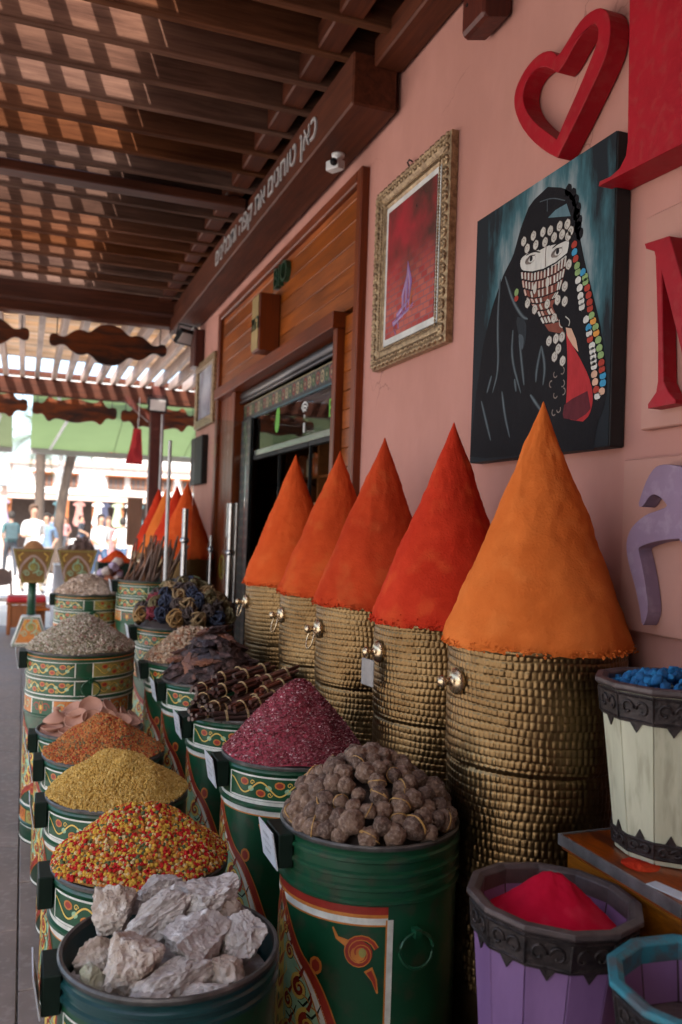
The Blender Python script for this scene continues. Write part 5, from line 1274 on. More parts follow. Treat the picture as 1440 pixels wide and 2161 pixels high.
def rounded(l, keep=()):
    o = []; n = len(l)
    for i in range(n):
        if i in keep: o.append(l[i]); continue
        a, b_, c = l[i - 1], l[i], l[(i + 1) % n]
        o += [(b_[0] * .75 + a[0] * .25, b_[1] * .75 + a[1] * .25), (b_[0] * .75 + c[0] * .25, b_[1] * .75 + c[1] * .25)]
    return o
b = MB(); b.prism(rounded(HO, (13,)), 1.49, 1.556, yz(0), rounded(HI, (0, 11))); b.build('heart_sign', 'sign_red', bevel=.002, label='open red heart outline sign on the pink wall', cat='sign')
I_ = [(1.866, 3.70), (1.858, 3.04), (1.850, 2.65), (1.856, 2.615), (1.879, 2.592), (1.918, 2.584), (1.964, 2.588), (1.969, 2.575), (1.30, 2.546), (1.30, 2.560), (1.36, 2.57), (1.40, 2.60), (1.41, 2.65), (1.42, 3.04), (1.42, 3.70)]
b = MB(); b.prism(I_, 1.46, 1.556, yz(0)); b.build('letter_sign', 'sign_red', bevel=.002, label='huge red capital letter with serif cut off by the right edge', cat='sign')
Mo = [(1.81, 2.371), (1.803, 2.356), (1.771, 2.340), (1.766, 2.324), (1.759, 2.245), (1.748, 2.091), (1.745, 2.0), (1.75, 1.974), (1.78, 1.947), (1.779, 1.935), (1.679, 1.936), (1.68, 1.946), (1.705, 1.968), (1.723, 1.997), (1.729, 2.088), (1.740, 2.274), (1.705, 2.178), (1.677, 2.098), (1.63, 1.96), (1.61, 1.96),
      (1.50, 2.25), (1.50, 1.99), (1.52, 1.96), (1.535, 1.946), (1.535, 1.935), (1.41, 1.935), (1.41, 1.946), (1.43, 1.97), (1.44, 2.0), (1.44, 2.33), (1.43, 2.36), (1.41, 2.371), (1.53, 2.371), (1.62, 2.12), (1.716, 2.363)]
b = MB(); b.prism(Mo, 1.49, 1.534, yz(0)); b.build('letter_sign', 'sign_red', bevel=.002, label='smaller red serif letter M mounted on a pink panel', cat='sign')
Po = [(1.807, 1.684), (1.793, 1.719), (1.773, 1.757), (1.748, 1.782), (1.724, 1.788), (1.688, 1.786), (1.62, 1.77), (1.57, 1.70), (1.56, 1.62), (1.56, 1.40), (1.61, 1.38), (1.625, 1.44), (1.63, 1.55), (1.643, 1.604), (1.693, 1.601), (1.741, 1.594), (1.783, 1.584), (1.802, 1.575), (1.795, 1.56), (1.781, 1.523), (1.765, 1.466), (1.757, 1.423), (1.763, 1.396), (1.778, 1.374), (1.79, 1.426), (1.809, 1.477), (1.834, 1.529), (1.846, 1.564), (1.848, 1.594), (1.833, 1.625), (1.807, 1.646), (1.773, 1.663), (1.744, 1.67), (1.696, 1.682), (1.708, 1.694), (1.729, 1.709), (1.748, 1.715), (1.767, 1.707), (1.787, 1.682)]
b = MB(); b.prism(rounded(Po), 1.49, 1.534, yz(0)); b.build('letter_sign', 'sign_purple', bevel=.002, label='curved dusty purple letter sign below the red M', cat='sign')
pm('panel_pink', (.45, .225, .175), (.40, .19, .145), scale=2.5, rough=.65, bump=.08, bscale=30, glob=True)
MB().bx(1.536, 1.558, 1.20, 1.862, 1.890, 2.463).build('sign_panel', 'panel_pink', bevel=.004, label='pink mounting panel behind the red letter M', cat='panel')
MB().bx(1.536, 1.558, 1.20, 1.925, 1.352, 1.815).build('sign_panel', 'panel_pink', bevel=.004, label='pink mounting panel behind the purple letter', cat='panel')

# ---------------------------------------------------------------- camera on the beam, far wall pictures, lamp
pm('plastic_white', (.62, .62, .62), rough=.4)
cc = thing('security_camera', 'small white dome neck security camera fixed under the timber beam', 'camera', (1.44, 4.10, 3.52))
b = MB(); b.smooth = True; b.lathe([(.035, 0), (.033, -.014), (.012, -.02), (.010, -.05), (.016, -.056), (0, -.06)], 18); b.build('mount', 'plastic_white', cc)
b = MB(); b.box((-.025, -.03, -.075), (.055, .085, .05), rz=.5); b.build('housing', 'plastic_white', cc, bevel=.006, seg=2)
b = MB(); b.smooth = True; b.tube([(-.046, -.066, -.075), (-.052, -.078, -.075)], .018, 14); b.build('lens', 'black_metal', cc)
fp = thing('framed_picture', 'small brown framed photo on the far end of the pink wall', 'picture', (1.54, 7.85, 2.5))
fp2 = lambda o: (setattr(o, 'parent', fp), setattr(o, 'matrix_parent_inverse', Matrix.Translation((-1.54, -7.85, -2.5))))
for bxs in ((7.42, 8.26, 2.50, 2.58), (7.42, 8.26, 3.05, 3.13), (7.42, 7.50, 2.58, 3.05), (8.18, 8.26, 2.58, 3.05)): fp2(MB().bx(1.51, 1.557, *bxs).build('frame_side', 'gilt', bevel=.006))
pm('photo_pale', (.42, .44, .50), (.20, .20, .26), scale=4, rough=.2, glob=True); fp2(MB().bx(1.535, 1.55, 7.50, 8.18, 2.58, 3.05).build('print', 'photo_pale'))
MB().bx(1.50, 1.557, 7.76, 8.30, 1.97, 2.42).build('chalkboard', 'black_metal', bevel=.006, label='small black chalkboard hung below the photo on the far wall', cat='chalkboard')
# projecting wooden box sign over the door
sg = thing('box_sign', 'narrow wooden box sign sticking out over the shop door', 'sign', (1.5, 5.5, 2.76))
sg2 = lambda o: (setattr(o, 'parent', sg), setattr(o, 'matrix_parent_inverse', Matrix.Translation((-1.5, -5.5, -2.76))))
sg2(MB().bx(1.40, 1.543, 5.44, 5.62, 2.76, 3.14).build('box', 'wood_trim', bevel=.006)); pm('sign_gold', (.40, .28, .12), rough=.5, metal=.3)
sg2(MB().bx(1.392, 1.399, 5.45, 5.61, 2.77, 3.13).build('face', 'sign_gold', bevel=.003))
sg2(wall_text('lettering', '\u05ea\u05d4', .14, 5.60, 2.90, 1.389, 'sign_dark_green', .002))
o = wall_text('shop_lettering', 'BIO', .20, 5.55, 3.19, 1.53, 'sign_dark_green', .018); o['label'] = 'dark green raised letters over the wooden box sign'; o['category'] = 'lettering'
# ================================================================== tubs and chest at the right
pm('band_iron', (.050, .036, .034), (.018, .014, .014), scale=40, rough=.5, metal=.5, bump=.4, bscale=70)
pm('tub_purple', (.25, .135, .29), (.17, .085, .20), scale=5, rough=.45, stretch=(1, 1, .3))
pm('tub_violet', (.035, .022, .10), (.025, .015, .07), scale=5, rough=.45)
pm('tub_cream', (.52, .50, .36), (.42, .40, .28), scale=6, rough=.5, stretch=(3, 3, .5), c3=(.22, .19, .12), s3=16, amt3=.45)
pm('rim_teal', (.03, .20, .25), (.08, .11, .125), scale=16, rough=.5, lo=.42, hi=.55)
pm('rim_iron', (.115, .085, .082), (.06, .045, .045), scale=18, rough=.5, metal=.3)
pm('tub_inside', (.06, .03, .035), (.035, .02, .022), scale=12, rough=.7)
def tub(label, loc, R, rb, h, body_m, rim_m, sides=12, rz=0.0, rot=None, alt=None):
    t = thing('tub', label, 'tub', loc, rz, 'faceted tubs with iron bands', rot=rot)
    def ringp(r, z): return [(r * math.cos(2 * PI * k / sides), r * math.sin(2 * PI * k / sides), z) for k in range(sides)]
    rad = lambda z: rb + (R - rb) * z / h
    for k in range(sides):                      # staves
        k2 = (k + 1) % sides
        o1, o2 = ringp(rad(0), 0), ringp(rad(h), h); i1, i2 = ringp(rad(0) - .012, .012), ringp(rad(h) - .012, h)
        g = .0012
        def mix(a, b, t_): return tuple(a[i] + (b[i] - a[i]) * t_ for i in range(3))
        q = [mix(o1[k], o1[k2], .01), mix(o1[k], o1[k2], .99), mix(o2[k], o2[k2], .99), mix(o2[k], o2[k2], .01), mix(i1[k], i1[k2], .01), mix(i1[k], i1[k2], .99), mix(i2[k], i2[k2], .99), mix(i2[k], i2[k2], .01)]
        b = MB(); b.add(q, [(0, 1, 2, 3), (5, 4, 7, 6), (3, 2, 6, 7), (1, 0, 4, 5), (0, 3, 7, 4), (2, 1, 5, 6)])
        b.build('stave', (alt if alt and k in (7, 8) else body_m), t, bevel=.0015)
    b = MB(); b.lathe([(0, .02), (rad(.02) - .012, .02)], sides, cap0=False, cap1=False); b.build('bottom', 'tub_inside', t)
    b = MB(); b.lathe([(R + .004, h - .010), (R + .011, h - .004), (R + .011, h + .006), (R - .004, h + .008), (R - .016, h + .002), (R - .016, h - .03)], sides, cap0=False, cap1=False); b.build('rim', rim_m, t, bevel=.0015)
    b = MB(); b.lathe([(R - .014, h - .02), (rad(h * .3) - .014, h * .3)], sides, cap0=False, cap1=False); b.build('lining', 'tub_inside', t)
    # iron bands with pointed lower edge and scroll relief
    for (z1, z0, sg) in ((h - .012, h - .075, -1), (.012, .050, 1)):
        for k in range(sides):
            a1, a2 = 2 * PI * k / sides, 2 * PI * (k + 1) / sides
            def pnt(f, z, e): 
                r = rad(z) + e; x = r * (math.cos(a1) * (1 - f) + math.cos(a2) * f); y = r * (math.sin(a1) * (1 - f) + math.sin(a2) * f); return (x, y, z)
            b = MB(); tip = (z0 - .018) if sg < 0 else (z0 + .018) if z0 > z1 else z1 + .018
            lo, hi_ = (z0, z1) if z0 < z1 else (z1, z0)
            out = [(0, lo), (1, lo), (1, hi_), (0, hi_)]
            if sg < 0: out = [(0, lo), (.33, lo), (.5, lo - .020), (.67, lo), (1, lo), (1, hi_), (0, hi_)]
            else: out = [(0, lo), (1, lo), (1, hi_), (.67, hi_), (.5, hi_ + .020), (.33, hi_), (0, hi_)]
            b.prism(out, .0006, .0036, lambda u, v, d: pnt(u, v, d))
            hgt = hi_ - lo
            for (u0, dv, s_) in ((.28, .5, 1), (.72, .5, -1)):
                b.smooth = True
                b.tube([pnt(u0 + .19 * s_ * math.cos(tt) * (1 - tt / 9), lo + hgt * (.5 + .30 * math.sin(tt) * (1 - tt / 9)), .0048) for tt in np.linspace(0, 5.6, 12)], .0030, 5)
                b.smooth = False
            b.tube([pnt(f, lo + hgt * .10, .004) for f in (0.02, .5, .98)], .0028, 5); b.tube([pnt(f, lo + hgt * .92, .004) for f in (.02, .5, .98)], .0028, 5)
            b.tube([pnt(.0, lo + hgt * .1, .004), pnt(.0, lo + hgt * .92, .004)], .0028, 5)
            b.build('iron_band', 'band_iron', t)
    return t
tub('purple faceted tub with dark iron band holding crimson powder', (1.015, 1.475, .485), .165, .118, .385, 'tub_purple', 'rim_iron', rot=(RAD(1.0), RAD(2.5), RAD(8)))
tub('cream faceted tub with iron bands standing on the wooden chest', (1.388, 1.545, .905), .163, .120, .375, 'tub_cream', 'rim_iron', rz=RAD(4))
tub('empty looking faceted tub with teal painted rim at the lower right corner', (1.12, 1.135, .475), .165, .12, .375, 'tub_purple', 'rim_teal', rz=RAD(10))
pm('powder_crimson', (.50, .006, .030), (.40, .004, .022), scale=6, rough=.95, bump=.3, bscale=50, bdist=.004, spec=.1, c3=(.56, .03, .06), s3=18, amt3=.5)
def powder_heap(name, label, cat, loc, R, H, mat, seed, off=(0, 0), tip=.12, amp=.006):
    V = []; nr, ns = 40, 72
    for i in range(nr + 1):
        rho = R * i / nr
        for k in range(ns):
            th = 2 * PI * k / ns; q = 1 - rho / R; p = Vector((rho * math.cos(th) * 20, rho * math.sin(th) * 20, seed))
            z = float(heap_h(np.array(rho), np.array(th), R, H, seed, 1.25, tip)) + amp * noise.fractal(p * .5, 1, 2, 4) + amp * .35 * noise.fractal(p * 3, .8, 2, 3)
            V.append((rho * math.cos(th) + off[0] * q, rho * math.sin(th) + off[1] * q, z))
    T = [(i * ns + k, (i + 1) * ns + k, (i + 1) * ns + (k + 1) % ns, i * ns + (k + 1) % ns) for i in range(nr) for k in range(ns)]
    me = mesh_np(name, V, T, smooth=True); me.materials.append(M(mat)); obj(name, me, None, loc=loc, label=label, cat=cat, kind='stuff')
powder_heap('powder_heap', 'crimson powder heaped inside the purple tub', 'powder', (1.022, 1.475, .485 + .335), .138, .086, 'powder_crimson', 3, off=(.03, .03), tip=.30)
pm('powder_grey', (.10, .065, .062), (.075, .05, .048), scale=6, rough=.9, bump=.3, bscale=50)
powder_heap('powder_heap', 'flat brownish grey powder low inside the teal rimmed tub', 'powder', (1.12, 1.135, .475 + .27), .140, .02, 'powder_grey', 5)
pm('chunk_blue', (.012, .15, .36), (.008, .09, .24), scale=20, rough=.85, bump=.5, bscale=60, c3=(.03, .26, .52), s3=30, amt3=.6)
cm_ = []
for s in range(4):
    me = rock_mesh('pigment_chunk', (.014, .012, .011), 120 + s, cuts=6, sub=3, rough=.2); me.materials.append(M('chunk_blue')); cm_.append(me)
q = random.Random(8); pts = []; tr = 0
while len(pts) < 130 and tr < 30000:
    tr += 1; a = q.uniform(0, 2 * PI); rho = .135 * math.sqrt(q.random()); p = Vector((rho * math.cos(a), rho * math.sin(a), .035 * (1 - (rho / .14) ** 2) + q.uniform(-.006, .01)))
    if all((p - o).length > .0165 for o in pts): pts.append(p)
for i, p in enumerate(pts):
    o = obj('pigment_chunk', cm_[i % 4], None, loc=(1.388 + p.x, 1.545 + p.y, .905 + .350 + p.z), rot=(q.uniform(0, 6), q.uniform(0, 6), q.uniform(0, 6)), label='bright blue pigment chunk in the cream tub on the chest', cat='pigment', group='blue pigment chunks')
    s_ = q.uniform(.7, 1.25); o.scale = (s_, s_, s_)
b = MB(); b.lathe([(0, 1.268), (.146, 1.245)], 24, c=(1.388, 1.545, 0), cap0=False, cap1=False); b.build('pigment_layer', 'chunk_blue', label='blue pigment filling the cream tub under the chunks', cat='pigment', kind='stuff')
# wooden chest
wood('wood_chest', (.42, .15, .035), (.10, .03, .010), 'Y', rough=.4, coat=.3, ratio=6, scale=5, lo=.35, hi=.62)
wood('wood_chest_top', (.36, .085, .028), (.07, .02, .012), 'Y', rough=.35, coat=.35, ratio=5, scale=6, lo=.36, hi=.62)
ch_ = thing('wooden_chest', 'orange grained wooden chest with a metal edged lid under the cream tub', 'chest', (1.38, 1.5, FZ))
CH = lambda o: (setattr(o, 'parent', ch_), setattr(o, 'matrix_parent_inverse', Matrix.Translation((-1.38, -1.5, -FZ))))
CH(MB().bx(1.215, 1.550, 1.315, 1.685, FZ, .868).build('body', 'wood_chest', bevel=.004)); CH(MB().bx(1.205, 1.556, 1.305, 1.695, .870, .904).build('lid', 'wood_chest_top', bevel=.004))
pm('edge_metal', (.26, .24, .24), (.14, .12, .12), scale=14, rough=.4, metal=.7)
CH(MB().bx(1.199, 1.204, 1.30, 1.70, .880, .906).build('lid_edge', 'edge_metal', bevel=.001)); CH(MB().bx(1.205, 1.555, 1.6955, 1.700, .880, .906).build('lid_edge', 'edge_metal', bevel=.001))
CH(MB().bx(1.208, 1.2135, 1.318, 1.682, .62, .66).build('slat', 'wood_chest_top', bevel=.002))
b = MB(); b.box((1.225, 1.36, .9062), (.03, .09, .002), rz=.2); o = b.build('paper_scrap', 'card_white', label='scrap of pale paper lying on the chest lid', cat='paper')
powder_heap('spilled_powder', 'bright orange red powder spilled at the foot of the cream tub', 'powder', (1.262, 1.49, .9046), .040, .006, 'powder_red', 9, amp=.003)
# crates carrying the tubs
wood('wood_crate', (.10, .055, .03), (.05, .028, .017), 'X', rough=.7)
def crate(label, x, y, w_, d_, z1):
    t = thing('crate', label, 'crate', (x, y, FZ))
    for sx in (-1, 1):
        for sy in (-1, 1): MB().bx(sx * (w_ / 2 - .02) - .018, sx * (w_ / 2 - .02) + .018, sy * (d_ / 2 - .02) - .018, sy * (d_ / 2 - .02) + .018, 0, z1 - FZ - .022).build('leg', 'wood_crate', t)
    for k in range(3): MB().bx(-w_ / 2, w_ / 2, -d_ / 2 + d_ * k / 3 + .003, -d_ / 2 + d_ * (k + 1) / 3 - .003, z1 - FZ - .02, z1 - FZ).build('slat', 'wood_crate', t, bevel=.002)
    for z in (.10, .25):
        for sx in (-1, 1): MB().bx(sx * w_ / 2 - .006, sx * w_ / 2 + .006, -d_ / 2, d_ / 2, z, z + .05).build('side_slat', 'wood_crate', t, bevel=.002)
crate('dark slatted crate in the shade under the purple tub', 1.015, 1.475, .27, .27, .48)
crate('dark slatted crate under the teal rimmed tub', 1.10, 1.11, .27, .27, .47)
# ================================================================== far pergola bay
pg2 = thing('pergola', 'far pergola bay with pale rafters under close tan battens', 'pergola', (0, 11, 3.6))
def P2(o): o.parent = pg2; o.matrix_parent_inverse = Matrix.Translation((0, -11, -3.6)); return o
pm('fascia_grey', (.34, .27, .26), (.24, .18, .17), scale=3, rough=.6, stretch=(.3, 3, 3), glob=True)
P2(MB().bx(-3.2, 1.556, 8.90, 9.0, 3.62, 3.775).build('fascia_beam', 'fascia_grey', bevel=.006))
P2(MB().bx(-3.2, 3.6, 13.0, 13.16, 3.38, 3.615).build('far_beam', 'wood_beam_x', bevel=.008))
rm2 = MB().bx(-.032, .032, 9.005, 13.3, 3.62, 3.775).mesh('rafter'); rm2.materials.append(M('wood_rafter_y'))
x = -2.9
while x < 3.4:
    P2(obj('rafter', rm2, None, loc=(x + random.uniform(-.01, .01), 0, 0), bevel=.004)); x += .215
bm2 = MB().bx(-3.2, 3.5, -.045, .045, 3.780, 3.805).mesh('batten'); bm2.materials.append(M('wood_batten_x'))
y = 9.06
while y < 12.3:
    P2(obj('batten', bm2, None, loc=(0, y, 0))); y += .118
P2(MB().bx(1.70, 1.90, 12.80, 12.97, 0.0, 3.62).build('post', 'wood_post', bevel=.012))
P2(MB().bx(-2.95, -2.75, 12.80, 12.97, 0.0, 3.62).build('post', 'wood_post', bevel=.012))
P2(MB().box((1.52, 12.95, 3.28), (.5, .08, .09), R=Matrix.Rotation(RAD(38), 3, 'Y')).build('brace', 'wood_post', bevel=.006))
b = MB(); b.tube([(1.86, 12.785, 0), (1.86, 12.785, 3.2)], .012, 8); P2(b.build('conduit', 'plastic_white'))
# flood lamps
pm('lamp_glass', (.62, .58, .55), (.5, .46, .44), scale=4, rough=.2, coat=.5)
def flood(label, loc, rz, s=1.0, tilt=.25):
    t = thing('flood_lamp', label, 'lamp', loc, rot=(tilt, 0, rz))
    MB().box((0, 0, 0), (.26 * s, .06 * s, .20 * s)).build('housing', 'black_metal', t, bevel=.008)
    MB().box((0, -.032 * s, 0), (.21 * s, .008, .15 * s)).build('glass', 'lamp_glass', t, bevel=.003)
    b = MB(); b.tube([(-.14 * s, 0, 0), (-.14 * s, .05, .12 * s), (.14 * s, .05, .12 * s), (.14 * s, 0, 0)], .008, 6); b.build('bracket', 'black_metal', t)
flood('square white faced flood lamp on top of the far post', (1.78, 12.72, 3.33), 0, 1.05)
flood('black lamp hung at the end of the near beam', (1.40, 8.25, 3.40), .5, .8, .8)
MB().bx(1.46, 1.555, 8.10, 8.32, 3.10, 3.46).build('timber_block', 'wood_post', bevel=.01, label='dark red brown timber block on the far wall corner under the beam', cat='block')
b = MB(); b.smooth = True; b.tube([(1.34, 8.6, 3.60), (1.30, 8.55, 3.45), (1.34, 8.4, 3.36), (1.42, 8.3, 3.42), (1.47, 8.2, 3.50)], .008, 6); b.build('cable', 'plastic_white', label='white cable looping beside the black lamp', cat='cable')

# hanging wooden signs
pm('chain', (.03, .028, .028), rough=.5, metal=.5)
def hang_sign(label, x0, x1, y, z, hh, kind, ztop):
    L = x1 - x0; t = thing('hanging_sign', label, 'sign', ((x0 + x1) / 2, y, z), group='scalloped wooden hanging signs')
    if kind == 0: pr = [(0, .12), (.012, .28), (.05, .32), (.085, .20), (.13, .20), (.18, .46), (.23, .62), (.28, .62), (.315, .52), (.35, .62), (.40, .90), (.45, 1.0), (.5, 1.02)]
    else: pr = [(0, .25), (.015, .48), (.06, .52), (.10, .42), (.14, .55), (.17, .95), (.21, 1.05), (.25, .80), (.31, .76), (.38, .86), (.44, .97), (.5, 1.0)]
    up = [((u - .5) * L, v * hh / 2) for u, v in pr] + [((.5 - u) * L, v * hh / 2) for u, v in reversed(pr[:-1])]
    out = smoothp(up + [(u, -v) for u, v in reversed(up)], 1)
    b = MB(); b.prism(out, -.018, .018, lambda u, v, d: (u, d, v)); b.build('board', 'wood_sign', t, bevel=.004)
    for s in (-1, 1):
        b = MB(); b.tube([(s * L * .44, 0, .02), (s * L * .44, 0, ztop - z)], .006, 5); b.build('chain', 'chain', t)
hang_sign('dark scalloped wooden sign hanging under the near edge of the far bay', .17, 1.34, 9.06, 3.405, .41, 0, 3.70)
hang_sign('scalloped wooden sign cut off by the left edge, upper row', -1.20, -.02, 9.06, 3.43, .41, 0, 3.70)
hang_sign('low scalloped wooden sign in the middle in front of the green awning', .05, 1.27, 13.42, 3.235, .36, 1, 3.70)
hang_sign('low scalloped wooden sign partly behind the far post', 1.33, 2.5, 13.42, 3.215, .36, 1, 3.70)
hang_sign('low scalloped wooden sign cut off by the left edge, lower row', -1.22, -.01, 13.42, 3.26, .36, 1, 3.70)
# rails the signs hang from
P2(MB().bx(-3.2, 3.4, 13.36, 13.48, 3.70, 3.775).build('sign_rail', 'wood_beam_x'))

# ---------------------------------------------------------------- awnings
cloth('awning_green', (.185, .26, .11), .5)
cloth('awning_green_dull', (.17, .205, .10), .45)
pm('awning_frame', (.58, .58, .58), rough=.4)
pm('valance_grey', (.30, .28, .28), (.24, .22, .22), scale=4, rough=.7)
def awning(label, x0, x1, mt):
    t = thing('awning', label, 'awning', ((x0 + x1) / 2, 15, 2.7)); ox, oy, oz = (x0 + x1) / 2, 15, 2.7
    A = lambda o: (setattr(o, 'parent', t), setattr(o, 'matrix_parent_inverse', Matrix.Translation((-ox, -oy, -oz))))
    n = 18; V = []; 
    for i in range(n + 1):
        f = i / n
        for x in np.linspace(x0, x1, 13): V.append((x, 14.0 + 2.3 * f, 3.70 - .84 * f - .05 * math.sin(PI * f) + .01 * math.sin(x * 5)))
    T = [(i * 13 + k, i * 13 + k + 1, (i + 1) * 13 + k + 1, (i + 1) * 13 + k) for i in range(n) for k in range(12)]
    me = mesh_np('fabric', V, T, smooth=True); me.materials.append(M(mt)); A(obj('fabric', me, None))
    A(MB().bx(x0, x1, 16.29, 16.33, 2.76, 2.865).build('valance', 'valance_grey'))
    b = MB(); b.tube([(x0, 14.0, 3.72), (x1, 14.0, 3.72)], .05, 10); A(b.build('roller', 'awning_frame'))
    for xx in (x0 + .32, x1 - .4):
        b = MB(); b.tube([(xx, 14.05, 3.66), (xx + .22, 14.6, 3.20), (xx + .02, 16.2, 2.86)], .026, 8); A(b.build('folding_arm', 'awning_frame'))
    k = x0 + 1.45
    while k < x1:
        b = MB(); b.tube([(k, 14.0, 3.69), (k, 15.1, 3.235), (k, 16.3, 2.85)], .006, 5); A(b.build('seam', 'awning_green_dull')); k += 1.3
awning('bright green fabric awning stretched behind the low hanging signs', .06, 4.2, 'awning_green')
awning('duller green awning strip at the left edge beside the bright one', -4.0, -.24, 'awning_green_dull')
MB().bx(-.3, 3.5, 14.2, 14.4, 3.78, 3.90).build('white_girder', 'white_paint', bevel=.006, label='white girder above the green awning', cat='girder')

# ---------------------------------------------------------------- tassel, notice board, glass screen
pm('red_cloth', (.42, .012, .018), (.30, .008, .012), scale=8, rough=.7)
t = thing('red_tassel', 'red ribbon tassel hanging beside the far post', 'tassel', (1.50, 12.6, 2.95))
q = random.Random(3)
for k in range(6):
    b = MB(); w_ = .075
    pts = [(.012 * k - .03 + .015 * math.sin(s * 3 + k) - .05 * s + (k - 2.5) * .022 * s, .01 * k, -.52 * s) for s in np.linspace(0, 1, 8)]
    vs = []; [vs.extend([(p[0] - w_ / 2, p[1], p[2]), (p[0] + w_ / 2, p[1] + .012 * math.sin(k + p[2] * 9), p[2])]) for p in pts]
    b.add(vs, [(2 * i, 2 * i + 1, 2 * i + 3, 2 * i + 2) for i in range(7)]); b.build('ribbon', 'red_cloth', t)
b = MB(); b.tube([(0, .02, 0), (.01, .02, .45)], .006, 5); b.build('cord', 'plastic_white', t)
t = thing('notice_board', 'plain brown board on a steel pole beside the far post', 'board', (1.14, 9.55, 0))
pm('board_brown', (.23, .135, .09), (.17, .095, .062), scale=3, rough=.7, stretch=(4, 4, .6)); MB().bx(-.085, .075, -.012, .012, 1.34, 1.86).build('board', 'board_brown', t, bevel=.004)
b = MB(); b.tube([(0, .025, .02), (0, .025, 1.6)], .012, 8); b.build('pole', 'steel', t)
gs = thing('glass_screen', 'clear glass wind screen standing out from the shop front on slim posts', 'screen', (1.25, 6.1, FZ))
GS = lambda o: (setattr(o, 'parent', gs), setattr(o, 'matrix_parent_inverse', Matrix.Translation((-1.25, -6.1, -FZ))))
GS(MB().bx(1.13, 1.512, 6.112, 6.120, .35, 2.36).build('pane', 'glass_screen'))
def post(x, y, r, z1, mt, clamp=None):
    b = MB(); b.smooth = True; b.tube([(x, y, FZ), (x, y, z1)], r, 14); GS(shade(b.build('screen_post', mt)))
    if clamp:
        b = MB(); b.smooth = True; b.lathe([(r + .002, clamp - .02), (r + .01, clamp - .012), (r + .01, clamp + .012), (r + .002, clamp + .02)], 14, c=(x, y, 0), cap0=False, cap1=False); GS(b.build('clamp', 'steel'))
post(1.075, 6.07, .022, 1.705, 'steel', 1.48); post(1.405, 6.07, .026, 1.755, 'steel', 1.40); post(1.445, 6.07, .012, 1.76, 'steel')
post(.945, 6.05, .013, 2.18, 'plastic_white'); post(1.268, 6.09, .008, 1.52, 'steel', 1.42)

# ---------------------------------------------------------------- painted stands, seat, boxes in the middle distance
pm('stand_ochre', (.22, .115, .033), (.15, .075, .022), scale=7, rough=.5)
def stand(label, x, y, full=True):
    t = thing('painted_stand', label, 'stand', (x, y, 0), group='painted spice stands')
    def frus(nm, z0, z1, w0, w1, d0, d1, mt):
        b = MB(); b.add([(s * w0 / 2, e * d0 / 2, z0) for s, e in ((-1, -1), (1, -1), (1, 1), (-1, 1))] + [(s * w1 / 2, e * d1 / 2, z1) for s, e in ((-1, -1), (1, -1), (1, 1), (-1, 1))], [(3, 2, 1, 0), (4, 5, 6, 7), (0, 1, 5, 4), (1, 2, 6, 5), (2, 3, 7, 6), (3, 0, 4, 7)]); return b.build(nm, mt, t, bevel=.006)
    frus('bowl', .80, 1.225, .27, .48, .22, .40, 'stand_ochre')
    b = MB(); b.smooth = True; b.lathe([(.05, .40), (.05, .80)] if True else [], 14); b.build('pole', 'enamel_green', t)
    for k in range(9):
        b = MB(); b.smooth = True; b.lathe([(.051, .43 + k * .04 - .006), (.058, .43 + k * .04), (.051, .43 + k * .04 + .006)], 14, cap0=False, cap1=False); b.build('pole_ring', 'enamel_green', t)
    frus('base', .03, .39, .44, .22, .36, .20, 'paint_white'); frus('foot', .0, .029, .46, .455, .38, .375, 'enamel_dark')
    for (z0, z1, w0, w1, d0, d1, inv) in ((.80, 1.225, .27, .48, .22, .40, 1), (.03, .39, .44, .22, .36, .20, -1)):
        def put(u, v, h):
            f = (v - z0) / (z1 - z0); d = d0 + (d1 - d0) * f; return (u, -d / 2 - .003 - h, v)
        p = Pat(put, du=.5, lift=.0012); wd = lambda v: (w0 + (w1 - w0) * (v - z0) / (z1 - z0)) / 2; H = z1 - z0
        ol = [(-wd(z0) + .02, z0 + .02), (wd(z0) - .02, z0 + .02), (wd(z1) - .02, z1 - .02), (-wd(z1) + .02, z1 - .02)]
        p.stroke(ol, .018, 'paint_olive' if inv > 0 else 'paint_green', 1, True)
        if inv < 0: p.fill([(u * .86, z0 + (v - z0) * .86 + .03) for u, v in ol], 'paint_orange', 1, 10)
        c = (z0 + z1) / 2 - .03 * inv
        arch = [(-wd(c) * .82, z0 + .05), (-wd(c) * .86, c), (-wd(c) * .45, c + H * .26), (0, c + H * .40), (wd(c) * .45, c + H * .26), (wd(c) * .86, c), (wd(c) * .82, z0 + .05)]
        if inv > 0: p.stroke(smoothp(arch, 2, False), .026, 'paint_pinkish', 2)
        p.stroke(spiral(0, c + .02, .075, .02, -PI / 2, 1.6, 26), .014, 'paint_mint', 2); p.disc(0, c + .02, .035, .05, 'paint_olive', 3)
        for s in (-1, 1):
            p.stroke(spiral(s * .075, c - .06, .04, .01, 0 if s > 0 else PI, s * 1.3, 16), .011, 'paint_mint', 3); p.stroke([(s * wd(z1) * .5, z1 - .05), (s * wd(z1) * .7, z1 - .09), (s * wd(z1) * .62, z1 - .15)], .014, 'paint_yellow', 2)
        p.stroke([(0, c + .08), (.012, c + .11), (0, c + .14)], [.03, .004], 'paint_mint', 3)
        o = obj('painted_pattern', p.mesh('painted_pattern'), None, t); o['kind'] = 'stuff'
    return t
pm('paint_pinkish', (.42, .30, .27), rough=.5)
stand('ochre painted spice stand with round tan heap, nearest the left edge', .13, 11.3)
stand('ochre painted spice stand holding brown lumps, beside the first', .645, 11.3)
gm('h_tan', (.50, .27, .13)); gm('h_brn', (.13, .085, .075)); gm('g_brn2', (.30, .24, .22))
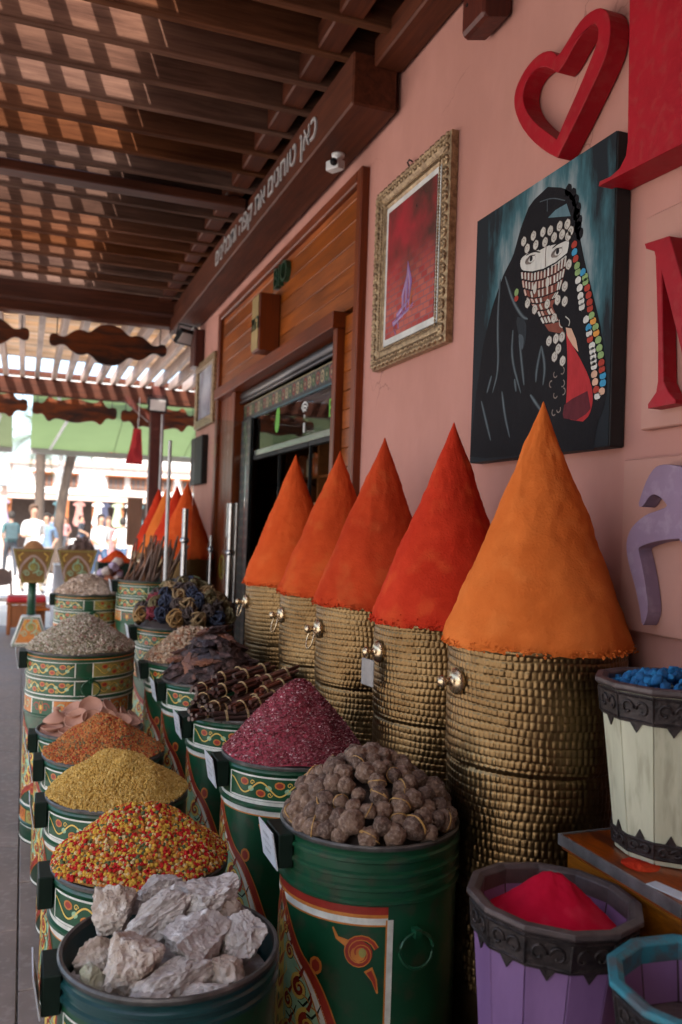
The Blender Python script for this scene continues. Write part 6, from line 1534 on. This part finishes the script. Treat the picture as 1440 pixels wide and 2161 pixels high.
heap('spice_heap', 'round tan heap of spice in the left painted stand', 'spice', .13, 11.3, 1.20, .125, .12, 'round', .006, 1200, ['h_tan'], [1], 'h_tan', seed=13, tip=.8, power=.6)
heap('root_heap', 'pile of dark brown lumps in the second painted stand', 'roots', .70, 11.3, 1.20, .15, .16, 'pellet', .030, 90, ['h_brn', 'g_brn2'], [3, 1], 'h_brn', seed=14, tip=.5, power=.7)
heap('root_heap', 'pale stones at the left of the second painted stand', 'stones', .53, 11.28, 1.21, .07, .06, 'pellet', .025, 30, ['g_brn2', 'g_fen'], [2, 1], 'h_fen', seed=15)
# seat with red cushion
t = thing('bench_seat', 'wooden seat box with red buttoned cushion behind the left stand', 'seat', (.08, 12.5, 0))
wood('wood_seat', (.30, .12, .055), (.18, .065, .03), 'Z', rough=.5)
for s in (-1, 1):
    for e in (-1, 1): MB().bx(s * .22 - .025, s * .22 + .025, e * .18 - .025, e * .18 + .025, 0, .43).build('leg', 'wood_seat', t, bevel=.004)
MB().bx(-.215, .215, -.19, -.17, .12, .42).build('panel', 'wood_seat', t); MB().bx(-.26, .26, -.22, .22, .43, .455).build('top', 'wood_seat', t, bevel=.004)
b = MB(); b.box((0, 0, .495), (.50, .43, .08)); b.build('cushion', 'red_cloth', t, bevel=.03, seg=3)
t = thing('chair', 'brown chair with curved back and pale seat at the left edge', 'chair', (-.25, 12.9, 0), .3)
pm('chair_brown', (.13, .085, .07), rough=.5)
for s in (-1, 1):
    b = MB(); b.tube([(s * .2, -.2, 0), (s * .19, -.19, .45)], .018, 8); b.build('leg', 'chair_brown', t); b = MB(); b.tube([(s * .2, .2, 0), (s * .19, .2, .5), (s * .18, .25, .85)], .018, 8); b.build('leg', 'chair_brown', t)
b = MB(); b.box((0, 0, .46), (.44, .44, .05)); b.build('seat', 'white_paint', t, bevel=.015, seg=2)
b = MB(); b.prism(smoothp([(-.21, .62), (-.20, .78), (-.10, .87), (.10, .87), (.20, .78), (.21, .62)], 2), .215, .25, lambda u, v, d: (u, d, v)); b.build('backrest', 'chair_brown', t, bevel=.006)
t = thing('low_table', 'low dark wooden table behind the painted stands', 'table', (.55, 12.4, 0)); MB().bx(-.45, .45, -.3, .3, .36, .40).build('top', 'wood_clad', t, bevel=.006)
for s in (-1, 1):
    for e in (-1, 1): MB().bx(s * .4 - .03, s * .4 + .03, e * .25 - .03, e * .25 + .03, 0, .358).build('leg', 'wood_trim', t)
# table under a hanging white cloth
V = []; n = 40
for j in range(9):
    f = j / 8
    for k in range(n):
        a = 2 * PI * k / n; fx = max(-1, min(1, 1.35 * math.cos(a))); fy = max(-1, min(1, 1.35 * math.sin(a)))
        g_ = 1 + .10 * f * (1 + .5 * math.sin(a * 9)) ; V.append((fx * .22 * g_, fy * .20 * g_, 1.0 - .80 * f))
T = [(j * n + k, j * n + (k + 1) % n, (j + 1) * n + (k + 1) % n, (j + 1) * n + k) for j in range(8) for k in range(n)]
cl = mesh_np('white_cloth', V, T, smooth=True); cloth('cloth_white', (.66, .66, .70), .3); cl.materials.append(M('cloth_white'))
t = thing('draped_table', 'small table hidden under a white cloth behind the second stand', 'table', (.62, 11.95, 0)); obj('white_cloth', cl, None, t); MB().bx(-.23, .23, -.21, .21, .985, 1.003).build('top', 'white_paint', t, bevel=.005); MB().bx(-.03, .03, -.03, .03, 0, .985).build('leg', 'wood_post', t)
# green box of rust powder, lilac bundles, small goods
t = thing('spice_box', 'dark green box heaped with rust powder behind the stick barrel', 'box', (.88, 8.75, 0)); MB().bx(-.19, .19, -.18, .18, 0, 1.19).build('body', 'enamel_dark', t, bevel=.006)
powder_heap('spice_heap', 'rust brown powder heaped on the dark green box', 'spice', (.88, 8.75, 1.192), .17, .12, 'powder_rust', 12, tip=.4)
t = thing('display_crate', 'pale crate in front of the dark green box', 'crate', (.74, 8.05, 0)); MB().bx(-.16, .16, -.14, .14, 0, 1.02).build('body', 'panel_pink', t, bevel=.006)
for nm, c in (('goods_lilac', (.40, .32, .46)), ('goods_rust', (.30, .10, .05)), ('goods_pale', (.55, .46, .42))): pm(nm, c, rough=.8, scale=30)
q = random.Random(6)
gml = []
for nm in ('goods_lilac', 'goods_rust', 'goods_pale'):
    me = rock_mesh('flower_bunch', (.045, .045, .05), 150 + len(gml), cuts=0, sub=3, rough=.22); me.materials.append(M(nm)); gml.append(me)
for i, (dx_, dy_, dz_, k) in enumerate(((-.09, -.05, .05, 0), (0, -.06, .05, 1), (.08, -.04, .05, 2), (-.05, .04, .10, 0), (.04, .04, .11, 1), (.10, .06, .10, 0), (-.01, -.02, .13, 2), (.05, 0, .17, 0), (.09, .04, .21, 2))):
    obj('flower_bunch', gml[k], None, loc=(.74 + dx_, 8.05 + dy_, 1.02 + dz_ - .01), rot=(q.uniform(0, 3), q.uniform(0, 3), 0), label=('lilac', 'rusty', 'pale')[k] + ' dried flower bunch on the pale crate, middle distance', cat='flowers', group=('lilac', 'rusty', 'pale')[k] + ' dried flower bunches')

# ================================================================== street beyond
wood('palm_bark', (.085, .065, .052), (.04, .03, .025), 'Z', rough=.9, ratio=3)
pm('palm_leaf', (.10, .14, .045), (.06, .09, .03), scale=5, rough=.6)
def palm(label, x, y, h, lean, r0, seed):
    q = random.Random(seed); t = thing('palm_tree', label, 'palm tree', (x, y, 0), group='palm trees in the street')
    b = MB(); b.smooth = True; n = 44; pts = []; rs = []
    for i in range(n + 1):
        f = i / n; pts.append((lean * f * f, .1 * math.sin(f * 3), h * f)); rs.append(r0 * (1.15 - .45 * f + (.55 * max(0, (f - .72)) * 2 if f < .9 else .2)) * (1 + .06 * (i % 2)))
    b.tube(pts, rs, 14); b.build('trunk', 'palm_bark', t)
    b = MB()
    for k in range(22):
        a = 2 * PI * k / 22 + q.uniform(-.15, .15); el = q.uniform(-.2, 1.1); L = q.uniform(1.3, 1.9)
        d = Vector((math.cos(a) * math.cos(el), math.sin(a) * math.cos(el), math.sin(el))); p = Vector((lean, 0, h)); sd = Vector((-math.sin(a), math.cos(a), 0))
        prev = p.copy()
        for i in range(18):
            f = i / 17; d = (d + Vector((0, 0, -.075))).normalized(); p = p + d * L / 17
            w_ = .30 * math.sin(PI * min(1, f * .9 + .12))
            for s in (-1, 1):
                tip = p + sd * s * w_ + d * .16 + Vector((0, 0, -.10 * w_ * 3)); b.add([p, p + d * .045, tip], [(0, 1, 2)])
            b.add([prev - sd * .012, prev + sd * .012, p + sd * .01, p - sd * .01], [(0, 1, 2, 3)]); prev = p.copy()
    b.build('crown', 'palm_leaf', t)
palm('left palm trunk with rough tapering bark in the sunny street', .42, 26, 3.95, -.05, .15, 1)
palm('slanting palm trunk right of the other palm in the street', .92, 26.5, 3.9, .42, .15, 2)
t = thing('street_lamp', 'slim white lamp post between the two palm trunks', 'lamp post', (.98, 27, 0)); b = MB(); b.smooth = True; b.tube([(0, 0, 0), (0, 0, 4.6)], .07, 10); b.build('pole', 'white_paint', t)
b = MB(); b.smooth = True; b.lathe([(.05, 4.6), (.16, 4.7), (.18, 4.9), (0, 5.0)], 12); b.build('lantern', 'white_paint', t)
# market arcade
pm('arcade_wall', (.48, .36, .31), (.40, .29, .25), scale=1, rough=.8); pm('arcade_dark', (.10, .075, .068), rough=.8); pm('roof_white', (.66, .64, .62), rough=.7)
ar = thing('market_arcade', 'long low market arcade with brown posts and open stalls across the street', 'building', (4, 42, 0))
AR = lambda o: (setattr(o, 'parent', ar), setattr(o, 'matrix_parent_inverse', Matrix.Translation((-4, -42, 0))))
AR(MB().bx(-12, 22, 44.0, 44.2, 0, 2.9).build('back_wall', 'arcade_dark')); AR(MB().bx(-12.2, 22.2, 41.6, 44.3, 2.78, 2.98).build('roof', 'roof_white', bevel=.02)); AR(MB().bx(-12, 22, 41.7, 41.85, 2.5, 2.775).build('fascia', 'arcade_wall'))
k = -11.9
while k < 22: AR(MB().bx(k - .09, k + .09, 41.72, 41.9, 0, 2.5).build('post', 'wood_seat')); k += 1.25
k = -11.9; q = random.Random(12)
while k < 21:
    if q.random() < .75: AR(MB().bx(k + .15, k + 1.1, 42.2, 42.9, 0, q.uniform(.6, 1.0)).build('counter', q.choice(('arcade_wall', 'white_paint', 'wood_seat'))))
    k += 1.25
for nm, c in (('dress_navy', (.03, .035, .07)), ('dress_white', (.62, .62, .62)), ('dress_green', (.30, .36, .24)), ('dress_teal', (.05, .12, .14)), ('dress_red', (.36, .16, .14)), ('dress_lilac', (.30, .25, .38))): pm(nm, c, rough=.8)
dl = {'dress_navy': 'navy', 'dress_white': 'white', 'dress_green': 'green', 'dress_teal': 'teal', 'dress_red': 'red', 'dress_lilac': 'lilac'}
dmesh = {}
for nm in dl:
    b = MB(); b.prism(smoothp([(-.10, 0), (-.28, -.12), (-.24, -.22), (-.13, -.16), (-.16, -.55), (-.30, -1.15), (.30, -1.15), (.16, -.55), (.13, -.16), (.24, -.22), (.28, -.12), (.10, 0)], 1), -.04, .04, lambda u, v, d: (u, d + .03 * math.sin(u * 20), v)); me = b.mesh('hanging_dress'); me.materials.append(M(nm)); dmesh[nm] = me
for x_, nm, lab in ((-.9, 'dress_lilac', 'lilac garment hanging in the leftmost visible stall of the arcade'), (3.25, 'dress_white', 'white dress hanging in the arcade left of the navy one'), (3.55, 'dress_navy', 'navy dress hanging in the far arcade'), (4.15, 'dress_green', 'green dress hanging in the far arcade'), (4.75, 'dress_white', 'white blouse hanging in the arcade by the far post'), (2.4, 'dress_red', 'red garment hanging in the arcade behind the slanting palm'), (1.5, 'dress_teal', 'teal garment hanging in the arcade between the palms'), (5.1, 'dress_teal', 'teal blouse hanging in the arcade at its right end')):
    obj('hanging_dress', dmesh[nm], None, loc=(x_, 41.62, 2.45), label=lab, cat='dress', group='garments hung in the arcade')
# white building with timber window bays
wb = thing('white_building', 'white two storey building with brown shuttered windows behind the arcade', 'building', (6, 47, 0))
WB = lambda o: (setattr(o, 'parent', wb), setattr(o, 'matrix_parent_inverse', Matrix.Translation((-6, -47, 0))))
WB(MB().bx(-.6, 22, 46, 54, 0, 4.35).build('wall', 'roof_white')); WB(MB().bx(-.8, 22.2, 45.8, 54.2, 4.351, 4.55).build('parapet', 'arcade_wall')); WB(MB().bx(3.4, 22, 48, 54, 4.551, 5.0).build('upper_wall', 'roof_white'))
for x_ in (.9, 2.1, 4.45, 5.6, 7.0, 8.3):
    w_ = WB(MB().bx(x_ - .42, x_ + .42, 45.93, 45.999, 3.28, 3.90).build('window', 'wood_seat'))
    for j in range(3): o = WB(MB().bx(x_ - .36 + .25 * j, x_ - .17 + .25 * j, 45.90, 45.93, 3.32, 3.80).build('shutter', 'arcade_dark'))
    WB(MB().bx(x_ - .62, x_ + .5, 45.55, 45.93, 3.90, 3.98).build('window_hood', 'wood_clad'))
t = thing('parasol', 'red flat parasol on the roof terrace of the white building', 'parasol', (4.4, 49, 5.0)); b = MB(); b.lathe([(1.35, .25), (.7, .42), (0, .55)], 10, cap0=False); b.build('canopy', 'red_cloth', t); b = MB(); b.tube([(0, 0, 0), (0, 0, .5)], .03, 6); b.build('pole', 'white_paint', t)
kk = thing('kiosk', 'small pale kiosk with blue grey roof at the far left', 'kiosk', (-1.6, 38, 0)); MB().bx(-.9, .9, -.8, .8, 0, 2.5).build('wall', 'arcade_wall', kk); pm('roof_blue', (.28, .36, .42), rough=.7)
b = MB(); b.add([(-1.3, -1.2, 2.9), (1.3, -1.2, 2.9), (1.3, 1.2, 2.9), (-1.3, 1.2, 2.9), (0, 0, 3.9)], [(3, 2, 1, 0), (0, 1, 4), (1, 2, 4), (2, 3, 4), (3, 0, 4)]); b.build('roof', 'roof_blue', kk)
for s in (-1, 1): MB().bx(s * .8 - .1, s * .8 + .1, -.7, .7, 2.501, 2.899).build('roof_support', 'arcade_wall', kk)

# ================================================================== people in the street
for nm, c in (('skin_a', (.34, .19, .13)), ('skin_b', (.36, .20, .13)), ('hair_dark', (.02, .015, .012)), ('hair_brown', (.09, .05, .03)), ('wear_white', (.64, .64, .62)), ('wear_blue', (.10, .16, .25)), ('wear_teal', (.04, .10, .11)), ('wear_jeans', (.04, .075, .14)), ('wear_dark', (.03, .035, .045)), ('wear_pink', (.34, .16, .16)), ('wear_beige', (.24, .20, .15)), ('shoe', (.05, .04, .04)), ('pack', (.03, .06, .07))): pm(nm, c, rough=.8, scale=12)
def person(label, loc, rz, top, low, skin='skin_a', hair='hair_dark', h=1.72, stride=.16, long_hair=False, skirt=False, arm=0.1, backpack=False):
    s = h / 1.72; t = thing('person', label, 'person', loc, rz, 'people walking in the street')
    J = {}; E_ = []
    def add(n, p, r, par=None): J[n] = (len(J), p, r); (E_.append((J[par][0], J[n][0])) if par else None)
    add('pel', (0, 0, .95), (.155, .11)); add('wai', (0, 0, 1.10), (.135, .095), 'pel'); add('che', (0, -.01, 1.30), (.165, .11), 'wai'); add('nb', (0, 0, 1.44), (.075, .065), 'che'); add('nk', (0, -.005, 1.50), (.052, .055), 'nb')
    add('h1', (0, -.02, 1.555), (.068, .075), 'nk'); add('h2', (0, -.015, 1.63), (.075, .092), 'h1'); add('h3', (0, -.005, 1.69), (.055, .068), 'h2')
    add('ns', (0, -.115, 1.60), (.012, .012), 'h2')
    for sd, nm in ((-1, 'l'), (1, 'r')):
        f = sd * stride
        add('sh' + nm, (sd * .175, 0, 1.40), (.062, .062), 'che'); add('el' + nm, (sd * .225, f * .5 + .02, 1.13), (.044, .044), 'sh' + nm); add('wr' + nm, (sd * (.215 - arm * .3), f * 1.1 - .10 - arm, .92 + arm), (.03, .03), 'el' + nm)
        add('ha' + nm, (sd * (.21 - arm * .4), f * 1.2 - .13 - arm, .85 + arm), (.03, .042), 'wr' + nm); add('fi' + nm, (sd * (.205 - arm * .4), f * 1.25 - .15 - arm, .77 + arm), (.016, .028), 'ha' + nm); add('th' + nm, (sd * (.175 - arm * .4), f * 1.2 - .17 - arm, .84 + arm), (.012, .012), 'ha' + nm)
        add('hi' + nm, (sd * .09, 0, .88), (.098, .105), 'pel'); add('kn' + nm, (sd * .095, -f * .9 - .03, .50), (.064, .066), 'hi' + nm); add('an' + nm, (sd * .095, -f * 1.7 + (.05 if f < 0 else 0), .10), (.042, .045), 'kn' + nm)
        add('to' + nm, (sd * .11, -f * 1.7 - .14, .035), (.04, .028), 'an' + nm)
    me = bpy.data.meshes.new('body'); vs = [None] * len(J); rr = [None] * len(J)
    for n, (i, p, r) in J.items(): vs[i] = p; rr[i] = r
    me.from_pydata(vs, E_, []); o = bpy.data.objects.new('body', me); COL.objects.link(o)
    sk = o.modifiers.new('skin', 'SKIN'); sk.use_smooth_shade = True
    for i, v in enumerate(me.skin_vertices[0].data): v.radius = rr[i]; v.use_root = (i == 0)
    o.modifiers.new('sub', 'SUBSURF').levels = 2; o.modifiers['sub'].render_levels = 2
    dg = bpy.context.evaluated_depsgraph_get(); m2 = bpy.data.meshes.new_from_object(o.evaluated_get(dg)); bpy.data.objects.remove(o)
    m2.materials.clear()
    for c in (skin, top, low, 'shoe'): m2.materials.append(M(c))
    for p in m2.polygons:
        c = p.center; p.use_smooth = True
        arm_ = abs(c.x) > .165 and c.z < 1.28
        if c.z > 1.455: k = 0
        elif c.z < .075: k = 3
        elif arm_ and c.z > .70: k = 0 if c.z < 1.16 else 1
        elif c.z > .93: k = 1
        else: k = 2
        p.material_index = k
    b = obj('body', m2, None, t); b.scale = (s, s, s)
    hb = MB(); hb.smooth = True; R_ = []
    hp = [(.0, 1.765), (.05, 1.757), (.082, 1.73), (.097, 1.68), (.098, 1.63), (.088, 1.585)] + ([(.09, 1.5), (.10, 1.38), (.06, 1.34)] if long_hair else [(.06, 1.56)])
    vs = []; n = 14
    for r, z in hp:
        for k in range(n):
            a = 2 * PI * k / n; y_ = r * 1.18 * math.sin(a); front = y_ < -.02
            vs.append((r * math.cos(a) * .92, (y_ if not (front and z < 1.70) else y_ * .15) + .012, z))
    hb.add(vs, [(i * n + k, i * n + (k + 1) % n, (i + 1) * n + (k + 1) % n, (i + 1) * n + k) for i in range(len(hp) - 1) for k in range(n)])
    x_ = hb.build('hair', hair, t); x_.scale = (s, s, s)
    if skirt:
        sb = MB(); sb.smooth = True; sb.lathe([(.16, .98), (.19, .85), (.24, .6), (.30, .30)], 20, cap0=False, cap1=False); x_ = sb.build('skirt', low, t); x_.scale = (s, s, s)
    if backpack:
        pb = MB(); pb.box((0, .19, 1.20), (.30, .16, .44)); x_ = pb.build('backpack', 'pack', t, bevel=.05, seg=3); x_.scale = (s, s, s)
    return t
person('person in dark trousers with a teal top and backpack, farthest left', (-.32, 25, 0), PI + .2, 'wear_teal', 'wear_dark', backpack=True, h=1.74)
person('big person in a white shirt left of the palm trunk', (.20, 19.5, 0), .3, 'wear_white', 'wear_beige', hair='hair_brown', h=1.86, arm=.2)
person('person in a pale blue shirt beside the white shirted one', (.52, 21.5, 0), -.3, 'wear_blue', 'wear_beige', h=1.70)
person('person in a white top and blue jeans right of the palms', (1.72, 21, 0), .35, 'wear_white', 'wear_jeans', long_hair=True, h=1.72)
person('person in pale dress walking behind the one in jeans', (2.12, 23.5, 0), -.2, 'wear_pink', 'wear_pink', long_hair=True, hair='hair_brown', skirt=True, h=1.68)
person('person in white with dark blue shorts near the far post', (2.45, 23, 0), 2.6, 'wear_white', 'wear_jeans', h=1.66, skin='skin_b')
person('small far person in blue between the palm trunks', (1.05, 36, 0), .5, 'wear_blue', 'wear_dark', h=1.72)
person('small far person in dark clothes by the arcade counter', (2.3, 38, 0), 1.0, 'wear_dark', 'wear_jeans', h=1.75, skin='skin_b')
person('small far person in pink by the arcade, left of the dark one', (1.7, 39, 0), -.6, 'wear_pink', 'wear_dark', h=1.65, long_hair=True)
